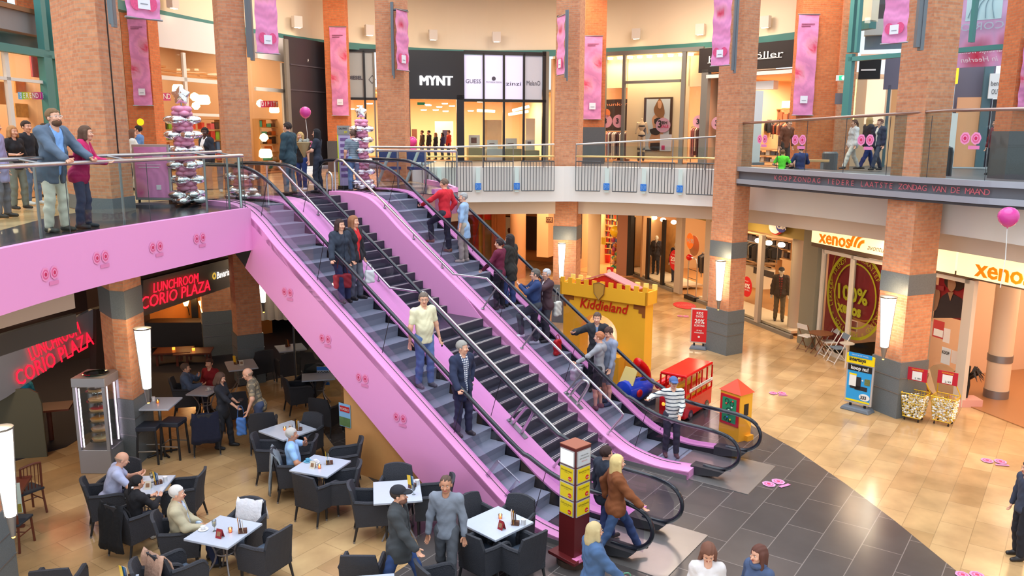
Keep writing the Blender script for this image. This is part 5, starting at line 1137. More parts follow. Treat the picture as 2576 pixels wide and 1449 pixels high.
# back balcony railings in three bays
def seg(path,x0,x1,n=12):
    dense=cr([(q[0],q[1],0)for q in path],6);px_=[]
    for q in dense:
        v=np.array([q[0],q[1],5.])-CAM;zc_=v@CW
        if zc_>1:px_.append((CX+F*(v@CR)/zc_,q))
    px_.sort(key=lambda a:a[0]);xs=[a[0]for a in px_];out=[]
    for x in np.linspace(x0,x1,n):out.append((float(np.interp(x,xs,[a[1][0]for a in px_])),float(np.interp(x,xs,[a[1][1]for a in px_]))))
    return out
BARM=mat('bar_grey',(80,84,88),.45,.4)
SIGNB=mat('sign_blue',(40,120,214),.5)
for(x0,x1,zr0,zr1,signs,l)in((1060,1392,6.04,6.15,(1103,1201,1299),'balcony railing with gold rail left of the castle arch pillar'),(1449,1801,6.15,6.42,(1528,1622,1714),'balcony railing with gold rail under the lingerie shop')):
    t=thing('balcony_railing',(*seg(FW,(x0+x1)/2,x1,2)[0],5.3),0,l,'railing')
    pc=off2(seg(FW,x0,x1,14),-.12);rail_run(pc,lambda f_:zr0+(zr1-zr0)*f_,.028,STEEL,t);rail_run(pc,5.76,.03,BRASS,t,'gold_rail')
    pts=off2(seg(FW,x0,x1,91),-.14);gaps=[s_ for s_ in signs]
    secs=[];cur=[]
    for i,x in enumerate(np.linspace(x0,x1,91)):
        if any(abs(x-g)<10 for g in gaps):
            if cur:secs.append(cur);cur=[]
        elif i%2==0:cur.append(i)
    if cur:secs.append(cur)
    for sc_ in secs:
        if len(sc_)<2:continue
        m=MB()
        for i in sc_:m.box((pts[i][0],pts[i][1],5.12),(.02,.02,.96))
        for z in(4.64,5.6):m.tube([A(pts[sc_[0]][0],pts[sc_[0]][1],z),A(pts[sc_[-1]][0],pts[sc_[-1]][1],z)],.018,4)
        m.build('baluster_section',BARM,t,world=True)
    for g in gaps:
        q=seg(FW,g-9,g+9,2);fpp=FP(*off2(q,-.1));m=MB();fpp.rect(m,.05,4.6,fpp.L-.05,5.4,.01);m.build('frosted_plate',mat('frosted_mint',(206,226,222),.4),t,world=True)
        s_=thing('blue_sign',fpp.pt(fpp.L/2,4.68,.03),0,{1103:'blue square sign seen through the landing glass',1201:'middle blue square sign left of the castle arch pillar',1299:'blue square sign nearest the castle arch pillar',1528:'blue square sign right beside the castle arch pillar bay start',1622:'middle blue square sign under the lingerie shop',1714:'blue square sign nearest the discount sign pillar'}[g],'sign')
        m=MB();fpp.rect(m,fpp.L/2-.1,4.68,fpp.L/2+.1,4.9,.02,.02);m.build('plate',SIGNB,s_,world=True)
        m=MB()
        for i in range(4):m.tube([fpp.pt(fpp.L/2-.07+.045*i,4.71+.03*(i%2),.045),fpp.pt(fpp.L/2-.05+.04*i,4.80,.045),fpp.pt(fpp.L/2-.07+.045*i,4.87-.02*(i%2),.045)],.006,4)
        m.build('pattern',mat('sign_blue_light',(150,200,240)),s_,world=True)
    for i in range(0,14,3):
        m=MB();m.tube([A(pc[i][0],pc[i][1],5.4),A(pc[i][0],pc[i][1],zr0+(zr1-zr0)*i/13)],.018,6);m.build('post',STEELM,t,world=True)
    m=MB()
    for a,b in zip(pc[:-1],pc[1:]):m.add([A(a[0],a[1],5.8),A(b[0],b[1],5.8),A(b[0],b[1],6.1),A(a[0],a[1],6.1)],[(0,1,2,3)])
    m.build('glass_panel',GLASS,t,world=True)
# ---- message board balcony on the right
LP=[bz(x,y,5.05)[:2]for x,y in((1850,466),(1940,475),(2034,483),(2130,492),(2240,501.5),(2340,510),(2460,520),(2576,528))]
LP=LP+[LP[-1]+(LP[-1]-LP[-2])*1.5]
LPc=[tuple(q)for q in cr([(q[0],q[1])for q in LP],4)]
t=thing('message_board_balcony',(*LP[4],5.05),0,'curved grey balcony front with a red dot text band','balcony front')
SILV=mat('band_silver',(178,184,194),.35,.5)
m=MB();m.ribbon(LPc,5.05,5.13,1.2);m.build('soffit',mat('band_dark',(56,52,54),.6),t,world=True)
m=MB();m.ribbon(off2(LPc,.08),5.12,5.56,.1);m.build('display_band',mat('display_grey',(104,104,110),.4),t,world=True)
m=MB();m.ribbon(off2(LPc,-.02),5.11,5.24,.3);m.build('rim',SILV,t,world=True);m=MB();m.ribbon(off2(LPc,-.02),5.46,5.58,.3);m.build('rim',SILV,t,world=True)
m=MB();m.ribbon(off2(LPc,.2),5.5,5.54,1.6);m.build('deck',mat('deck_grey',(84,82,84),.4),t,world=True)
s_='KOOPZONDAG IEDERE LAATSTE ZONDAG VAN DE MAAND';pl_=seg(off2(LPc,.05),1945,2485,len(s_)+1);DOT=mat('dot_red',(190,90,100),.5,emit=.08)
for i,ch in enumerate(s_):
    if ch==' ':continue
    a,b=pl_[i],pl_[i+1];text('letter',ch,A((a[0]+b[0])/2,(a[1]+b[1])/2,5.345)+A(b[1]-a[1],-(b[0]-a[0]),0)*.12,A(b[0]-a[0],b[1]-a[1],0),(0,0,1),.13,DOT,parent=t)
t=thing('curved_glass_railing',(*LP[4],5.56),0,'curved glass railing with rose stickers over the message band','railing')
gp=off2(LPc,.14);zr=lambda f_:6.80+.2*min(1,f_*1.6)
rail_run(gp,zr,.035,mat('rail_bronze',(176,150,140),.3,.9),t)
cuts=[0,4,7,11,15,19,24,28,35]
for a,b in zip(cuts[:-1],cuts[1:]):
    b=min(b,len(gp)-1);m=MB();pts=gp[a:b+1]
    if len(pts)<2:continue
    for i,(q0_,q1_)in enumerate(zip(pts[:-1],pts[1:])):
        z0_,z1_=zr((a+i)/(len(gp)-1)),zr((a+i+1)/(len(gp)-1));m.add([A(*q0_,5.5),A(*q1_,5.5),A(*q1_,z1_),A(*q0_,z0_)],[(0,1,2,3)])
    m.build('glass_panel',GLASS,t,world=True);m=MB();m.tube([A(*pts[-1],5.5),A(*pts[-1],6.9)],.008,4);m.build('joint',DARKM,t,world=True)
# ---- roses (sticker pairs)
RO1=mat('rose_pale',(238,150,196),.5);RO2=mat('rose_mid',(222,96,146),.5);RO3=mat('rose_core',(200,44,92),.5);ROT=mat('rose_tag',(226,130,180),.5)
def rosepair(o,ux,uz,s,label,group=None,vivid=True):
    """two round roses side by side with a tag strip under the second; s = height"""
    ux=np.array(ux,float);ux/=np.linalg.norm(ux);uz=np.array(uz,float);uz=uz-ux*(ux@uz);uz/=np.linalg.norm(uz);nn=np.cross(ux,uz)
    t=thing('rose_sticker',o,0,label,'sticker',group);o=np.array(o,float)
    for k,dx in enumerate((-.27,.27)):
        c_=o+ux*s*dx+nn*.004
        for j,(r,mm_,nm)in enumerate(((.25,RO1,'rose_outer'),(.18,RO2,'rose_ring'),(.12,RO1,'petal_ring'),(.075,RO3,'rose_core'))):
            pts=[]
            for i in range(20):
                a=2*math.pi*i/20;rr=s*r*(1+.045*math.sin(7*a+j+k));pts.append(c_+ux*rr*math.cos(a)+uz*rr*1.15*math.sin(a)+nn*.002*j)
            m=MB();m.slabp(pts,nn*.002);m.build(nm,mm_,t,world=True)
    m=MB();c_=o+ux*s*.2-uz*s*.42+nn*.004;m.slabp([c_-ux*s*.28-uz*s*.08,c_+ux*s*.28-uz*s*.08,c_+ux*s*.28+uz*s*.08,c_-ux*s*.28+uz*s*.08],nn*.002);m.build('tag',ROT,t,world=True)
lfp=off2(LFc,-.036)
def onpath(path,x,y):
    best=None
    for a,b in zip(path[:-1],path[1:]):
        f_=FP(a,b);s_,z_=f_.sz(x,y)
        if-1e-6<=s_<=f_.L and(f_.pt(s_,z_)-CAM)@CW>0:best=(f_.pt(s_,z_),f_.u,f_.n)
    return best
for x,y,l in((125,688,'rose pair sticker farthest from the escalators on the pink fascia'),(254,647,'second rose pair sticker on the pink fascia counted from the picture edge'),(393,621,'rose pair sticker on the pink fascia below the balloon column'),(502,599,'rose pair sticker on the pink fascia nearest the escalator')):
    p_,u_,n_=onpath(lfp,x,y);rosepair(p_,u_,(0,0,1),.34,l)
for x,y,l in((723,735,'topmost rose pair sticker on the pink escalator side'),(818,852,'second rose pair sticker down the pink escalator side'),(911,951,'rose pair sticker down the escalator side above the wooden screen'),(1006,1051,'lowest rose pair sticker on the pink escalator side')):
    r_=ray(x,y);tt_=(10.325-N@CAM)/(N@r_);p_=CAM+tt_*r_;rosepair(p_,-E,(0,0,1),.32,l)
for x,y,s_,l in((1918,350,.42,'small rose pair sticker at the far end of the curved glass'),(2010,352,.46,'rose pair sticker on the curved glass beside the sitting child'),(2178,352,.46,'rose pair sticker on the curved glass before the walking women'),(2442,348,.44,'largest rose pair sticker on the curved glass')):
    r_=onpath(off2(LPc,.12),x,y)
    if r_:rosepair(r_[0],r_[1],(0,0,1),s_,l)
p_=dep(789,362,22.5);rosepair(p_,(1,0,0),(0,0,1),.28,'rose pair hanging on the balloon string behind the blonde woman')
for x,y,s_,l,rz in((1946,1215,.45,'rose pair sticker on the dark floor before the right escalator',.5),(1956,989,.4,'rose pair sticker on the stone floor behind the puzzle post',0),(2500,1160,.45,'rose pair sticker on the stone floor near the wire bins',-.2),(1718,795,.4,'faint rose pair sticker on the floor near the red oval',0.),(2440,1447,.4,'rose pair sticker cut by the lower picture edge',0),(1490,1205,.35,'rose pair sticker half hidden behind the walking blonde woman',0)):
    p_=bz(x,y,.012);rosepair(p_,(math.cos(rz),math.sin(rz),0),(-math.sin(rz),math.cos(rz),0),s_,l)
t=thing('floor_sticker',bz(1722,768,.01),0,'flat red oval discount sticker on the stone floor','sticker');m=MB();m.lathe([(.42,0),(.42,.004)],(0,0,0),24,sy=1.6);m.build('oval',REDS,t)
text('lettering','20% KORTING',bz(1722,768,.02),(1,0,0),(0,1,0),.22,mat('letter_rose',(236,150,140)),parent=t,width=.6)
# ================================================================ cafe furniture
WICK=mat('wicker_black',(50,52,60),.75,bump=.5,bscale=90);SEATM=mat('seat_slate',(84,98,118),.7,noise=.1);LEGM=mat('leg_black',(30,30,34),.5)
TOPM=mat('table_top_pale',(186,194,210),.35,noise=.05,nscale=20)
def armchair(label):
    t=thing('armchair',(0,0,0),0,label,'chair','black wicker armchairs of the lunchroom terrace')
    # front is +y
    m=MB();m.box((0,.03,.40),(.50,.50,.10));m.build('seat',SEATM,t,bevel=.02)
    m=MB();n=6
    rows=[(-.23,.30,.26),(-.25,.48,.27),(-.29,.72,.265),(-.335,.93,.235)]
    for th,flip in((0,1),(.045,0)):
        base=len(m.v);vs=[]
        for(y,z,hw)in rows:
            for i in range(n+1):
                u=-1+2*i/n;vs.append((u*hw,y-.05*(1-u*u)-th+(.05),z-.03*u*u*(z>.9)))
        fs=[]
        for r_ in range(len(rows)-1):
            for i in range(n):
                q=(r_*(n+1)+i,r_*(n+1)+i+1,(r_+1)*(n+1)+i+1,(r_+1)*(n+1)+i);fs.append(q if flip==0 else q[::-1])
        m.add(vs,fs)
    k=(n+1)*len(rows)
    edge=[i for i in range(n+1)]+[(r_+1)*(n+1)-1 for r_ in range(1,len(rows))]+[(len(rows)-1)*(n+1)+i for i in range(n-1,-1,-1)]+[r_*(n+1)for r_ in range(len(rows)-2,0,-1)]
    for a,b in zip(edge,edge[1:]+edge[:1]):m.f.append((a,b,b+k,a+k));m.m.append(0)
    m.build('backrest',WICK,t)
    m=MB();m.box((0,.02,.32),(.54,.54,.09));m.build('seat_frame',WICK,t)
    for s_ in(-1,1):
        m=MB();m.slabp([(s_*.285,.27,.28),(s_*.285,.30,.55),(s_*.285,.22,.655),(s_*.285,-.05,.67),(s_*.275,-.27,.70),(s_*.27,-.24,.28)],(-s_*.045,0,0));m.tube(cr([(s_*.265,.27,.58),(s_*.265,.2,.66),(s_*.265,-.05,.675),(s_*.26,-.26,.70)],4),.032,6);m.build('armrest',WICK,t)
    for sx in(-1,1):
        for sy,dy in((.24,.0),(-.22,-.06)):
            m=MB();m.tube([(sx*.24,sy,.3),(sx*.25,sy+dy,.03)],[.024,.017],6);l=m.build('leg',LEGM,t)
            m=MB();m.tube([(sx*.25,sy+dy,.03),(sx*.252,sy+dy*1.05,0)],[.018,.017],6);m.build('leg_tip',STEELM,l)
    return t
CH0=None
def cb(x,y,deg):q=bz(x,y,.93);r=D2R(deg);return A(q[0]-.30*math.sin(r),q[1]+.30*math.cos(r),0)
def chair(x,y,deg,label,scale=None,z=0,xy=None):
    global CH0
    p_=cb(x,y,deg)
    if CH0 is None:
        CH0=armchair(label);CH0.location=tuple(p_);CH0.rotation_euler=(0,0,D2R(deg));return CH0
    return dup(CH0,p_,D2R(deg),label)
# heading: deg rotates the chair's front (+y) ; -90 = faces to the image right, 180 = faces the camera
for a in((212,1205,-62,'armchair under the bald man in the pale blue shirt'),(285,1268,-28,'armchair with a black coat hanging over its back'),(320,1152,175,'empty armchair beyond the bald man, its back to the cake cabinet'),
          (505,1182,95,'empty armchair facing the bald man across his table'),(392,1292,-72,'armchair under the white-haired man in the beige jacket'),(392,1390,-35,'armchair with a beige knit draped on its back'),
          (632,1252,165,'armchair with a white shirt hung over its back'),(703,1330,62,'empty armchair nearest the picture edge at the white-haired man\'s table'),(122,1428,12,'armchair back cut by the lower picture edge beside the stone pillar'),(338,1415,-70,'armchair back beside the knit-draped one at the lower edge'),
          (690,1130,-75,'armchair under the man in the light blue polo shirt'),(762,1192,-30,'empty armchair in front of the light blue shirt man\'s table'),(900,1162,98,'empty armchair facing the man in the light blue polo'),
          (640,1092,-80,'armchair behind the man in light blue at the farther table'),(790,1097,95,'armchair between the two middle tables'),(905,1102,100,'armchair in front of the wooden screen'),(788,1038,155,'armchair on the far side of the farther middle table'),
          (884,1215,-80,'armchair left of the cap man\'s shoulder'),(1001,1166,175,'armchair pushed in behind the cap man\'s table'),(1134,1197,95,'armchair behind the bald man in the grey sweater'),
          (1178,1244,-130,'armchair on the far left of the table by the escalator foot'),(1180,1338,-42,'armchair on the near left of the table by the escalator foot'),(1345,1340,42,'armchair on the near right of the table by the escalator foot'),(1311,1246,150,'armchair against the pink escalator side'),
          (900,1392,0,'armchair back at the lower edge left of the cap man\'s legs'),(1062,1418,-60,'armchair back tip at the lower edge between the two walking men'),
          (658,1036,15,'armchair whose back the floral shirt man holds'),(715,946,-60,'dark armchair right of the floral shirt man'),(730,886,30,'dark armchair behind the floral shirt man'),(800,1000,-20,'dark armchair nearest the wooden screen in the shade'),(790,915,170,'dark armchair beside the sale flyer glass'),(590,985,30,'dark armchair by the waitress\'s elbow'),(515,1040,20,'dark armchair with a navy coat behind the waitress'),(432,950,-75,'dark armchair under the seated woman in denim'),(664,880,40,'farthest dark armchair near the white curtains')):
    chair(*a)
def table(corners,h,label,kind='cross',n=0):
    c_=[bz(x,y,h)for x,y in corners];cen=sum(c_)/4;u=(c_[2]-c_[1])+(c_[3]-c_[0]);L_=np.linalg.norm(u)/2;v=(c_[1]-c_[0])+(c_[2]-c_[3]);W_=np.linalg.norm(v)/2
    ang=math.atan2(u[1],u[0]);t=thing('cafe_table',(cen[0],cen[1],0),ang,label,'table','pale square tables of the lunchroom')
    m=MB();m.box((0,0,h-.0175),(L_,W_,.035));m.build('tabletop',TOPM,t,bevel=.006)
    if kind=='bar':
        m=MB();m.tube([(0,0,h-.03),(0,0,.03)],.03,10);m.build('column',STEEL,t,smooth=True)
        m=MB()
        for a in range(4):m.tube([(0,0,.06),(.3*math.cos(a*1.57+.78),.3*math.sin(a*1.57+.78),.02)],.022,6)
        m.build('foot',LEGM,t)
    else:
        for sx in(-1,1):
            for sy in(-1,1):
                m=MB();m.tube(cr([(sx*.22,sy*.2,h-.03),(sx*.12,sy*.1,.5),(sx*.11,sy*.1,.3),(sx*.27,sy*.24,.0)],4),.014,6);m.build('leg',mat('leg_grey',(140,136,140),.4,.5),t)
        m=MB();m.tube([(.13*math.cos(a),.13*math.sin(a),.42)for a in np.linspace(0,6.28,15)[:-1]],.01,5,True);m.build('ring',_M['leg_grey'],t)
    return cen,ang,t
TAB={}
for k_,c_,l in(('T1',((465,1355),(550,1296),(657,1315),(576,1380)),'pale table before the white-haired man in the beige jacket'),('T2',((335,1248),(340,1198),(437,1195),(406,1246)),'pale table where the bald man and black-haired woman eat'),
                  ('T4',((730,1183),(788,1143),(882,1158),(824,1200)),'pale table before the man in the light blue polo'),('T5',((653,1084),(730,1056),(793,1077),(716,1109)),'pale table behind the man in the light blue polo'),
                  ('T6',((939,1268),(939,1212),(1055,1205),(1063,1258)),'pale table behind the man in the black cap'),('T7',((1162,1315),(1249,1272),(1340,1310),(1249,1362)),'pale table at the foot of the pink escalator side'),
                  ('T8',((576,936),(564,907),(634,905),(653,921)),'table in the shade behind the floral shirt man'),('T9',((474,992),(499,969),(552,972),(530,995)),'table in the shade behind the waitress'),
                  ('T10',((700,885),(692,870),(756,862),(775,878)),'table in front of the white curtains'),('T11',((865,1490),(862,1452),(985,1442),(1000,1480)),'table tip at the lower edge beside the cap man'),('T12',((240,1500),(236,1458),(330,1446),(350,1490)),'table tip at the lower edge under the beige knit'),('T13',((762,958),(756,940),(835,935),(850,952)),'table behind the sale flyer glass')):
    TAB[k_]=table(c_,.75,l)
TAB['T3']=table(((342,1029),(372,1000),(458,998),(425,1030)),1.1,'tall bar table with black stools beside the cake cabinet','bar')
def stool(x,y,deg,label):
    t=thing('bar_stool',bz(x,y),D2R(deg),label,'stool');m=MB();m.box((0,0,.74),(.40,.40,.10));m.build('seat',mat('stool_vinyl',(40,46,60),.5),t,bevel=.02)
    for sx in(-1,1):
        for sy in(-1,1):
            m=MB();m.tube([(sx*.17,sy*.17,.7),(sx*.2,sy*.2,0)],.022,6);m.build('leg',LEGM,t)
    m=MB();m.tube([(-.19,-.19,.28),(.19,-.19,.28)],.014,6);m.tube([(-.19,.19,.28),(.19,.19,.28)],.014,6);m.tube([(-.19,-.19,.3),(-.19,.19,.3)],.014,6);m.build('footrest',STEEL,t)
stool(382,1160,5,'black bar stool nearer the cake cabinet');stool(442,1148,-5,'black bar stool nearer the waitress')
# small things standing on tables
def candle(k_,dx,dy,label,on=None):
    cen,ang,_=TAB[k_];h=cen[2];p_=cen+A(dx*math.cos(ang)-dy*math.sin(ang),dx*math.sin(ang)+dy*math.cos(ang),0)
    t=thing('candle_holder',p_,0,label,'candle');m=MB();m.lathe([(.028,0),(.034,.07),(.031,.07),(.025,.008)],(0,0,0),12);m.build('glass_cup',glass('cup_glass',(240,225,205),.2),t,smooth=True)
    m=MB();m.lathe([(.022,.008),(.022,.04)],(0,0,0),10);m.build('wax',mat('wax_glow',(255,130,40),.5,emit=2.2),t);m=MB();m.lathe([(.002,.04),(.007,.05),(.001,.068)],(0,0,0),8);m.build('flame',mat('flame_glow',(255,200,90),.5,emit=14),t)
def caddy(k_,dx,dy,label,cols_=((240,196,30),(40,120,200),(240,240,235)),cup=True):
    cen,ang,_=TAB[k_];p_=cen+A(dx*math.cos(ang)-dy*math.sin(ang),dx*math.sin(ang)+dy*math.cos(ang),0)
    t=thing('menu_holder',p_,ang+.6,label,'menu holder')
    m=MB();m.box((0,0,.03),(.12,.07,.06));m.build('base',mat('holder_brown',(90,50,30),.5),t)
    for i,c_ in enumerate(cols_):
        m=MB();m.slabp([(-.05+i*.028,-.045,.02),(-.05+i*.028,.045,.02),(-.065+i*.028,.055,.22-.02*i),(-.065+i*.028,-.035,.24-.02*i)],(.004,0,0));m.build('menu_card',mat('card_%d_%d_%d'%c_,c_,.5),t)
    if cup:m=MB();m.lathe([(.035,0),(.038,.09)],(.12,.02,0),12);m.build('sugar_pot',mat('pot_white',(226,226,230),.3),t,smooth=True)
def tent(k_,dx,dy,label,c_=(226,216,196)):
    cen,ang,_=TAB[k_];p_=cen+A(dx*math.cos(ang)-dy*math.sin(ang),dx*math.sin(ang)+dy*math.cos(ang),0)
    t=thing('table_card',p_,ang,label,'card');m=MB();m.slabp([(-.05,-.04,0),(.05,-.04,0),(.05,0,.13),(-.05,0,.13)],(0,.004,0));m.slabp([(-.05,.04,0),(.05,.04,0),(.05,0,.13),(-.05,0,.13)],(0,.004,0));m.build('card',mat('tent_%d_%d_%d'%c_,c_,.6),t)
    m=MB();m.slabp([(-.03,-.032,.035),(.03,-.032,.035),(.03,-.012,.095),(-.03,-.012,.095)],(0,-.003,0));m.build('print',mat('tent_print',(150,110,80),.6,noise=.4,nscale=60),t)
def cup(k_,dx,dy,label,c_=(110,180,210)):
    cen,ang,_=TAB[k_];p_=cen+A(dx*math.cos(ang)-dy*math.sin(ang),dx*math.sin(ang)+dy*math.cos(ang),0)
    t=thing('coffee_cup',p_,0,label,'cup');m=MB();m.lathe([(.03,0),(.075,.012),(.07,.016),(.03,.008)],(0,0,0),16);m.build('saucer',mat('cup_%d_%d_%d'%c_,c_,.3),t,smooth=True)
    m=MB();m.lathe([(.022,.014),(.038,.06),(.035,.06),(.02,.02)],(0,0,0),14);m.build('bowl',_M['cup_%d_%d_%d'%c_],t,smooth=True);m=MB();m.tube([(.036,0,.05),(.06,0,.045),(.055,0,.025),(.03,0,.025)],.005,5);m.build('handle',_M['cup_%d_%d_%d'%c_],t)
def drink(k_,dx,dy,label,c_=(216,190,110)):
    cen,ang,_=TAB[k_];p_=cen+A(dx*math.cos(ang)-dy*math.sin(ang),dx*math.sin(ang)+dy*math.cos(ang),0)
    t=thing('drink_glass',p_,0,label,'glass');m=MB();m.lathe([(.03,0),(.005,.008),(.006,.06),(.03,.09),(.034,.17),(.032,.17),(.028,.095)],(0,0,0),14);m.build('glass',glass('cup_glass2',(235,240,240),.25),t,smooth=True);m=MB();m.lathe([(.004,.06),(.027,.092),(.03,.13)],(0,0,0),12);m.build('drink',mat('drink_%d_%d_%d'%c_,c_,.2),t,smooth=True)
candle('T1',.12,.0,'lit candle glass in the middle of the white-haired man\'s table');caddy('T1',.3,.05,'menu holder with orange cards on the white-haired man\'s table',((220,140,40),(60,40,40),(230,220,200)),False);drink('T1',-.12,-.05,'half-full stemmed glass on the white-haired man\'s table');tent('T1',.08,-.18,'dark red card holder on the white-haired man\'s table',(150,30,40));cup('T1',-.3,-.08,'white cup near the white-haired man',(236,236,236))
caddy('T2',.1,.05,'blue and yellow menus on the bald man\'s table');tent('T2',.0,-.12,'cream table card on the bald man\'s table');cup('T2',-.2,.12,'white cup by the bald man\'s hands',(236,236,236));drink('T2',-.02,.12,'tall glass on the bald man\'s table',(220,200,180));cup('T2',-.22,-.18,'white plate-like cup before the black-haired woman',(240,240,240))
candle('T4',.06,-.12,'lit candle glass before the light blue polo man');caddy('T4',.12,.1,'yellow and teal menus before the light blue polo man',((240,196,30),(60,130,140),(230,220,200)),False);tent('T4',-.05,-.15,'cream card with dark print before the light blue polo man');cup('T4',-.3,.05,'turquoise cup and saucer before the light blue polo man');cup('T4',-.14,.06,'white milk cup beside the turquoise cup',(236,236,240))
candle('T5',-.02,-.05,'lit candle glass on the farther middle table');caddy('T5',.2,.12,'menu holder on the farther middle table',((60,40,36),(220,160,50),(210,210,210)),False);tent('T5',.08,.02,'grey table card on the farther middle table',(180,180,186))
caddy('T6',.25,.1,'blue menu cards on the cap man\'s table');drink('T6',.26,-.18,'brown beer bottle like glass on the cap man\'s table',(60,36,20));candle('T7',-.05,.12,'lit candle glass on the table by the escalator foot');caddy('T7',.25,.14,'menus with orange card on the table by the escalator foot',((250,240,236),(220,150,40),(60,50,50)));tent('T7',.2,-.1,'dark red card stand on the table by the escalator foot',(150,30,40))
candle('T3',-.02,.0,'lit candle glass on the tall bar table');caddy('T3',-.25,.05,'yellow menu cards on the tall bar table',((240,190,30),(40,110,180),(200,40,40)));caddy('T8',-.1,.1,'yellow menu on the shaded table behind the floral shirt',((230,180,40),(200,190,170),(60,50,40)),False);tent('T8',.0,-.05,'pale card on the shaded table');candle('T10',.1,.0,'lit candle by the white curtains');caddy('T10',-.05,.1,'menus on the table by the white curtains',((60,40,36),(200,140,60),(140,40,40)),False);cup('T9',.1,0,'white cup on the table behind the waitress',(230,230,230));caddy('T12',.12,.1,'yellow and blue menu at the lower picture edge',((240,200,60),(40,120,200),(230,220,200)),False)
for x,y,l in((437,880,'glowing candle deep in the lunchroom, nearer the pillar lamp'),(487,882,'glowing candle deep in the lunchroom, nearer the menu cards')):
    q=dep(x,y,22.6);t=thing('candle_holder',q,0,l,'candle');m=MB();m.lathe([(.04,0),(.045,.07)],(0,0,0),10);m.build('glass_cup',_M['wax_glow'],t)
    tt2=thing('wood_table',(q[0],q[1],0),.2,'dark brown wooden table deep in the lunchroom under a candle'+(' nearer the pillar' if x<460 else ' nearer the menu cards'),'table');m=MB();m.box((0,0,q[2]-.02),(1.0,.7,.04));m.build('tabletop',mat('wood_redbrown',(104,50,34),.4),tt2)
    for sx in(-.4,.4):
        for sy in(-.28,.28):m=MB();m.box((sx,sy,(q[2]-.04)/2),(.06,.06,q[2]-.04));m.build('leg',_M['wood_redbrown'],tt2)
# coats hung on chairs
def drape(name,loc,rz,w,h,col,label,cat,th=.05):
    t=MB(Matrix.Translation(Vector(tuple(loc)))@Matrix.Rotation(rz,4,'Z'));n=8;k=6;vs=[]
    for j in range(k+1):
        for i in range(n+1):
            u=-1+2*i/n;vs.append((u*w/2*(1+.12*j/k),-.03-.02*math.sin(i*2.1+j)-(.06*(j/k)),-h*j/k+.02*math.cos(i*1.7)))
    for j in range(3):
        for i in range(n+1):vs.append(((-1+2*i/n)*w/2,.06+.03*j+.01*math.sin(i),-.12*(j+1)))
    fs=[(j*(n+1)+i,j*(n+1)+i+1,(j+1)*(n+1)+i+1,(j+1)*(n+1)+i)for j in range(k)for i in range(n)]
    b=(k+1)*(n+1);fs+=[(i+1,i,b+i,b+i+1)for i in range(n)]+[(b+j*(n+1)+i+1,b+j*(n+1)+i,b+(j+1)*(n+1)+i,b+(j+1)*(n+1)+i+1)for j in range(2)for i in range(n)]
    t.add(vs,fs);o=t.build(name,mat('drape_%d_%d_%d'%col,col,.95,bump=.5,bscale=18),smooth=True,label=label,cat=cat);s_=o.modifiers.new('thickness','SOLIDIFY');s_.thickness=.025;return o
def chair_back(x,y,deg,lift=.93):p_=cb(x,y,deg);r=D2R(deg);return A(p_[0]+.31*math.sin(r),p_[1]-.31*math.cos(r),lift),r
c_,r_=chair_back(285,1268,-28);drape('black_coat',c_,r_,.5,.72,(20,22,28),'black coat hanging over the back of the black-haired woman\'s chair','coat')
c_,r_=chair_back(392,1390,-35);drape('beige_knit',c_,r_,.44,.45,(196,158,138),'beige knitted cardigan draped over a chair back at the lower edge','cardigan')
c_,r_=chair_back(632,1252,165,.9);drape('white_shirt',c_+A(0,-.05,.02),r_+math.pi,.42,.35,(238,238,244),'white shirt hung over the chair behind the menu holder','shirt')
c_,r_=chair_back(690,1130,-75,.9);drape('grey_jacket',c_,r_,.5,.75,(132,140,148),'grey jacket hung behind the man in the light blue polo','jacket')
c_,r_=chair_back(515,1040,20);drape('navy_coat',c_,r_,.5,.6,(24,28,50),'navy coat over the shaded chair behind the waitress','coat')
# wooden chairs and table at the left edge
WRB=mat('wood_redbrown',(104,50,34),.4)
def woodchair(x,y,deg,label):
    t=thing('wooden_chair',bz(x,y),D2R(deg),label,'chair');m=MB();m.box((0,0,.45),(.4,.4,.04));m.build('seat',mat('seat_darkblue',(44,50,60),.7),t,bevel=.01)
    for sx in(-1,1):
        m=MB();m.tube([(sx*.17,.17,.44),(sx*.18,.19,0)],.018,6);m.build('leg',WRB,t);m=MB();m.tube(cr([(sx*.17,-.19,.92),(sx*.17,-.17,.45),(sx*.18,-.22,0)],4),.018,6);m.build('leg',WRB,t)
    m=MB();m.tube(cr([(-.17,-.19,.92),(0,-.22,.95),(.17,-.19,.92)],4),.02,6)
    for i in range(5):m.tube([(-.12+.06*i,-.2,.93),(-.12+.06*i,-.17,.5)],.008,5)
    m.build('backrest',WRB,t);m=MB();m.tube([(-.17,0,.25),(.17,0,.25)],.01,5);m.tube([(-.17,.17,.25),(-.17,-.17,.25)],.01,5);m.tube([(.17,.17,.25),(.17,-.17,.25)],.01,5);m.build('stretcher',WRB,t)
woodchair(74,1292,60,'reddish wooden slat-back chair beside the dark lunchroom floor');woodchair(42,1375,0,'reddish wooden chair half hidden behind the glowing pillar lamp')
t=thing('wood_table',bz(20,1330),.3,'reddish wooden table at the picture edge beside the slat-back chair','table');m=MB();m.box((0,0,.74),(.7,.7,.04));m.build('tabletop',WRB,t);m=MB();m.tube([(0,0,.02),(0,0,.72)],.04,8);m.build('column',WRB,t);m=MB();m.box((0,0,.02),(.5,.06,.04));m.box((0,0,.02),(.06,.5,.04));m.build('foot',WRB,t)
t=thing('menu_poster',bz(38,1380)+A(0,.1,.55),.4,'small pale menu poster leaning at the wooden table','poster');m=MB();m.box((0,0,.25),(.22,.015,.5));m.build('board',mat('menu_mint',(206,226,220),.5),t);m=MB();m.box((0,-.01,.08),(.2,.008,.14));m.build('picture',mat('menu_fruit',(160,150,60),.5,noise=.5,nscale=30),t)
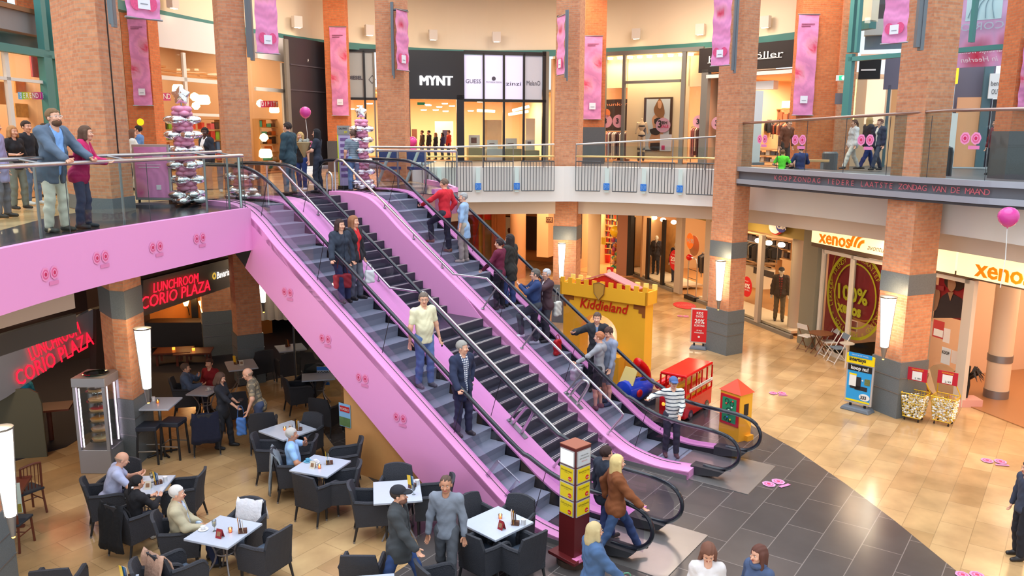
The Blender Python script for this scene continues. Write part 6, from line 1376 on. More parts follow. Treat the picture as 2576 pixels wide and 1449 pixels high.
t=thing('round_screen',dep(40,1000,15.6)*A(1,1,0),.2,'low brown rounded partition before the woman in the turquoise cardigan','partition');m=MB();m.slabp([(-.9,0,0),(.45,0,0),(.45,0,1.15),(.4,0,1.35),(.25,0,1.45),(-.9,0,1.5)],(0,.05,0));m.build('panel',mat('partition_olive',(88,84,66),.6),t)
t=thing('wood_table',dep(125,1060,16.6)*A(1,1,0),.3,'dark red wooden table before the woman in the turquoise cardigan','table');m=MB();m.box((0,0,.74),(.9,.6,.04));m.build('tabletop',WRB,t);m=MB();m.tube([(0,0,0),(0,0,.72)],.05,8);m.build('column',WRB,t)
# ---------------------------------------------------------------- cake cabinet
a_,b_,c_=bz(203,1192),bz(283,1192),bz(322,1152)
w_=float(np.linalg.norm(b_-a_));ang=math.atan2(b_[1]-a_[1],b_[0]-a_[0]);d_=.62;cen=(a_+b_)/2+A(-math.sin(ang),math.cos(ang),0)*d_/2
t=thing('cake_cabinet',cen,ang,'tall silver glass cake cabinet with lit shelves','cabinet');ALU=mat('cabinet_alu',(166,166,172),.35,.6);H=1.92
m=MB();m.box((0,0,.24),(w_,d_,.48));m.build('base',ALU,t,bevel=.01)
m=MB();m.box((d_*0+w_/2+.003,0,.26),(.006,d_*.8,.36));m.build('vent',mat('vent_grey',(120,122,126),.5),t)
m=MB();m.box((0,0,H-.09),(w_+.02,d_+.02,.18));m.build('head',ALU,t,bevel=.01)
for i,(sx,sy)in enumerate(((-1,-1),(1,-1),(1,1),(-1,1))):m=MB();m.box((sx*(w_/2-.03),sy*(d_/2-.03),.48+(H-.66)/2),(.06,.06,H-.66));m.build('corner_post',ALU,t)
for n_,(cx_,cy_,sx,sy)in enumerate(((0,-d_/2+.02,w_-.1,.006),(w_/2-.02,0,.006,d_-.1),(-w_/2+.02,0,.006,d_-.1),(0,d_/2-.02,w_-.1,.006))):m=MB();m.box((cx_,cy_,.48+(H-.66)/2),(sx,sy,H-.66));m.build('glass_pane',WGLASS,t)
CTUBE=mat('tube_pinkwhite',(255,226,250),.5,emit=5)
for sx,sy in((-w_/2+.09,-d_/2+.06),(w_/2-.06,d_/2-.12),(w_/2-.06,-d_/2+.2)):m=MB();m.tube([(sx,sy,.52),(sx,sy,H-.22)],.012,6);m.build('light_tube',CTUBE,t)
m=MB();m.tube([(0,0,.5),(0,0,H-.2)],.012,6);m.build('spindle',CHROME,t)
for i in range(6):m=MB();z=.58+.2*i;m.lathe([(.2,z),(.205,z+.008)],(0,0,0),24);m.build('glass_shelf',glass('shelf_glass',(225,235,235),.3),t)
m=MB();m.lathe([(.16,H),(.24,H+.015),(.22,H+.02),(.14,H+.008)],(.0,.02,0),24);m.build('glass_dish',glass('dish_glass',(190,225,225),.4),t)
cakes=(((224,206,150),'pale cream cake on the lowest revolving shelf'),((230,200,170),'sponge cake second from the bottom shelf'),((224,150,40),'orange glazed flan in the cake cabinet'),((196,30,36),'red fruit flan in the cake cabinet'),((220,170,110),'caramel topped flan above the red one'),((96,56,34),'chocolate cake on the top shelf of the cabinet'))
for i,(c_,l)in enumerate(cakes):
    q=cen;tt2=thing('cake',(q[0],q[1],.588+.2*i),0,l,'cake');m=MB();m.lathe([(.15,0),(.17,.04),(.15,.05)],(0,0,0),20);m.build('crust',mat('crust',(206,160,100),.7),tt2,smooth=True);m=MB();m.lathe([(.15,.045),(.12,.065),(.02,.07)],(0,0,0),20);m.build('topping',mat('topping_%d'%i,c_,.35,noise=.25,nscale=40),tt2,smooth=True)
lc=bpy.data.lights.new('cabinet_light','POINT');lc.energy=8;lc.color=(1,.9,.95);lo=bpy.data.objects.new('cabinet_light',lc);C.objects.link(lo);lo.location=(cen[0],cen[1],H-.3);lc.shadow_soft_size=.1
# ---------------------------------------------------------------- price tower
nb=bz(1449,1436);t=thing('price_tower',nb+A(-.02,.26,0),D2R(45-3),'dark red price tower with yellow snack cards beside the escalator foot','sign tower')
MAH=mat('mahogany',(92,26,28),.35);MAHT=mat('mahogany_top',(150,84,66),.4);s_=.33
m=MB();m.box((0,0,1.04),(s_,s_,1.78));m.build('column',MAH,t,bevel=.006);m=MB();m.box((0,0,1.935),(s_+.004,s_+.004,.012));m.build('top',MAHT,t);m=MB();m.box((0,0,.16),(.56,.56,.05));m.build('plinth',MAH,t,bevel=.005)
m=MB();m.lathe([(.26,0),(.27,.1),(.2,.13)],(0,0,0),20);m.build('turntable',mat('turntable',(70,50,40),.5),t);m=MB();m.box((-.1,-.281,.186),(.16,.004,.05));m.box((-.1,-.2,.188),(.2,.1,.004));m.build('pink_label',ROT,t)
CARDY=mat('card_yellow',(232,204,20),.45);FRM=mat('card_frame',(206,206,208),.35,.5);CARDW=mat('card_white',(244,246,246),.4,emit=.25);CARDG=mat('card_grey',(200,204,208),.4);RD=mat('dot_price',(206,36,30),.4);INK=mat('ink_dark',(60,50,20),.6)
names=(('','Broodje kebab','Seniorenmenu','Chili con carne'),('VOOR GESLOTENEN','Broodje hot dog','Pannenkoeken','Goulash'));prices=(('','€3,50','€5,95','€4,75'),('','€2,75','€3,90','€3,95'))
for f_ in(0,1):
    # face 0: -x normal (image left), face 1: -y normal (image right)
    nrm=A(-1,0,0)if f_==0 else A(0,-1,0);ux=A(0,-1,0)if f_==0 else A(1,0,0)
    for i in range(4):
        zc_=1.76-.265*i;c0=nrm*(s_/2)+A(0,0,zc_)
        def fb_(w,h,off,dx=0,dz=0,th=.006):
            q=c0+nrm*off+ux*dx+A(0,0,dz);return[q-ux*w/2-A(0,0,h/2),q+ux*w/2-A(0,0,h/2),q+ux*w/2+A(0,0,h/2),q-ux*w/2+A(0,0,h/2)]
        m=MB();m.slabp(fb_(.29,.245,0),nrm*.014);fr_=m.build('card_frame',FRM,t)
        m=MB();m.slabp(fb_(.262,.217,.014),nrm*.003);m.build('card',(CARDW if f_==0 else CARDG)if i==0 else CARDY,fr_)
        R_=t.matrix_basis.to_3x3();tow=lambda v:np.array(t.matrix_basis@Vector(tuple(v)));ur=np.array(R_@Vector(tuple(ux)))
        if i==0 and f_==1:
            for j,tx in enumerate(('VOOR GESLOTEN','HIER ONZE KAARTEN','alleen contant')):text('lettering',tx,tow(c0+nrm*.019+A(0,0,.05-.045*j)),ur,(0,0,1),.018,(INK,INK,RD)[j],parent=t,width=(.16,.2,.12)[j])
        if i:
            text('lettering',names[f_][i],tow(c0+nrm*.019+A(0,0,.06)),ur,(0,0,1),.03,INK,parent=t,width=.22,shear=.15)
            text('lettering','vers bereid',tow(c0+nrm*.019+A(0,0,.03)),ur,(0,0,1),.012,INK,parent=t,width=.1)
            q=c0+nrm*.018+ux*.07-A(0,0,.055);m=MB();m.slabp([q+ux*.036*math.cos(a)+A(0,0,.036*math.sin(a))for a in np.linspace(0,6.28,19)[:-1]],nrm*.003);m.build('price_dot',RD,fr_)
            text('lettering',prices[f_][i],tow(q+nrm*.005),ur,(0,0,1),.016,WHITE,parent=t,width=.055,bold=.02)
# ---------------------------------------------------------------- toy castle
CYE=mat('castle_yellow',(255,182,46),.45,noise=.08,nscale=2);CYL=mat('castle_pale',(250,226,120),.5);CBR=mat('castle_brown',(150,84,30),.5);CRD=mat('castle_red',(214,44,30),.4);CPK=mat('castle_roofpink',(222,120,120),.45)
fcs=FP((1.42,22.0),(3.42,20.45));Lc=fcs.L;t=thing('toy_castle',fcs.pt(Lc/2,0),0,'yellow toy castle arch with red lettering beside the crowded escalator','play structure');dp=-.42
def cw(pts,m_,name,off=0.,th=None,par=None):mm=MB();mm.slabp([fcs.pt(q[0],q[1],off)for q in pts],fcs.n*(dp if th is None else th));return mm.build(name,m_,par or t,world=True)
ax0,ax1=.55,1.72;acx,ar=(ax0+ax1)/2,(ax1-ax0)/2;zsp=1.25
cw([(0,0),(ax0,0),(ax0,2.2),(0,2.2)],CYE,'wall');cw([(ax1,0),(Lc,0),(Lc,2.2),(ax1,2.2)],CYE,'wall')
arc=[(acx-ar*math.cos(a),zsp+ar*.85*math.sin(a))for a in np.linspace(0,math.pi,13)]
cw(arc+[(ax1,2.2),(ax0,2.2)],CYE,'arch')
for s0,s1 in((0,.34),(Lc-.34,Lc)):
    q=s0 if s0==0 else s1;sg=1 if s0==0 else-1
    cw([(q,2.2),(q,1.85),(q+sg*.09,1.85),(q+sg*.09,1.95),(q+sg*.19,1.95),(q+sg*.19,2.05),(q+sg*.34,2.05),(q+sg*.34,2.2)],CBR,'brown_step',.012,-.02)
zb0,zt0=2.18,2.52;ov=.07
mm=MB();mm.slabp([fcs.pt(-ov,zb0,ov),fcs.pt(Lc+ov,zb0,ov),fcs.pt(Lc+ov,zt0,ov),fcs.pt(-ov,zt0,ov)],fcs.n*-.05);mm.slabp([fcs.pt(-ov,zb0,dp-ov+.05),fcs.pt(Lc+ov,zb0,dp-ov+.05),fcs.pt(Lc+ov,zt0,dp-ov+.05),fcs.pt(-ov,zt0,dp-ov+.05)],fcs.n*-.05)
for q in(-ov,Lc+ov-.05):mm.slabp([fcs.pt(q,zb0,ov),fcs.pt(q,zb0,dp-ov),fcs.pt(q,zt0,dp-ov),fcs.pt(q,zt0,ov)],fcs.u*.05)
mm.build('battlement_band',CYE,t,world=True)
nm=11
for i in range(nm):
    q=-ov+(Lc+2*ov-.13)*i/(nm-1)
    m=MB();m.slabp([fcs.pt(q,zt0,ov),fcs.pt(q+.13,zt0,ov),fcs.pt(q+.13,zt0+.14,ov),fcs.pt(q,zt0+.14,ov)],fcs.n*-.05);m.build('merlon',CYE,t,world=True)
    m=MB();m.slabp([fcs.pt(q,zt0,dp-ov+.05),fcs.pt(q+.13,zt0,dp-ov+.05),fcs.pt(q+.13,zt0+.14,dp-ov+.05),fcs.pt(q,zt0+.14,dp-ov+.05)],fcs.n*-.05);m.build('merlon',CYL,t,world=True)
m=MB();m.slabp([fcs.pt(.4,zt0-.02,-.03),fcs.pt(Lc-.35,zt0-.02,-.03),fcs.pt(Lc/2,zt0+.3,-.03)],fcs.n*-.02);m.build('gable',CRD,t,world=True)
for q in(.36,Lc-.3):m=MB();m.slabp([fcs.pt(q,zt0,0),fcs.pt(q,zt0,dp),fcs.pt(Lc/2,zt0+.32,dp),fcs.pt(Lc/2,zt0+.32,0)],A(0,0,.03));m.build('roof_side',CPK,t,world=True)
m=MB();sp=[(-.17,.17),(0,.22),(.17,.17),(.15,-.08),(0,-.25),(-.15,-.08)];m.slabp([fcs.pt(Lc*.47+a,2.42+b,ov)for a,b in sp][::-1],fcs.n*.03);m.build('shield',mat('shield_tan',(206,150,60),.5),t,world=True)
m=MB();m.tube([fcs.pt(Lc*.47+a,2.42+b,ov+.03)for a,b in sp],.012,5,True);m.build('shield_rim',mat('shield_rim',(120,80,30)),t,world=True)
text('lettering','Kiddieland',fcs.pt(Lc*.5,1.99,.012),fcs.u,(0,0,1),.26,mat('letter_castle_red',(206,36,20),.4),parent=t,width=1.5,shear=.25,bold=.012,ext=.012)
for x_,l in((.3,'orange play box at the left foot of the castle arch'),):
    m=MB();m.slabp([fcs.pt(.1,0,.5),fcs.pt(.45,0,.5),fcs.pt(.45,.75,.5),fcs.pt(.1,.75,.5)],fcs.n*-.3);m.build('play_box',CYE,label=l,cat='box')
m=MB();m.slabp([fcs.pt(1.7,.0,.45),fcs.pt(2.05,0,.45),fcs.pt(2.05,.8,.45),fcs.pt(1.7,.8,.45)],fcs.n*-.3);m.build('play_box',CYE,label='orange play box at the right foot of the castle arch',cat='box')
# ---------------------------------------------------------------- toy bus
nb=bz(1722,1066);far=bz(1804,1040);u_=(A(4.85,18.95,0)-nb)*A(1,1,0);Lb=float(np.linalg.norm(u_));ang=math.atan2(u_[1],u_[0]);Wb=.66
# local x = length (away), local y = toward image left
t=thing('toy_bus',nb,ang,'red double-decker toy bus ride beside the striped sweater man','ride');BR=mat('bus_red',(206,14,18),.15);WN=mat('bus_window',(120,130,110),.2);YW=mat('bus_yellow',(226,206,60),.4)
Hb=1.12
def side_y(y):return y
m=MB();m.box((Lb/2,Wb/2,.30),(Lb,Wb,.44));m.build('lower_body',BR,t,bevel=.03)
m=MB();m.box((Lb/2,Wb/2,.66),(Lb,Wb,.05));m.build('deck_band',BR,t,bevel=.01)
m=MB();m.box((Lb/2,Wb/2,Hb-.03),(Lb,Wb,.07));m.build('roof',BR,t,bevel=.03)
for z0_,z1_ in((.50,.66),(.68,Hb-.06)):
    for i in range(6):
        for y in(.015,Wb-.015):m=MB();m.box((.02+(Lb-.04)*i/5,y,(z0_+z1_)/2),(.035,.03,z1_-z0_));m.build('window_post',BR,t)
    for x in(.015,Lb-.015):m=MB();m.box((x,Wb/2,(z0_+z1_)/2),(.03,.035,z1_-z0_));m.build('window_post',BR,t)
m=MB();m.box((Lb/2,Wb/2,.56),(Lb-.14,Wb-.14,.1));m.build('seat_block',YW,t)
m=MB();m.box((Lb/2,Wb/2,.74),(Lb-.14,.1,.1));m.build('seat_block',YW,t)
m=MB();m.box((Lb*.55,-.008,.72),(Lb*.85,.012,.07));m.build('white_strip',WHITE,t)
q=t.matrix_basis@Vector((Lb*.55,-.016,.72));uu=np.array(t.matrix_basis.to_3x3()@Vector((1,0,0)));text('lettering','ALL ABOARD THE CITY BUS',q,uu,(0,0,1),.035,mat('letter_dark',(60,50,60)),parent=t,width=Lb*.7)
for x in(Lb*.2,Lb*.8):
    for y in(-.01,Wb+.01):
        m=MB();cc=A(x,y,.12);ring_=[cc+A(.12*math.cos(a),0,.12*math.sin(a))for a in np.linspace(0,6.28,19)[:-1]];m.slabp(ring_,(0,.05 if y<.3 else-.05,0));w=m.build('wheel',RUBBER,t)
        m=MB();m.slabp([cc+A(.05*math.cos(a),-.006 if y<.3 else .006,.05*math.sin(a))for a in np.linspace(0,6.28,13)[:-1]],(0,.01 if y<.3 else-.01,0));m.build('hub',STEELM,w)
for y in(.12,Wb-.12):m=MB();m.ball((-.005,y,.36),(.02,.045,.045));m.build('headlight',mat('headlight_amber',(255,180,60),.3,emit=1),t,smooth=True)
m=MB();m.box((-.01,Wb/2,.27),(.02,.3,.16));m.build('grille',STEELM,t);m=MB();m.box((.3,Wb/2,.05),(Lb+.1,.4,.09));m.build('stand',BLACK,t)
# ---------------------------------------------------------------- blue and red ride
rb=bz(1600,1020);t=thing('toy_plane_ride',rb,D2R(38),'blue and red toy vehicle ride with a yellow screen under the castle','ride');BL=mat('ride_blue',(30,70,190),.25)
m=MB();m.box((0,0,.08),(.9,.45,.16));m.build('stand',mat('ride_stand',(40,44,56),.5),t)
m=MB();m.tube([(-.55,0,.42),(-.45,0,.42),(-.1,0,.42),(.3,0,.44),(.55,0,.52)],[.12,.27,.3,.24,.08],14);m.build('tub',BL,t,smooth=True)
m=MB();m.tube(cr([(.35,0,.5),(.3,0,.8),(.05,0,1.05),(-.05,0,1.1)],5),[.12]*14+[.1,.06],10);m.build('fork',RED,t,smooth=True)
m=MB();m.slabp([(-.38,-.22,.62),(-.38,.22,.62),(-.2,.2,.98),(-.2,-.2,.98)],(.02,0,0));m.build('screen',mat('ride_cream',(240,220,130),.4),t)
for y in(-.29,.29):m=MB();m.ball((-.2,y,.42),(.1,.04,.1));m.build('side_lamp',RED,t,smooth=True)
m=MB();m.box((.08,0,.58),(.25,.3,.2));m.build('seat',BLACK,t,bevel=.03);m=MB();m.tube([(-.1,-.1,.75),(-.12,0,.8),(-.1,.1,.75)],.015,6);m.build('steering_bar',BLACK,t)
m=MB();m.tube([(.4,-.28,.5),(.75,-.34,.58),(.9,-.3,.7)],[.09,.13,.03],10);m.build('red_fin',RED,t,smooth=True)
# ---------------------------------------------------------------- puzzle post
nb=bz(1857,1114);u_=bz(1807,1095)-nb;u_[2]=0;wv_=float(np.linalg.norm(u_));ang=math.atan2(-u_[1],-u_[0])
t=thing('puzzle_post',nb+u_/2+A(-math.sin(ang),math.cos(ang),0)*.2,ang,'yellow toy puzzle post with a red pyramid roof beside the bus ride','play structure');s_=max(.42,wv_)
m=MB();m.box((0,0,.53),(s_,.4,1.06));m.build('body',CYE,t,bevel=.008);m=MB();m.add([(-s_/2-.03,-.23,1.06),(s_/2+.03,-.23,1.06),(s_/2+.03,.23,1.06),(-s_/2-.03,.23,1.06),(0,0,1.33)],[(3,2,1,0),(0,1,4),(1,2,4),(2,3,4),(3,0,4)]);m.build('roof',mat('roof_red',(226,70,40),.35),t)
m=MB();m.box((0,-.205,.66),(s_*.92,.03,.66));fr_=m.build('panel_frame',REDS,t,bevel=.006);m=MB();m.box((0,-.222,.66),(s_*.68,.01,.54));m.build('game_board',mat('board_green',(40,150,100),.4),fr_)
m=MB()
for(x,z,r)in((-.06,.86,.05),(.07,.82,.05),(0,.64,.075),(-.08,.46,.04),(.03,.43,.03)):m.tube([(x+r*math.cos(a),-.23,z+r*math.sin(a))for a in np.linspace(0,6.28,13)[:-1]],.008,5,True)
m.build('maze_track',mat('track_dark',(30,60,60)),fr_);m=MB();m.ball((0,-.235,.64),(.04,.015,.04));m.build('maze_disc',WHITE,fr_,smooth=True)
for i,(x,z,c_)in enumerate(((-.07,.8,(220,60,50)),(.08,.74,(230,230,230)),(.05,.46,(240,210,40)),(-.03,.5,(60,120,200)),(.1,.88,(220,60,50)))):m=MB();m.ball((x,-.24,z),(.022,.015,.022));m.build('bead',mat('bead_%d'%i,c_,.3),fr_,smooth=True)
m=MB();m.box((s_/2+.003,0,.7),(.01,.14,.26));m.build('side_hatch',BLACK,t);m=MB();m.box((s_/2+.04,.1,.06),(.08,.2,.12));m.build('foot_step',CYE,t)
# ---------------------------------------------------------------- steel bin, discount stand, toy poster
t=thing('litter_bin',bz(1799,868)+A(.0,-.2,0),0,'brushed steel litter bin at the foot of the brick pillar','bin');m=MB();m.lathe([(.19,.1),(.19,.66),(.17,.7)],(0,0,0),20);m.build('body',STEELM,t,smooth=True);m=MB();m.lathe([(.18,.66),(.195,.72),(.12,.75)],(0,0,0),20);m.build('rim',STEEL,t,smooth=True);m=MB();m.lathe([(.12,0),(.12,.1)],(0,0,0),14);m.build('foot',BLACK,t)
def stand(cx_,cy_,ang,w,z0,z1,label,face,base_col,name='poster_stand',basew=None):
    t=thing(name,bz(cx_,cy_),ang,label,'poster stand');m=MB();m.box((0,0,(z0+z1)/2),(w+.08,.05,z1-z0+.08));m.build('frame',FRM,t,bevel=.008);m=MB();m.box((0,-.028,(z0+z1)/2),(w,.006,z1-z0));m.build('poster',face,t)
    for sx in(-.3,.3):m=MB();m.box((sx*w,0,z0/2),(.05,.03,z0));m.build('post',BLACK,t)
    m=MB();bw=basew or w*1.15;m.box((0,0,.045),(bw,.36,.09),tap=.85);m.build('foot',base_col,t,bevel=.02);return t
def stext(t,s,x,z,h,w,m_,off=.034,**kw):
    q=t.matrix_basis@Vector((x,-off,z));uu=np.array(t.matrix_basis.to_3x3()@Vector((1,0,0)));return text('lettering',s,q,uu,(0,0,1),h,m_,parent=t,width=w,**kw)
BASEG=mat('stand_base_grey',(104,112,122),.6)
t=stand(1757,877,D2R(-22),.46,.22,1.22,'red discount stand beside the steel bin',REDS,BASEG)
for s_,z,h,w in(('KIDS',1.12,.075,.2),('DAYS!',1.02,.075,.22),('20%',.86,.14,.3),('KORTING',.73,.065,.3),('OP ALLE',.58,.04,.16),('KINDERKLEDING',.51,.04,.28)):stext(t,s_,0,z,h,w,WHITE,bold=.02)
m=MB();m.slabp([A(.035*math.cos(a),-.035,.38+.03*math.sin(a))for a in np.linspace(0,6.28,15)[:-1]],(0,-.003,0));m.build('logo',WHITE,t)
pL,pR=bz(2125,1016),bz(2196,1034);ang=math.atan2(pR[1]-pL[1],pR[0]-pL[0]);SKY=mat('poster_cyan',(40,160,226),.4)
t=stand(2156,1032,ang,.58,.2,1.12,'toy shop poster stand in blue and yellow beside the pillar lamp',SKY,BASEG,basew=.72)
m=MB();m.box((0,-.03,1.26),(.66,.05,.22));m.build('header',mat('poster_yellow',(246,220,20),.4),t);m=MB();m.box((-.0,-.06,1.36),(.56,.01,.1));m.build('header_strip',mat('strip_cyan',(30,150,220),.4),t)
m=MB();m.box((0,-.034,1.04),(.58,.006,.15));m.build('black_band',BLACK,t);m=MB();m.box((-.08,-.034,.68),(.26,.006,.3));m.box((.06,-.034,.56),(.3,.006,.1));m.build('console_picture',mat('console_dark',(36,36,44),.5),t)
m=MB();m.box((-.15,-.04,.74),(.17,.004,.3));m.build('price_slip',WHITE,t);m=MB();m.box((-.15,-.042,.88),(.18,.004,.04));m.build('slip_head',_M['poster_yellow'],t);m=MB();m.box((.2,-.034,.74),(.13,.006,.15));m.build('game_picture',mat('game_green',(110,120,70),.5,noise=.6,nscale=40),t);m=MB();m.box((0,-.034,.235),(.58,.006,.045));m.build('footer',_M['poster_yellow'],t)
m=MB();m.slabp([A(.16+.13*math.cos(a),-.036,.36+.085*math.sin(a))for a in np.linspace(0,6.28,19)[:-1]],(0,-.004,0));m.build('price_bubble',WHITE,t)
stext(t,'intertoys',-.06,1.25,.09,.4,PBLK,off=.058,bold=.04);stext(t,'koop nu!',0,1.04,.09,.42,WHITE,off=.04,bold=.03);stext(t,'333',.14,.35,.08,.14,PBLK,off=.043,bold=.04);stext(t,'NIEUW IN DE WINKEL',0,1.36,.03,.4,WHITE,off=.068);stext(t,'+',.09,.76,.06,.05,WHITE,off=.04,bold=.04)
# wire bins
def wirebin(x,y,ang,label,bl,seed):
    t=thing('wire_bin',bz(x,y),ang,label,'bin');YW_=mat('wire_yellow',(238,196,20),.4);wt,wb_,H_=.5,.38,.66
    m=MB()
    def ringz(z,k):return[(sx*k/2,sy*k*.42,z)for sx,sy in((-1,-1),(1,-1),(1,1),(-1,1))]
    for i in range(8):
        z=.1+(H_-.1)*i/7;k=wb_+(wt-wb_)*i/7;m.tube(ringz(z,k),.005 if i not in(0,7)else .011,4,True)
    for i in range(9):
        f_=-1+2*i/8
        for sy in(-1,1):m.tube([(f_*wb_/2,sy*wb_*.42,.1),(f_*wt/2,sy*wt*.42,H_)],.005,4)
        for sx in(-1,1):m.tube([(sx*wb_/2,f_*wb_*.42,.1),(sx*wt/2,f_*wt*.42,H_)],.005,4)
    m.build('wire_basket',YW_,t)
    m=MB();rnd=random.Random(seed);mats=[mat('foil_silver',(226,226,220),.15,.9),mat('foil_gold',(222,200,130),.2,.8),mat('foil_white',(236,240,240),.3)]
    for i in range(420):
        z=.12+.48*rnd.random()**.8;k=wb_+(wt-wb_)*(z-.1)/(H_-.1);x_=rnd.uniform(-.47,.47)*k;y_=rnd.uniform(-.4,.4)*k
        if rnd.random()<.75:
            if rnd.random()<.5:y_=-.4*k
            else:x_=.47*k
        r_=rnd.uniform(.022,.036);m.ball((x_,y_,z),(r_,r_*.8,r_*.7),6,4,mi=rnd.randrange(3))
    o=m.build('foil_tins',mats,t);o['kind']='stuff'
    for sx in(-1,1):m=MB();m.tube([(sx*wt/2,.2,H_),(sx*wt*.38,.0,.95),(sx*wt*.38,.0,1.24)],.012,5);m.build('sign_arm',YW_,t)
    m=MB();m.box((0,-.01,1.09),(.42,.02,.3));m.build('price_board',mat('board_crimson',(190,24,50),.4),t);m=MB();m.box((0,-.024,1.06),(.21,.006,.2));m.build('price_slip',WHITE,t)
    stext(t,'2.99',.02,1.0,.045,.13,PBLK,off=.03);stext(t,'VOORDELIG',0,1.2,.035,.26,mat('letter_amber',(236,170,40)),off=.024,bold=.02)
    for sx in(-1,1):
        for sy in(-1,1):m=MB();m.ball((sx*.15,sy*.13,.03),(.02,.03,.03),8,6);m.tube([(sx*.15,sy*.13,.04),(sx*.15,sy*.13,.1)],.01,4);m.build('castor',BLACK,t)
wirebin(2297,1056,math.atan2(fx.u[1],fx.u[0])+.5,'yellow wire bin of foil tins beside the granite pillar foot','',5);wirebin(2372,1066,math.atan2(fx.u[1],fx.u[0])+.5,'yellow wire bin of foil tins nearer the shop doorway','',6)
# folding chairs and table
def foldchair(x,y,deg,label,seat,frame):
    t=thing('folding_chair',bz(x,y),D2R(deg),label,'chair');m=MB();m.box((0,0,.44),(.38,.36,.03));m.build('seat',seat,t,bevel=.008);m=MB();m.slabp([(-.19,-.2,.68),(.19,-.2,.68),(.19,-.24,.84),(-.19,-.24,.84)],(0,-.015,0));m.build('backrest',seat,t)
    for sx in(-.19,.19):
        m=MB();m.tube([(sx,-.24,.84),(sx,.22,0)],.014,5);m.build('leg',frame,t);m=MB();m.tube([(sx*.9,.17,.43),(sx*.9,-.22,0)],.014,5);m.build('leg',frame,t)
    m=MB();m.tube([(-.19,.2,.05),(.19,.2,.05)],.01,5);m.tube([(-.17,-.2,.05),(.17,-.2,.05)],.01,5);m.build('crossbar',frame,t)
WHS=mat('chair_white',(232,230,226),.5);WDL=mat('chair_wood',(128,80,48),.5);GRS=mat('chair_bluegrey',(110,128,146),.6)
foldchair(2027,880,-60,'white folding chair with wooden legs under the stamp poster',WHS,WDL);foldchair(2082,895,95,'white folding chair between the round table and the poster stand',WHS,WHS);foldchair(2106,912,100,'blue-grey cushioned white folding chair nearest the poster stand',GRS,WHS)
t=thing('folding_table',bz(2062,893),0,'round brown wooden folding table under the stamp poster','table');m=MB();m.lathe([(.34,.66),(.34,.69)],(0,0,0),22);m.build('tabletop',WDL,t)
for s_ in(-1,1):m=MB();m.tube([(s_*.22,-.2,0),(-s_*.18,-.12,.66)],.016,5);m.build('leg',WDL,t);m=MB();m.tube([(s_*.22,.2,0),(-s_*.18,.12,.66)],.016,5);m.build('leg',WDL,t)
t=thing('side_table',bz(2126,925),0,'small round grey bistro table behind the toy poster stand','table');m=MB();m.lathe([(.2,.7),(.2,.72)],(0,0,0),18);m.build('tabletop',mat('bistro_grey',(196,190,180),.4),t);m=MB();m.tube([(0,0,0),(0,0,.7)],.02,6);m.build('leg',WHS,t)
# ---------------------------------------------------------------- balloon columns, pink poster frame, upper floor bits
FOIL=mat('foil_silver',(226,226,220),.15,.9);FOILC=mat('foil_chrome',(240,240,242),.16,1.0,bump=.5,bscale=16);BPK=mat('balloon_rose',(232,150,184),.3);BMG=mat('balloon_magenta',(216,70,156),.18)
def bcolumn(loc,H_,label,k,sc_=1.):
    t=thing('balloon_column',loc,0,label,'balloon decoration');m=MB();m.lathe([(.24,0),(.26,.03),(.05,.06)],(0,0,0),20);m.build('foot',BLACK,t);m=MB();m.tube([(0,0,0),(0,0,H_)],.015,6);m.build('pole',STEELM,t)
    z=.14;i=0;zs_=[]
    pat=['S','S','P','P','S','P','P','S','P','P','S','P','P','S','P','P','S','P','P']
    stp=(H_-.22)/(sum(.17 if q=='S' else .125 for q in pat));
    for q in pat:
        dz=(.17 if q=='S' else .125)*stp
        for j in range(4):
            a=j*math.pi/2+i*.78;m=MB()
            if q=='S':R3=np.array(Matrix.Rotation(a,3,'Z'));m.ball((.2*math.cos(a)*sc_,.2*math.sin(a)*sc_,z),(.2*sc_,.15*sc_,.13*stp),12,8,M3=R3);m.build('silver_balloon',FOILC,t,smooth=True)
            else:m.ball((.1*math.cos(a)*sc_,.1*math.sin(a)*sc_,z),(.115*sc_,.115*sc_,.1*stp),10,7);m.build('pink_balloon',BPK,t,smooth=True)
        z+=dz;i+=1
    m=MB();n=10;fr_,bk_=[],[];vs=[]
    for i in range(n):r=(.34 if i%2==0 else .15)*sc_;a=math.pi/2+i*math.pi/5;vs.append((r*math.cos(a),0,z+.18*sc_+r*math.sin(a)))
    vs+=[(0,-.11*sc_,z+.18*sc_),(0,.11*sc_,z+.18*sc_)];m.add(vs,[(i,(i+1)%n,n)for i in range(n)]+[((i+1)%n,i,n+1)for i in range(n)])
    o=m.build('star_balloon',FOILC,t,smooth=False);sb_=o.modifiers.new('soften','SUBSURF');sb_.levels=1;sb_.render_levels=2
    return t
bcolumn(bz(467,521,5.0)+A(0,.15,0),2.13,'tall silver and pink balloon column with a star beside the pink poster frame',0);bcolumn(bz(914,482,5.0),1.95,'silver and pink balloon column with a star behind the striped shirt man',1,.85)
def balloon(p_,r,label,string=None,m_=None):
    t=thing('balloon',p_,0,label,'balloon');m=MB();m.lathe([(.06*r,-1.16*r),(.03*r,-1.08*r),(.28*r,-.98*r),(.62*r,-.76*r),(.88*r,-.4*r),(1*r,.0*r),(.96*r,.36*r),(.78*r,.68*r),(.46*r,.92*r),(.18*r,1.0*r),(.01*r,1.02*r)],(0,0,0),20);m.build('envelope',m_ or BMG,t,smooth=True)
    if string:m=MB();m.tube([(0,0,-1.2*r),(.03,0,-1.2*r-string*.5),(.0,0,-1.2*r-string)],.008,4);m.build('string',WHITE,t)
balloon(dep(768,283,22.3),.15,'pink balloon floating on a string before the black hoarding',.75);balloon(dep(2537,546,13.6),.165,'pink balloon floating under the curved balcony',1.0);balloon(dep(1037,356,34),.2,'pink balloon at the fashion shop doorway')
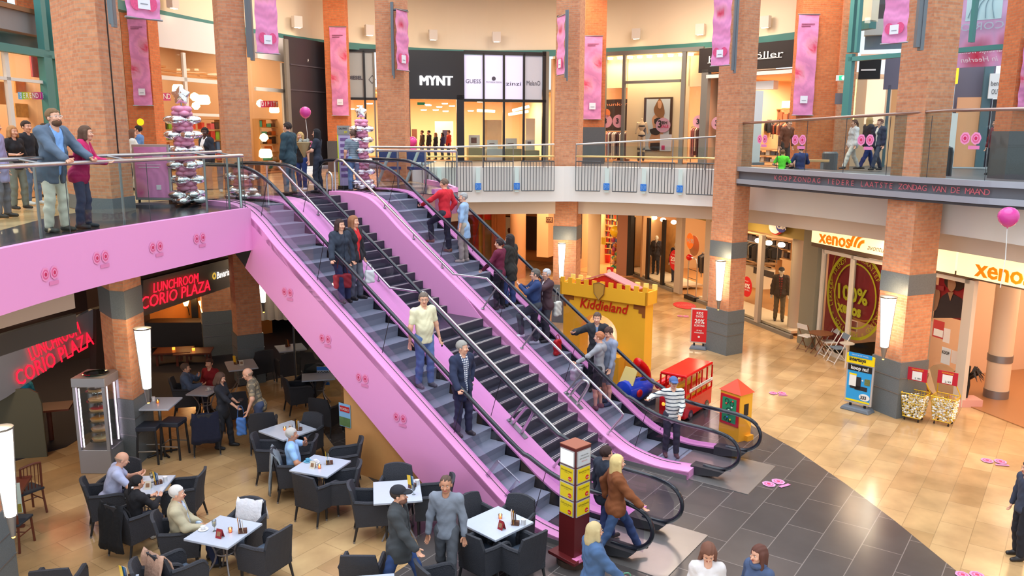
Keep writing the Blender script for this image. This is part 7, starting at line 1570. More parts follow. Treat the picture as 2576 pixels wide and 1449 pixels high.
balloon(dep(1037,378,34),.19,'lower pink balloon at the fashion shop doorway')
q=bz(385,520,5.0);t=thing('poster_stand',q,D2R(-6),'pink free-standing poster frame beside the balloon column','poster stand')
m=MB();m.box((.05,0,.70),(.80,.06,1.12));m.build('frame',mat('frame_silver',(206,210,214),.3,.6),t,bevel=.01);m=MB();m.box((.05,-.034,.70),(.70,.006,1.02));m.build('poster',rosemat('poster_rose',(232,150,206),(240,160,190),(216,90,150),[(.1,.1,.35,1.2)],0.),t)
m=MB();m.lathe([(.5,0),(.48,.05),(.3,.08)],(0,.05,0),24,sy=.55);m.build('foot',mat('foot_slate',(70,76,88),.4),t);m=MB();m.box((-.28,0,.12),(.04,.03,.14));m.box((.38,0,.12),(.04,.03,.14));m.build('post',BLACK,t);m=MB();m.box((.18,-.04,.4),(.1,.004,.1));m.build('logo',LOGOM,t);m=MB();m.box((.2,-.04,1.04),(.22,.004,.04));m.box((0,-.04,.85),(.5,.004,.01));m.box((0,-.04,.8),(.44,.004,.01));m.build('caption',LOGOM,t)
q=dep(868,440,22.2);t=thing('price_board',(q[0],q[1],5.0),.25,'narrow lilac ice cream price board beside the striped shirt man','sign');zt_=dep(868,316,22.2)[2]-5;m=MB();m.box((0,0,(.1+zt_)/2),(.34,.05,zt_-.1));m.build('board',mat('board_lilac',(196,184,220),.5),t);m=MB();m.box((0,-.03,zt_-.12),(.34,.02,.24));m.build('header',mat('board_grey',(150,146,140),.5),t);m=MB();m.box((-.16,-.028,.8),(.03,.01,1.4));m.build('edge',mat('edge_lime',(214,226,50),.5),t)
stext(t,'CALYPSO',-.02,zt_-.08,.045,.22,PBLK,off=.042,bold=.03);stext(t,'IJS',.05,zt_-.17,.045,.08,YEL,off=.042,bold=.03)
for i in range(7):m=MB();m.box((0,-.03,zt_-.36-.16*i),(.2,.006,.08));m.build('flavour_label',mat('label_purple',(120,90,150),.5,noise=.5,nscale=30),t)
m=MB();m.box((0,0,.05),(.4,.3,.1));m.build('foot',BLACK,t)
m=MB();m.lathe([(.12,0),(.12,.02)],tuple(dep(353,307,23.5)),18);q=dep(353,307,23.4);m=MB();m.slabp([q+A(.1*math.cos(a),0,.1*math.sin(a))for a in np.linspace(0,6.28,19)[:-1]],A(0,.01,0));m.build('yellow_disc',mat('disc_yellow',(236,230,30),.5,emit=.3),label='small yellow round sticker on the glass by the banner pillar',cat='sticker')
t=thing('magenta_board',dep(195,400,20.5)*A(1,1,0)+A(0,0,5),0,'pink board with a yellow disc behind the bearded man','sign');zt_=dep(195,290,20.5)[2]-5;m=MB();m.box((0,0,zt_/2),(.5,.04,zt_));m.build('board',mat('board_pink',(204,96,146),.5),t);m=MB();m.slabp([A(.12+.1*math.cos(a)*1.1,-.03,zt_-.35+.13*math.sin(a))for a in np.linspace(0,6.28,15)[:-1]],(0,-.01,0));m.build('yellow_disc',mat('disc_gold',(226,180,60)),t)
# blurred children's chairs behind the landing rail, black waste post on the right
for x,l in((975,'blue and steel seat nearest the balloon column behind the landing glass'),(1045,'blue and steel seat under the fashion shop doorway')):
    q=dep(x,440,25.0);t=thing('steel_seat',(q[0],q[1],5.0),.3,l,'seat');m=MB();m.tube([(-.3,0,0),(.1,0,.95)],.05,6);m.build('slanted_post',mat('seat_steel',(170,190,190),.4,.4),t);m=MB();m.box((.1,.1,.45),(.6,.4,.08));m.build('seat',mat('seat_navy',(40,56,110),.5),t);m=MB();m.box((.1,.3,.8),(.6,.06,.35));m.build('backrest',_M['seat_navy'],t);m=MB();m.tube([(.35,0,0),(.35,0,.45)],.03,6);m.build('leg',STEELM,t)
q=dep(2378,430,22.0);t=thing('bollard',(q[0],q[1],5.3),0,'dark round-topped waste post behind the curved glass','bin');m=MB();m.lathe([(.16,0),(.16,.75),(.13,.86),(.04,.9)],(0,0,0),18);m.build('body',DARKM,t,smooth=True)
q=dep(2085,430,26.5);m=MB();m.lathe([(.22,5.3),(.24,5.32),(.24,5.9),(.2,5.95)],(q[0],q[1],0),18);m.build('granite_planter',GRANITED,label='round dark planter behind the curved glass beside the orange pillar',cat='planter')
t=thing('bench',dep(2015,425,25.5)*A(1,1,0)+A(0,0,5.3),-.4,'low pale bench behind the boy in green','bench');m=MB();m.box((0,0,.4),(1.6,.45,.06));m.build('seat',mat('bench_wood',(200,160,110),.5),t);m=MB();m.box((-.6,0,.18),(.08,.4,.36));m.build('leg',STEELM,t);m=MB();m.box((.6,0,.18),(.08,.4,.36));m.build('leg',STEELM,t)
# white curtains under the escalator
t=thing('curtain',dep(690,850,24.2)*A(1,1,0),.1,'white curtain hanging behind the shaded tables','curtain');m=MB();n=26;vs=[]
for z in(.9,3.6):
    for i in range(n+1):vs.append((-.7+1.6*i/n,.07*math.sin(i*1.7),z))
m.add(vs,[(i,i+1,n+2+i,n+1+i)for i in range(n)]);o=m.build('cloth',mat('curtain_white',(206,196,186),.9),t,smooth=True)
t=thing('sale_flyer',dep(813,945,19.2),0,'KOOP sale flyer taped on the glass under the escalator','flyer');m=MB();m.box((0,0,0),(.3,.01,.46));m.build('sheet',mat('flyer_sheet',(206,214,224),.5),t);m=MB();m.box((0,-.008,.18),(.3,.004,.09));m.box((0,-.008,-.2),(.3,.004,.07));m.build('blue_band',SIGNB,t)
text('lettering','KOOP',dep(813,945,19.18)+A(0,-.01,.06),(1,0,0),(0,0,1),.11,PBLK,parent=t,width=.26,bold=.02)
tt_=thing('glass_screen',dep(800,940,19.3)*A(1,1,0),.0,'clear glass screen under the escalator carrying the sale flyer','screen');m=MB();m.box((0,0,1.05),(1.1,.01,1.9));m.build('pane',WGLASS,tt_);m=MB();m.box((-.55,0,1.0),(.04,.04,2.0));m.build('post',DARKM,tt_)
# ================================================================ people
def nets(fn,lo,hi,h):
    lo=np.array(lo);n=np.maximum(np.ceil((np.array(hi)-lo)/h).astype(int),3)+1
    g=np.stack(np.meshgrid(*[lo[i]+h*np.arange(n[i])for i in range(3)],indexing='ij'),-1)
    v=fn(g.reshape(-1,3)).reshape(n);s=v<0
    acc=np.zeros(tuple(n-1)+(3,));cnt=np.zeros(tuple(n-1))
    sl=lambda o,m:tuple(slice(o[i],m[i]-1+o[i])for i in range(3))
    for ax in range(3):
        for a in(0,1):
            for b in(0,1):
                o=[0,0,0];ot=[i for i in range(3)if i!=ax];o[ot[0]]=a;o[ot[1]]=b;o2=list(o);o2[ax]=1
                v0,v1=v[sl(o,n)],v[sl(o2,n)];cross=(v0<0)!=(v1<0);t=np.where(cross,v0/(v0-v1+1e-12),0)
                p=np.zeros(tuple(n-1)+(3,));p[...,ot[0]]=a;p[...,ot[1]]=b;p[...,ax]=t;acc+=p*cross[...,None];cnt+=cross
    m=cnt>0;idx=-np.ones(tuple(n-1),int);idx[m]=np.arange(m.sum());ijk=np.argwhere(m)
    V=lo+h*(ijk+acc[m]/cnt[m][:,None]);Fs=[]
    for ax in range(3):
        o=[i for i in range(3)if i!=ax];a_,b_=[slice(None)]*3,[slice(None)]*3;a_[ax]=slice(0,-1);b_[ax]=slice(1,None)
        c=s[tuple(a_)]!=s[tuple(b_)];q=np.argwhere(c);q=q[(q[:,o[0]]>0)&(q[:,o[1]]>0)&(q[:,o[0]]<n[o[0]]-1)&(q[:,o[1]]<n[o[1]]-1)]
        if len(q)==0:continue
        fl=s[tuple(q.T)];cs=[]
        for da,db in((0,0),(1,0),(1,1),(0,1)):r=q.copy();r[:,o[0]]-=da;r[:,o[1]]-=db;cs.append(idx[tuple(r.T)])
        f=np.stack(cs,1);rev=fl if ax!=1 else~fl;f[rev]=f[rev][:,::-1];f=f[:,::-1];Fs.append(f[(f>=0).all(1)])
    return V,(np.concatenate(Fs)if Fs else np.zeros((0,4),int))
def cone(p,a,b,ra,rb):
    a,b=np.asarray(a,float),np.asarray(b,float);d=b-a;t=np.clip((p-a)@d/(d@d+1e-9),0,1);return np.linalg.norm(p-a-t[:,None]*d,axis=1)-(ra+(rb-ra)*t)
def ell(p,c,r):q=(p-np.asarray(c))/np.asarray(r);k=np.linalg.norm(q,axis=1);return(k-1)*min(r)
def smin(a,b,k):h=np.clip(.5+.5*(b-a)/k,0,1);return b+(a-b)*h-k*h*(1-h)
def uni(p,prims,k=.03):
    d=None
    for q in prims:
        e=cone(p,*q)if len(q)==4 else ell(p,*q);d=e if d is None else smin(d,e,k)
    return d
def bounds(prims,pad=.05):
    P_=[]
    for q in prims:
        if len(q)==4:r=max(q[2],q[3]);P_+=[np.asarray(q[0])-r,np.asarray(q[0])+r,np.asarray(q[1])-r,np.asarray(q[1])+r]
        else:P_+=[np.asarray(q[0])-np.asarray(q[1]),np.asarray(q[0])+np.asarray(q[1])]
    P_=np.array(P_);return P_.min(0)-pad,P_.max(0)+pad
class Acc:
    def __init__(s):s.V=[];s.F=[];s.m=[];s.n=0
    def add(s,V,F_,mi=0,R=None,t=(0,0,0)):
        if R is not None:V=V@np.array(R).T
        s.V.append(V+np.array(t));s.F.append(F_+s.n);s.m.append(np.full(len(F_),mi));s.n+=len(V)
    def obj(s,name,mats,parent=None,**kw):
        V=np.concatenate(s.V);F_=np.concatenate(s.F);me=bpy.data.meshes.new(name);me.from_pydata(V.tolist(),[],F_.tolist())
        for m_ in mats:me.materials.append(m_)
        me.polygons.foreach_set('material_index',np.concatenate(s.m).astype('i'));me.polygons.foreach_set('use_smooth',[True]*len(F_));me.update()
        o=bpy.data.objects.new(name,me);C.objects.link(o);o.parent=parent;return tag(o,**kw)
# head: origin at the skull centre, face towards +y
def mk_head(fem):
    j=.86 if fem else 1.
    pr=[((0,-.012,.02),(.074,.095,.092)),((0,.018,-.055),(.052*j+.004,.062,.055)),((0,.05,-.085),(.026*j,.026,.022)),((0,.083,-.018),(0,.106,-.034),.008,.0115),((.036,.062,-.028),(.026,.022,.022)),((-.036,.062,-.028),(.026,.022,.022)),((0,-.01,-.06),(0,-.025,-.17),.05 if not fem else .042,.054 if not fem else .045)]
    ears=[((sx*.078,-.005,-.012),(.011,.02,.03))for sx in(-1,1)]
    def f(p):
        d=uni(p,pr,.02)
        for sx in(-1,1):d=-smin(-d,ell(p,(sx*.031,.094,.004),(.019,.016,.011)),.01)
        return smin(d,uni(p,ears,.005),.008)
    lo,hi=bounds(pr+ears,.02);a=Acc();V,Q=nets(f,lo,hi,.0085);a.add(V,Q,0)
    for sx in(-1,1):
        V,Q=nets(lambda p:ell(p,(sx*.031,.0755,.004),(.0105,.009,.006)),(sx*.031-.02,.06,-.01),(sx*.031+.02,.1,.02),.004);a.add(V,Q,1)
        V,Q=nets(lambda p:ell(p,(sx*.031,.083,.004),(.0058,.004,.0055)),(sx*.031-.01,.078,-.006),(sx*.031+.01,.096,.014),.003);a.add(V,Q,2)
        V,Q=nets(lambda p:cone(p,(sx*.017,.09,.021),(sx*.046,.078,.022),.004,.003),(min(sx*.01,sx*.055),.065,.01),(max(sx*.01,sx*.055),.1,.035),.004);a.add(V,Q,3)
    V,Q=nets(lambda p:ell(p,(0,.083,-.058),(.024,.012,.0065)),(-.03,.06,-.07),(.03,.1,-.045),.004);a.add(V,Q,4)
    return a
HEADS={0:mk_head(False),1:mk_head(True)}
def mk_hand(curl):
    a=Acc();pr=[((0,0,.02),(0,0,-.02),.024,.03),((-.016,0,-.03),(-.026,.0,-.085),.016,.014),((.012,0,-.03),(.022,0,-.085),.017,.014),((0,0,-.03),(0,0,-.085),.018,.015)]
    segs=[]
    for i,(x,L)in enumerate(((.027,.072),(.009,.08),(-.010,.074),(-.028,.058))):
        c=curl*(1+.12*i);p0=A(x,0,-.085);ang=0.;r=.0095
        for j,k in enumerate((.45,.32,.23)):ang+=c*(.9 if j else .7);p1=p0+L*k*A(x*.6 if j==0 else 0,math.sin(ang),-math.cos(ang));segs.append((p0,p1,r,r*.88));p0=p1;r*=.88
    th=[((.022,.004,-.02),(.05,.02,-.05),.014,.011),((.05,.02,-.05),(.056,.034+.02*curl,-.082),.011,.009)]
    lo,hi=bounds(pr+segs+th,.02)
    def f(p):
        d=uni(p*A(1,1,1),[(q[0],q[1],q[2]*.8,q[3]*.8)for q in pr],.012)
        for q in segs:d=smin(d,cone(p,*q),.004)
        for q in th:d=smin(d,cone(p,*q),.006)
        return d
    V,Q=nets(f,lo,hi,.0062);a.add(V,Q);return a
HANDS={'r':mk_hand(.35),'g':mk_hand(1.0)}
def hairsdf(style):
    hc,hr=A(0,-.018,.032),A(.086,.102,.094)
    def f(p):
        big=ell(p,hc,hr);big=big+.0035*np.sin(p[:,0]*120+p[:,2]*60)
        face=np.minimum(p[:,1]-(.03 if style!='bob' and style!='long' else .045),.052-p[:,2]);low=-(p[:,2]-(-.035))-.0*p[:,1]
        d=np.maximum(big,face);d=np.maximum(d,np.minimum(low,p[:,1]+.0)if False else(-.05+(-p[:,2])-np.clip(-p[:,1],0,.05)*.8))
        if style=='bald':d=np.maximum(d,p[:,2]-.02+np.clip(p[:,1],0,1))
        if style=='buzz':d=np.maximum(d+.006,np.minimum(p[:,1]-.02,.06-p[:,2]))
        if style in('long','bob'):
            z1=-.28 if style=='long' else-.12;fl=cone(p*A(1,1.25,1),A(0,-.07,.0),A(0,-.085,z1),.085,.09 if style=='bob' else .07)
            sd=np.minimum(cone(p,(-.075,.005,.03),(-.085,.01,z1*.75),.026,.03),cone(p,(.075,.005,.03),(.085,.01,z1*.75),.026,.03));fl=smin(fl,sd,.02)+.004*np.sin(p[:,0]*90+p[:,1]*70)
            d=smin(d,fl,.02);d=np.maximum(d,-ell(p,(0,.085,-.04),(.055,.07,.1)))
        if style=='tail':d=smin(d,cone(p,(0,-.12,.0),(0,-.15,-.16),.03,.018),.015)
        if style=='bun':d=smin(d,ell(p,(0,-.12,.06),(.04,.035,.04)),.01)
        return d
    V,Q=nets(f,(-.14,-.21,-.34),(.14,.12,.15),.0125 if style in('long','bob')else .011);a=Acc();a.add(V,Q);return a
HAIR={}
def rot(ax,a):return np.array(Matrix.Rotation(a,3,ax))
def ik(a,b,l1,l2,pole):
    d=b-a;L=np.linalg.norm(d);
    if L>(l1+l2)*.995:b=a+d/L*(l1+l2)*.995;d=b-a;L=np.linalg.norm(d)
    x=(l1*l1-l2*l2+L*L)/(2*L);h=math.sqrt(max(l1*l1-x*x,1e-6));u=d/L;pl=pole-u*(pole@u);pl/=np.linalg.norm(pl)+1e-9;return a+u*x+pl*h,b
EYEW=mat('eye_white',(232,228,222),.3);EYEB=mat('eye_dark',(50,36,28),.2);LIP=mat('lip',(176,90,84),.5)
def cloth(c,k=None):
    nm='cloth_%s_%s'%('_'.join(map(str,c)),k or 'plain')
    if nm in _M:return _M[nm]
    m=mat(nm,c,.88,noise=.12,nscale=6,bump=.35,bscale=14)
    if k:
        nt=m.node_tree;b=nt.nodes['Principled BSDF'];tc=nt.nodes.new('ShaderNodeTexCoord');sx=nt.nodes.new('ShaderNodeSeparateXYZ');nt.links.new(tc.outputs['Object'],sx.inputs[0])
        freq,thr,c2,both=k;cur=None
        for ax in((2,)if not both else(2,0)):
            w=nt.nodes.new('ShaderNodeMath');w.operation='MULTIPLY';w.inputs[1].default_value=freq;nt.links.new(sx.outputs[ax],w.inputs[0]);fr=nt.nodes.new('ShaderNodeMath');fr.operation='FRACT';nt.links.new(w.outputs[0],fr.inputs[0])
            g=nt.nodes.new('ShaderNodeMath');g.operation='LESS_THAN';g.inputs[1].default_value=thr;nt.links.new(fr.outputs[0],g.inputs[0])
            if cur is None:cur=g.outputs[0]
            else:mm=nt.nodes.new('ShaderNodeMath');mm.operation='MAXIMUM';nt.links.new(cur,mm.inputs[0]);nt.links.new(g.outputs[0],mm.inputs[1]);cur=mm.outputs[0]
        mx=nt.nodes.new('ShaderNodeMix');mx.data_type='RGBA';mx.inputs[6].default_value=lin(c);mx.inputs[7].default_value=lin(c2);nt.links.new(cur,mx.inputs[0]);nt.links.new(mx.outputs[2],b.inputs['Base Color'])
    return m
SK={'l':(226,170,142),'t':(196,140,110),'d':(84,54,42),'m':(238,222,200)}
def person(loc,deg,H,label,top=(60,60,70),bot=(50,60,90),hair='short',hc=(70,50,40),fem=0,fat=0.,sk='l',sleeve='long',jacket=None,shoe=(40,36,36),pel=None,lean=0.,lh=None,rh=None,lf=None,rf=None,hy=0.,hp=0.,short=False,grip='r',vox=.018,hem=0.,beard=None,specs=None,cap=None,cat='person',name='person',tpat=None,scarf=None,hood=None,vneck=.0,wide=1.,group=None,collar=None,apron=None,sit=False):
    k=H/1.75;sit_=sit
    pz=.93 if not sit else .52
    pel=A(*(pel or(0,0,pz)));U3=rot('X',-lean);sp=lambda v:pel+U3@A(*v)
    sw=(.175 if not fem else .152)*wide;hw=.088 if not fem else .094
    chest,waist,neck=sp((0,.0,.38)),sp((0,.0,.16)),sp((0,-.01,.55));head=sp((0,.02+.02*math.sin(hp),.695));sh=[sp((-sw,-.01,.485)),sp((sw,-.01,.485))]
    hips=[pel+A(-hw,0,-.03),pel+A(hw,0,-.03)]
    if sit and lf is None:lf,rf=(-.12,.48,.08),(.12,.46,.08)
    ft=[A(*(lf or(-.11,.04,.08))),A(*(rf or(.11,-.03,.08)))];hd=[A(*(lh or(-.27,.05,pel[2]-.12+.02))),A(*(rh or(.27,.06,pel[2]-.12)))]
    kn,an=[],[]
    for i in range(2):q,b=ik(hips[i],ft[i],.42,.405,A((-.05,.05)[i],1,.15));kn.append(q);an.append(b)
    el,wr=[],[]
    for i in range(2):q,b=ik(sh[i],hd[i],.285,.255,A((-.7,.7)[i],-.6,-.45));el.append(q);wr.append(b)
    def torso(g,lo=-.06):
        w=.105+.045*fat;b=.095+.05*fat
        pr=[(sp((0,0,.40)),A(.165*wide+g,.105+g+.02*fat,.16+g)),(sp((0,.01+.03*fat,.19)),A(.13+.05*fat+g,.095+g+.05*fat,.21+g)),(sp((0,0,lo+.02)),A(.148+.02*fat+g*1.9+(.012 if fem else 0),.108+g*1.9+.02*fat,.16+g)),(sh[0],sh[1],.062+g*.7,.062+g*.7),(sp((0,-.005,.5)),sp((0,0,.56)),.06+g*.3,.052+g*.2)]
        if fem:pr+=[(sp((sx*.07,.085,.36)),A(.06+g*.6,.055+g*.6,.06+g*.6))for sx in(-1,1)]
        return pr
    def arm(i,g,full=1.):
        e2=sh[i]+(el[i]-sh[i])*min(1,full*2);pr=[(sh[i],e2,.052+g+.012*fat,(.041 if full>=.5 else .048)+g)]
        if full>.5:w2=el[i]+(wr[i]-el[i])*(full*2-1);pr.append((el[i],w2,.041+g,(.026 if full>=.99 else .034)+g))
        return pr
    def leg(i,g,full=1.,fl=0.):
        k2=hips[i]+(kn[i]-hips[i])*min(1,full*2);pr=[(hips[i]+A(0,0,.03),k2,.085+g+.015*fat,.056+g)]
        if full>.5:a2=kn[i]+(an[i]-kn[i])*(full*2-1);pr+=[(kn[i],kn[i]+(a2-kn[i])*.4+A(0,-.012,0),.054+g,.05+g+fl*.4),(kn[i]+(a2-kn[i])*.4+A(0,-.012,0),a2,.05+g+fl*.4,.037+g+fl)]
        return pr
    def mk(prims,kk=.045,cut=None,wr_=.0,v=None):
        lo,hi=bounds(prims,.03);f=(lambda p:uni(p,prims,kk)+(wr_*np.sin(p[:,2]*46+5*np.sin(p[:,0]*17))if wr_ else 0))
        g=f if cut is None else(lambda p:np.maximum(f(p),cut(p)));return nets(g,lo,hi,v or vox)
    a=Acc();bp=torso(-.022,-.02)+arm(0,0)+arm(1,0)+leg(0,-.004)+leg(1,-.004)+[(neck,head+A(0,-.02,-.08),.05 if not fem else .042,.048 if not fem else .04)];V,Q=mk(bp);a.add(V*k,Q,0)
    R=rot('Z',hy)@rot('X',hp);hs=1.06;hd_=HEADS[fem]
    for V,Q,m_ in zip(hd_.V,hd_.F,hd_.m):pass
    V=np.concatenate(hd_.V)*hs;a.V.append((V@R.T+head)*k);a.F.append(np.concatenate(hd_.F)+a.n);a.m.append(np.concatenate(hd_.m));a.n+=len(V)
    for i in range(2):
        dz=-(wr[i]-el[i]);dz/=np.linalg.norm(dz);xs=A((1,-1)[i],.35,0);ys=np.cross(dz,xs);ys/=np.linalg.norm(ys);xs=np.cross(ys,dz);Rh=np.stack([xs,ys,dz],1)
        hn=HANDS[grip if isinstance(grip,str)else grip[i]];V=np.concatenate(hn.V).copy();Q=np.concatenate(hn.F).copy()
        if i==1:V[:,1]*=-1;Q=Q[:,::-1];
        if np.linalg.det(Rh)<0:V[:,0]*=-1;Q=Q[:,::-1]
        a.add((V@Rh.T+wr[i])*k,Q,0)
    skm=mat('skin_'+sk,SK[sk],.5);hm=cloth(hc)
    root=a.obj(name,[skm,EYEW,EYEB,hm,LIP]if sk!='m' else[skm]*5,label=label,cat=cat,group=group);root.location=tuple(float(v)for v in loc);root.rotation_euler=(0,0,D2R(deg))
    def part(nm,prims,m_,**kw):V,Q=mk(prims,**kw);b=Acc();b.add(V*k,Q);return b.obj(nm,[m_],root)
    V=None
    Ri=U3.T;loc_=lambda p:(p-pel)@U3
    ncut=lambda p:-ell((p-head)@np.eye(3),(0,.03,-.12),(.062,.07,.075))
    if sleeve is not None:
        fl={'long':.97,'short':.34,'none':.08,'34':.7}[sleeve];hz=-.10-hem
        pr=torso(.012)+(arm(0,.012,fl)+arm(1,.012,fl))
        if hem>.1:pr.append((sp((0,0,-.05)),sp((0,0,-.06-hem)),.15,.17))
        def cut(p):
            q=loc_(p);d=hz-q[:,2];d=np.where(np.abs(q[:,0])>.2+.03*fat,-1,d)if not sit_ else np.where(np.abs(q[:,0])>.2,-1,d);return np.maximum(d,-cone(p,neck+A(0,.06+vneck*.3,.0-vneck),head,.05+vneck*.15,.05))
        part('shirt',pr,cloth(top,tpat),cut=cut,wr_=.0025)
    if jacket is not None:
        jc,op=jacket[:2];pr=torso(.03)+arm(0,.026,.97)+arm(1,.026,.97);jh=-.16 if len(jacket)<3 else-jacket[2]
        if jh<-.2:pr.append((sp((0,0,-.05)),sp((0,0,jh+.05)),.15+.03*fat,.17+.03*fat))
        def cut(p):
            q=loc_(p);d=np.where(np.abs(q[:,0])>.22+.04*fat,-1,jh-q[:,2]);w=op*(.35+1.2*np.clip(q[:,2]-.05,0,.5));slot=np.maximum(np.abs(q[:,0])-w,.02-q[:,1]);return np.maximum(np.maximum(d,-slot),-cone(p,neck+A(0,.05,0),head,.055,.05))
        part('jacket',pr,cloth(jc),cut=cut,wr_=.004)
    if collar:part('collar',[(sp((sx*.03,.03,.55)),sp((sx*.055,.075,.49)),.018,.012)for sx in(-1,1)]+[(sp((-.05,-.03,.56)),sp((.05,-.03,.56)),.018,.018)],cloth(collar),v=.01,kk=.01)
    lo_=.97 if not short else .46;pants=[(pel+A(0,0,-.02),A(.152+.03*fat,.116+.035*fat,.15))]+leg(0,.014,lo_,.012)+leg(1,.014,lo_,.012)
    part('trousers' if not short else 'shorts',pants,cloth(bot),kk=.03,cut=lambda p:p[:,2]-(pel[2]+.10),wr_=.003)
    for i in range(2):
        s_=an[i];z=s_[2]-.08;V,Q=nets(lambda p:np.maximum(uni(p,[(A(s_[0],s_[1]-.035,z+.045),A(s_[0]*1.08,s_[1]+.14,z+.03),.045,.036),(s_+A(0,-.005,.0),A(s_[0],s_[1]+.02,z+.05),.047,.045)],.03),z+.002-p[:,2]),A(s_[0]-.09,s_[1]-.11,z-.02),A(s_[0]+.1,s_[1]+.22,z+.16),.014);b=Acc();b.add(V*k,Q);b.obj('shoe',[mat('shoe_%d_%d_%d'%shoe,shoe,.5)],root)
    if hair:
        if hair not in HAIR:HAIR[hair]=hairsdf(hair)
        V=HAIR[hair].V[0]*hs;b=Acc();b.add((V@R.T+head)*k,HAIR[hair].F[0]);b.obj('hair',[hm],root)
    hp_=lambda x,y,z:(R@A(x,y,z)*hs+head)*k
    if beard:V,Q=nets(lambda p:np.maximum(np.maximum(ell(p,(0,.035,-.075),(.062,.066,.052)),-ell(p,(0,.1,-.05),(.022,.03,.009))),p[:,2]+.035),(-.08,-.04,-.14),(.08,.12,-.02),.009);b=Acc();b.add((V*hs@R.T+head)*k,Q);b.obj('beard',[cloth(beard)],root)
    if specs:m=MB();[m.tube([hp_(sx*.032+.018*math.cos(q),.1,.003+.014*math.sin(q))for q in np.linspace(0,6.28,11)[:-1]],.0025*k,4,True)for sx in(-1,1)];[m.tube([hp_(sx*.05,.098,.006),hp_(sx*.082,.0,.008)],.0025*k,4)for sx in(-1,1)];m.tube([hp_(-.014,.1,.006),hp_(.014,.1,.006)],.0025*k,4);m.build('glasses',mat('specs_%d_%d_%d'%specs,specs,.3),root)
    if cap:V,Q=nets(lambda p:np.minimum(np.maximum(ell(p,(0,-.012,.045),(.09,.108,.085)),.03-p[:,2]),np.maximum(ell(p,(0,.095,.042),(.075,.085,.02)),-p[:,1])),(-.11,-.14,.0),(.11,.2,.15),.01);b=Acc();b.add((V*hs@R.T+head)*k,Q);b.obj('cap',[cloth(cap)],root)
    if scarf:m=MB();m.tube([(neck+A(.075*math.cos(q),.02+.075*math.sin(q),.01+.012*math.sin(3*q)))*k for q in np.linspace(0,6.28,13)[:-1]],.04*k,8,True);m.build('scarf',cloth(scarf),root,smooth=True)
    if hood:part('hood',[(sp((-.07,-.07,.5)),sp((.07,-.07,.5)),.05,.05),(sp((0,-.1,.46)),A(.09,.06,.09))],cloth(hood),v=.014)
    if apron:part('apron',[(sp((0,.05,-.12)),A(.16,.09,.14))],cloth(apron))
    return root
def stand_(x,y,H,z0=0.):return bz(x,y,z0+H)*A(1,1,0)+A(0,0,z0)
def rider(x,y,H,n0,n1,dz=0.):
    best=None
    for n_ in np.linspace(n0,n1,41):
        r=ray(x,y);t=(n_-N@CAM)/(N@r);p=CAM+t*r;e=p@E;kf=math.floor((e-7.24)/.325);es=7.24+.325*kf;z=zs(es)+.012;d=abs(z+H-p[2])+.02*abs(n_-(n0+n1)/2)
        if best is None or d<best[0]:best=(d,es,n_,z)
    return P(best[1]+.2,best[2],best[3]),best[1]
YD=math.degrees(YAW);LN=(10.85,11.25);RN=(14.6,15.15)
NAVY=(34,44,84);JEAN=(76,100,150);BLK=(34,34,42)
RAILH=dict(lh=(-.25,.38,1.0),rh=(.25,.36,1.0),grip='g')
# upper floor, left
person(bz(145,583,5.0),-105,1.86,'bearded man in a blue-grey jacket leaning on the balcony rail',(130,176,236),(222,216,200),'short',(120,90,60),fat=.8,jacket=((88,104,124),.10,.22),shoe=(60,56,52),lean=.16,hp=.12,hy=-.15,beard=(96,66,46),specs=(220,220,220),wide=1.1,vox=.016,lh=(-.28,.42,1.05),rh=(.22,.46,1.05),grip='g')
person(bz(212,574,5.0),-78,1.62,'girl in a magenta jacket resting her arms on the balcony rail',(200,90,140),(60,66,96),'bob',(92,66,50),1,jacket=((190,30,96),.05),shoe=(50,50,60),lean=.22,lh=(-.06,.42,1.12),rh=(.12,.45,1.13),hy=-.1)
person(dep(-8,400,14.5)*A(1,1,0)+A(0,0,5),-80,1.72,'person in a lilac coat cut off by the picture edge',(166,160,196),(110,110,120),'short',(90,80,70),jacket=((162,156,196),.0,.3))
person(dep(30,330,16.2)*A(1,1,0)+A(0,0,5),-110,1.62,'short-haired blonde woman in a black top at the far left',(30,30,36),(120,124,116),'bob',(176,124,76),1,rh=(.14,.2,1.15),sleeve='34')
person(dep(66,330,17.2)*A(1,1,0)+A(0,0,5),-100,1.73,'dark-haired man in a black sweater beside the blonde woman',(34,36,44),(96,120,156),'short',(56,40,32),shoe=(230,230,230),hy=-.2)
person(dep(112,330,19.5)*A(1,1,0)+A(0,0,5),170,1.70,'man in dark clothes half hidden behind the bearded man',(40,60,60),BLK,'short',(60,44,36))
person(dep(203,330,18.2)*A(1,1,0)+A(0,0,5),-60,1.62,'dark-haired person behind the girl in magenta',BLK,BLK,'long',(40,30,28),1)
person(dep(332,330,21.6)*A(1,1,0)+A(0,0,5),-70,1.58,'woman in white half hidden by the thick brick pillar',(222,226,222),(190,184,170),'bob',(110,76,60),1)
person(dep(349,330,22.6)*A(1,1,0)+A(0,0,5),100,1.68,'dark-haired man in a blue shirt beside the pink poster frame',(96,140,200),(120,124,130),'short',(40,36,36),sleeve='short')
person(bz(527,490,5.0),150,1.62,'woman in a dark blazer and white top behind the balloon column',(232,230,230),(70,96,120),'bun',(30,24,24),1,sk='d',jacket=((38,40,50),.09,.18),hy=.5)
person(bz(607,482,5.0),-70,1.16,'small girl in a white top with braids at the escalator head',(226,222,220),(50,60,96),'long',(28,24,26),1,sk='d')
person(bz(732,490,5.0),70,1.75,'man in a dark teal suit jacket at the stair head, seen from behind',(50,70,80),(92,120,130),'short',(52,40,36),jacket=((44,66,76),.0,.22),shoe=(40,30,30))
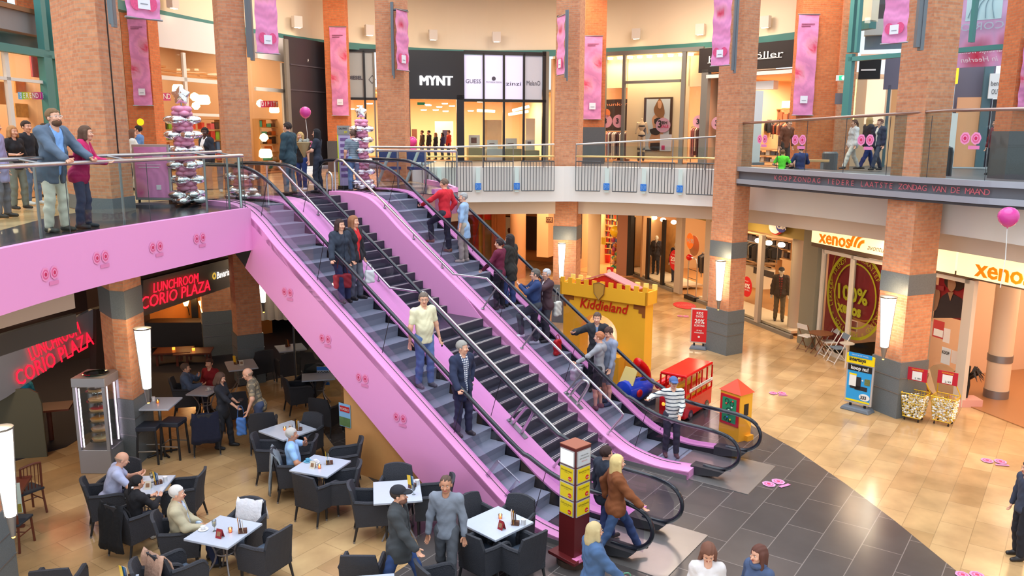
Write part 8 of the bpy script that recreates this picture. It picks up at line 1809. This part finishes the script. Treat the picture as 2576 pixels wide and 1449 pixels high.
person(bz(762,478,5.0),165,1.52,'blonde woman in a black top and blue jeans at the stair head',(28,28,34),(36,58,120),'long',(206,170,110),1,sleeve='short',shoe=(226,226,230))
person(bz(803,484,5.0),85,1.6,'black-haired woman holding a wrapped bouquet',(40,46,60),(40,44,60),'long',(26,22,26),1,sleeve='short',lh=(-.1,.3,1.1),rh=(.1,.34,1.1))
person(bz(893,483,5.0),30,1.58,'man in a grey striped polo shirt and jeans, seen from behind',(110,126,140),(110,146,184),'short',(100,76,64),sleeve='short',tpat=(22,.14,(190,200,205),False),shoe=(60,50,46))
for x,y,hc_,c_,f_,l in((1062,337,(90,60,44),(70,56,50),0,'brown-haired shopper in the fashion shop doorway'),(1079,341,(40,34,34),(44,44,56),0,'dark-haired shopper behind the doorway post'),(1096,346,(150,100,60),BLK,1,'fair-haired woman in black in the fashion shop'),(1113,352,(40,28,26),(44,44,80),1,'long dark-haired woman in the fashion shop'),(1129,342,(100,60,44),(206,60,44),0,'person in a red top in the fashion shop')):
    person(dep(x,340,37.5)*A(1,1,0)+A(0,0,5.32),120,1.3 if y<345 else 1.2,l,c_,BLK,'long' if f_ else 'short',hc_,f_,vox=.026)
# upper floor, right
r_=onpath(off2(LPc,.5),1968,400)
q=dep(1968,400,22.9)
person((q[0],q[1],5.42),-20,1.25,'boy in a bright green t-shirt sitting behind the curved glass',(110,236,60),(60,60,70),'short',(130,90,60),sleeve='short',sit=True,pel=(0,0,.12),lf=(-.15,.45,.08),rf=(.15,.45,.08),lean=.2,lh=(-.2,.3,.3),rh=(.2,.3,.3))
person(dep(1972,400,26)*A(1,1,0)+A(0,0,5.3),-160,1.68,'man in a brown jacket behind the boy in green',(120,70,50),(70,60,56),'short',(70,50,40),lean=.2)
q=dep(2014,400,23.2);person((q[0],q[1],5.38),10,1.5,'person in a dark blue jacket sitting near the second rose sticker',(40,60,110),(36,40,56),'short',(50,40,40),sit=True,pel=(0,0,.14),lf=(-.15,.5,.08),rf=(.15,.5,.08),lh=(-.2,.3,.35),rh=(.2,.3,.35),fat=.4)
person(dep(2143,400,27.5)*A(1,1,0)+A(0,0,5.3),95,1.68,'walking woman in a white jacket and pale trousers behind the glass',(200,196,196),(206,200,190),'tail',(90,60,50),1,lf=(-.1,.35,.1),rf=(.1,-.3,.12),jacket=((214,210,210),.02))
person(dep(2180,400,27.8)*A(1,1,0)+A(0,0,5.3),-80,1.78,'blonde person with a dark backpack walking behind the glass',(50,56,70),(40,60,120),'long',(196,160,110),1,lf=(-.1,.3,.1),rf=(.1,-.3,.12),jacket=((46,50,62),.0))
person(dep(2207,400,27.2)*A(1,1,0)+A(0,0,5.3),110,1.7,'woman in a navy blazer walking behind the glass',(226,220,210),(50,56,76),'short',(110,60,44),1,lf=(-.1,.3,.1),rf=(.1,-.25,.12),jacket=((38,42,66),.06,.2))
person(dep(2497,400,25)*A(1,1,0)+A(0,0,5.3),100,1.66,'person in dark red at the far right shop door',(120,40,50),BLK,'short',(40,30,30))
# escalator riders
def ride(x,y,H,side,up,deg,label,*a,**kw):
    n_=LN if side=='L' else RN
    if 'nr' in kw:n_=kw.pop('nr')
    p_,e_=rider(x,y,H,*n_);kw.setdefault('vox',.015);return person(p_,(YD if up else YD+180)+deg,H,label,*a,**kw),p_
ride(874,612,1.62,'L',0,-20,'woman with a dark bob and red bag holding the handrail',(44,50,66),(46,56,90),'bob',(58,36,34),1,jacket=((42,50,66),.06),nr=(10.8,10.95),rh=(.3,.25,.95),lf=(-.1,.05,.08),rf=(.1,.3,-.15),grip='g',hy=.3)
ride(905,563,1.66,'L',0,10,'long-haired woman in a red top riding beside the dark bob',(206,36,44),(96,100,112),'long',(146,96,66),1,jacket=((36,34,42),.09,.16),nr=(11.15,11.3),hy=.1)
ride(1085,742,1.78,'L',0,-15,'stout man in a cream polo shirt riding down',(228,222,186),(96,124,176),'short',(110,96,86),sleeve='short',fat=.75,specs=(70,50,46),hy=-.5,shoe=(90,90,96),nr=(10.95,11.2),lh=(-.32,.06,.82),rh=(.33,.03,.82),collar=(236,230,200),wide=1.06)
ride(1178,878,1.74,'L',0,-12,'grey-haired man in a navy blazer and checked shirt riding down',(230,230,236),(56,60,84),'short',(150,146,140),jacket=((34,42,70),.085,.26),tpat=(26,.4,(70,80,110),True),hy=.45,nr=(10.85,11.1),rh=(.30,.26,.98),lh=(-.22,-.02,.98),grip='g',shoe=(60,56,60))
ride(1118,478,1.74,'R',1,0,'man in a bright red sweater riding up with his hand ahead on the rail',(208,36,52),(44,46,60),'buzz',(110,90,76),lh=(-.32,.45,1.12),rh=(.2,.05,.95),lf=(-.12,.32,.3),fat=.3,collar=(236,236,240),shoe=(130,80,60),nr=(14.7,14.95),grip='g',vneck=.02)
ride(1175,503,1.64,'R',1,25,'grey-haired woman in a pale blue knitted poncho',(150,180,214),(176,168,154),'short',(160,160,160),1,fat=.4,hem=.22,hy=.5,nr=(15.0,15.2),shoe=(190,176,160),sleeve='34')
ride(1253,624,1.62,'R',1,10,'dark-haired person in a maroon sweater riding up',(104,24,56),BLK,'short',(50,34,36),fat=.55,hem=.08,nr=(14.65,14.8),lh=(-.3,.3,1.0),grip='g')
ride(1283,618,1.68,'R',1,0,'long dark-haired woman in a black leather jacket riding up',BLK,(70,90,140),'long',(44,32,32),1,jacket=((44,42,40),.0,.3),nr=(15.05,15.25),hem=.1)
ride(1383,702,1.66,'R',1,60,'short grey-haired woman in glasses pointing back over the rail',(236,230,230),(60,60,70),'short',(186,186,190),1,jacket=((70,46,54),.04),specs=(70,60,60),nr=(15.1,15.25),lh=(-.25,.5,1.35),hy=.2)
ride(1364,738,1.72,'R',1,40,'heavy man in a navy sweater raising his hands to his mouth',(34,54,100),(56,60,70),'short',(96,90,84),fat=1.0,specs=(60,50,50),nr=(14.65,14.8),lh=(-.05,.36,1.38),rh=(.12,.33,1.36),lf=(-.13,.32,.3),shoe=(210,214,220),wide=1.12,hem=.05)
ride(1491,795,1.76,'R',1,120,'man in black with sunglasses on his head, arm along the rail',(110,130,160),BLK,'short',(90,70,60),jacket=((40,40,46),.03),nr=(15.1,15.25),rh=(.5,.25,1.35),collar=(120,130,150),hy=-.1)
ride(1506,846,1.7,'R',1,15,'ginger-haired youth in a grey hoodie and black shorts',(150,150,156),(40,40,46),'short',(176,110,76),hood=(150,150,156),short=True,hem=.06,nr=(14.65,14.8),lh=(-.38,.42,1.1),shoe=(110,60,70),grip='g')
ride(1549,831,1.72,'R',1,70,'dark-haired youth in a blue-grey hoodie and grey shorts',(142,150,172),(130,130,140),'short',(74,50,44),hood=(140,148,168),short=True,hem=.06,nr=(15.05,15.2),hp=-.45,lh=(-.22,.15,.85),rh=(.25,.12,.85),shoe=(40,50,80))
ride(1682,948,1.68,'R',1,128,'older man in a blue cap and white striped sweater',(216,216,210),(60,60,74),'short',(150,146,140),tpat=(13,.25,(50,62,78),False),cap=(76,100,150),specs=(50,50,60),nr=(14.8,15.0),rh=(.55,.12,1.3),lh=(-.1,.28,1.0),shoe=(96,66,60),fat=.3,hem=.1)
# lunchroom and floor
def seat_on(x,y,deg):p_=bz(x,y);return p_
def sitter(x,y,deg,H,label,*a,**kw):kw.setdefault('vox',.015);return person(cb(x,y,deg),deg,H,label,*a,sit=True,**kw)
sitter(212,1205,-62,1.76,'bald man in a pale blue shirt eating at the table',(188,196,232),(70,70,90),'bald',(170,140,120),fat=.6,sleeve='short',lean=.4,hp=-.35,lh=(-.06,.5,.84),rh=(.12,.52,.84),wide=1.1)
sitter(285,1268,-28,1.62,'woman with tied black hair in a black top at the table',(30,30,36),(40,44,60),'tail',(26,24,28),1,lean=.2,lh=(-.08,.42,.82),rh=(.12,.45,.82),shoe=(226,226,226),hy=-.3)
sitter(392,1292,-72,1.74,'white-haired man in a beige jacket sitting alone',(206,220,238),(40,50,84),'short',(214,210,206),fat=.6,jacket=((184,174,146),.085),tpat=(22,.2,(150,170,200),True),lh=(-.05,.3,.66),rh=(.16,.34,.68),hy=-.15,collar=(60,64,84),wide=1.08,lf=(-.15,.42,.08),rf=(.13,.5,.08))
sitter(690,1130,-75,1.7,'grey-haired man in a light blue polo with his hand at his mouth',(152,194,240),(128,118,104),'short',(190,186,180),fat=.5,sleeve='short',sk='t',lh=(-.06,.26,1.06),rh=(.2,.3,.66),collar=(160,200,240),shoe=(90,60,46))
sitter(432,950,-75,1.64,'seated woman in a denim jacket in the shade',(150,160,190),(60,64,84),'short',(96,76,66),1,jacket=((84,100,130),.04),lh=(-.05,.3,1.0),rh=(.15,.35,.8))
sitter(545,925,170,1.62,'seated person in red in the shade behind the waitress',(150,30,40),BLK,'short',(80,50,40),1)
sitter(118,960,120,1.64,'seated woman in a turquoise cardigan in the dark lunchroom',(190,196,200),(90,96,110),'short',(70,50,40),1,jacket=((40,160,196),.05),lean=.25,lh=(-.1,.4,.8),rh=(.1,.4,.8))
person(stand_(553,937,1.64),-95,1.64,'waitress in black writing on her pad',(40,42,52),(40,42,50),'bob',(84,60,50),1,sleeve='34',lh=(-.02,.3,1.1),rh=(.12,.36,1.02),hp=-.3,apron=(30,30,36),shoe=(34,34,40),lf=(-.12,.12,.08),rf=(.12,-.1,.08),vox=.015)
person(stand_(648,930,1.68),105,1.76,'bald man in a flower-patterned shirt carrying a plastic bag',(170,150,120),(70,80,110),'bald',(170,140,120),fat=.5,sleeve='short',lean=.28,hp=-.3,tpat=(11,.35,(120,110,96),True),rh=(.1,.1,.72),lh=(-.3,.22,.9),vox=.015,hem=.06)
person(stand_(1000,1222,1.78),-95,1.78,'walking man in a black cap and dark grey jacket',BLK,(50,76,130),'short',(60,50,46),jacket=((62,66,70),.05,.24),cap=(34,36,44),vox=.014,rh=(.22,.3,.92),lh=(-.25,-.15,.95),lf=(-.1,.38,.1),rf=(.1,-.35,.14),fat=.3,beard=(120,84,70))
person(stand_(1122,1196,1.76),172,1.76,'bald man in a tight grey sweater and grey jeans',(128,136,150),(84,88,96),'buzz',(90,70,60),sk='t',vox=.014,lf=(-.1,.2,.08),rf=(.1,-.2,.12),hy=.1)
person(stand_(1524,1122,1.7),-60,1.7,'dark-haired person in a dark jacket behind the blonde woman',(50,60,80),(50,64,110),'short',(56,36,34),jacket=((40,48,64),.0),vox=.016,lf=(-.1,.25,.1),rf=(.1,-.2,.1))
person(stand_(1552,1144,1.72),-85,1.72,'long-haired blonde woman in a rust brown jacket striding past',(36,32,36),(60,86,128),'long',(216,190,130),1,jacket=((130,74,40),.075,.14),vox=.014,lf=(-.1,.45,.1),rf=(.1,-.35,.14),rh=(.25,.35,1.0),lh=(-.26,-.1,.95),hem=.05,shoe=(70,60,50))
person(stand_(1494,1314,1.66),-75,1.66,'older blonde woman in a denim jacket holding a mint bag',(90,110,140),(60,70,100),'bob',(196,176,130),1,jacket=((74,104,146),.0,.2),specs=(60,50,50),scarf=(80,90,120),vox=.014,rh=(.2,.34,1.0),fat=.4)
person(stand_(1783,1366,1.68),172,1.68,'brunette in a white top looking down at the lower edge',(222,216,216),BLK,'long',(116,76,60),1,hp=-.55,vox=.014)
person(stand_(1912,1371,1.66),120,1.66,'brunette in a blue turtleneck at the lower edge',(74,90,124),BLK,'long',(96,58,48),1,scarf=(74,90,124),vox=.014,hy=-.1)
person(stand_(2592,1160,1.6),90,1.6,'person in dark clothes cut off by the picture edge',(60,66,84),BLK,'short',(60,50,46),vox=.018)
q=fx.atb(2478,780,-3.6);person((q[0],q[1],0),175,1.6,'shop clerk with long dark hair behind the checkout counter',(70,70,76),BLK,'long',(60,40,36),1)
person(bz(2490,910),20,1.66,'customer in a black jacket and patterned trousers at the counter',BLK,(110,70,50),'short',(140,110,90),1,jacket=((36,36,42),.0,.2))
# mannequins
def manq(fp,x,y0,off,H,deg,label,*a,**kw):
    q=fp.at(x,y0)+fp.n*off;person((q[0],q[1],q[2]-H if kw.pop('top_',True)else .2),deg,H,label,*a,sk='m',hair=kw.pop('hair',None),cat='mannequin',name='mannequin',**kw)
q=fca.atb(1652,602,-.7);person((q[0],q[1],.2),160,1.78,'mannequin in a checked black coat in the clothing shop window',(60,50,50),(44,44,50),None,(200,190,170),1,sk='m',cat='mannequin',name='mannequin',jacket=((52,44,46),.02,.3),tpat=(7,.4,(150,120,110),True))
q=fca.atb(1702,616,-.6);person((q[0],q[1],.2),150,1.75,'mannequin with a pale scarf behind the red oval sticker',(150,130,110),(50,60,90),None,(200,190,170),1,sk='m',cat='mannequin',name='mannequin',scarf=(190,160,130),jacket=((60,56,66),.03))
q=fca.atb(1966,684,-.55);person((q[0],q[1],.2),165,1.86,'male mannequin in a beanie, dark jacket and red checked shirt',(150,40,50),(110,96,76),'buzz',(30,30,34),0,sk='m',cat='mannequin',name='mannequin',jacket=((62,50,48),.08,.18),tpat=(12,.4,(50,34,40),True),cap=(36,36,40))
q=fh.atb(1612,400,-.7);t=thing('dress_form',(q[0],q[1],5.32),0,'headless mannequin in black underwear beside the framed poster','mannequin');FM=mat('form_cream',(236,206,170),.6)
pr=[(A(-.09,0,1.05),A(-.11,0,.45),.08,.055),(A(.09,0,1.05),A(.11,0,.45),.08,.055),(A(-.11,0,.45),A(-.1,0,.05),.05,.035),(A(.11,0,.45),A(.1,0,.05),.05,.035),(A(0,0,1.15),A(.15,.1,.14)),(A(0,0,1.5),A(.14,.1,.2)),(A(0,0,1.68),A(0,0,1.78),.05,.045),(A(-.17,0,1.62),A(-.25,0,1.2),.05,.035),(A(.17,0,1.62),A(.25,0,1.2),.05,.035)]
lo,hi=bounds(pr);V,Q=nets(lambda p:uni(p,pr,.04),lo,hi,.022);b=Acc();b.add(V,Q);b.obj('torso',[FM],t)
m=MB();m.ball((0,0,1.5),(.155,.125,.06));m.build('bra',PBLK,t,smooth=True);m=MB();m.ball((0,0,1.1),(.165,.12,.07));m.build('brief',PBLK,t,smooth=True);m=MB();m.tube([(-.11,0,.6),(-.1,0,.06)],[.065,.045],8);m.tube([(.11,0,.6),(.1,0,.06)],[.065,.045],8);m.build('stocking',mat('stocking',(90,80,84),.7),t)
# carried things
def bag(p_,rz,w,d,h,col,label,cat='bag',strap=.3,name='shoulder_bag',rough=.7):
    t=thing(name,p_,rz,label,cat);b=Acc();V,Q=nets(lambda p:np.linalg.norm(np.maximum(np.abs(p-A(0,0,h/2))-A(w*.5-.04-.06*w*(p[:,2].mean()>9),d*.5-.03,h*.5-.03),0),axis=1)-.03+.006*np.sin(p[:,2]*50+p[:,0]*40),(-w*.7,-d,-.05),(w*.7,d,h+.08),.018);b.add(V,Q);b.obj('bag_body',[mat('bag_%d_%d_%d'%col,col,rough,bump=.4,bscale=10)],t)
    m=MB();m.tube(cr([(-w*.32,0,h*.9),(-w*.2,0,h+strap*.8),(0,0,h+strap),(w*.2,0,h+strap*.8),(w*.32,0,h*.9)],3),.009,5);m.build('strap',mat('strap_%d_%d_%d'%col,tuple(int(v*.7)for v in col),.6),t)
def esc_pt(x,y,n_):r=ray(x,y);return CAM+(n_-N@CAM)/(N@r)*r
bag(esc_pt(862,725,10.72),.6,.36,.14,.28,(150,34,44),'red leather shoulder bag of the woman with the dark bob');bag(esc_pt(930,712,11.38),.6,.22,.1,.26,(206,206,210),'pale paper carrier bag beside the woman in the red top',name='paper_bag',strap=.12)
bag(esc_pt(1166,606,15.0),.9,.34,.14,.26,(170,160,144),'beige slouchy shoulder bag of the woman in the blue poncho',strap=.4);bag(esc_pt(1402,893,14.95),.9,.24,.1,.36,(206,20,30),'bright red plastic bag held behind the man in navy',name='plastic_bag',strap=.1,rough=.3)
bag(esc_pt(1402,795,15.3),.9,.26,.1,.34,(206,204,196),'white cloth bag on the shoulder of the woman in glasses',name='cloth_bag');q=stand_(648,930,1.68);bag(q+A(-.32,-.25,.35),.3,.22,.1,.38,(80,130,206),'blue and white plastic bag of the man in the flower shirt',name='plastic_bag',strap=.25,rough=.3)
bag(esc_pt(1450,955,14.6),.9,.34,.14,.26,(206,204,204),'white bag hanging behind the ginger youth',name='plastic_bag',strap=.1);q=stand_(1494,1314,1.66);bag(q+A(.42,-.1,.62),.1,.22,.1,.3,(120,206,160),'mint green bag held by the older blonde woman',name='paper_bag',strap=.1)
q=bz(803,484,5.0);t=thing('bouquet',q+A(-.33,-.05,1.0),0,'bouquet wrapped in brown paper in the black-haired woman\'s arms','bouquet');m=MB();m.lathe([(.02,-.12),(.2,.26),(.17,.27),(.01,0)],(0,0,0),12);m.build('wrapping',mat('kraft_paper',(186,160,116),.8,bump=.5,bscale=10),t);m=MB();[m.ball((.1*math.cos(i*1.3),.1*math.sin(i*1.3),.27+.02*(i%3)),.05)for i in range(7)];m.build('flowers',mat('flower_grey',(150,150,140),.8),t)
q=stand_(553,937,1.64);m=MB();m.box((q[0]+.40,q[1]-.02,1.06),(.09,.13,.02));m.build('order_pad',mat('pad_dark',(50,46,50)),label='dark order pad in the waitress\'s hands',cat='notepad');p_=esc_pt(1112,862,11.3);m=MB();m.box(tuple(p_),(.03,.08,.13));m.build('phone',BLACK,label='black phone in the hand of the man in the cream polo',cat='phone')
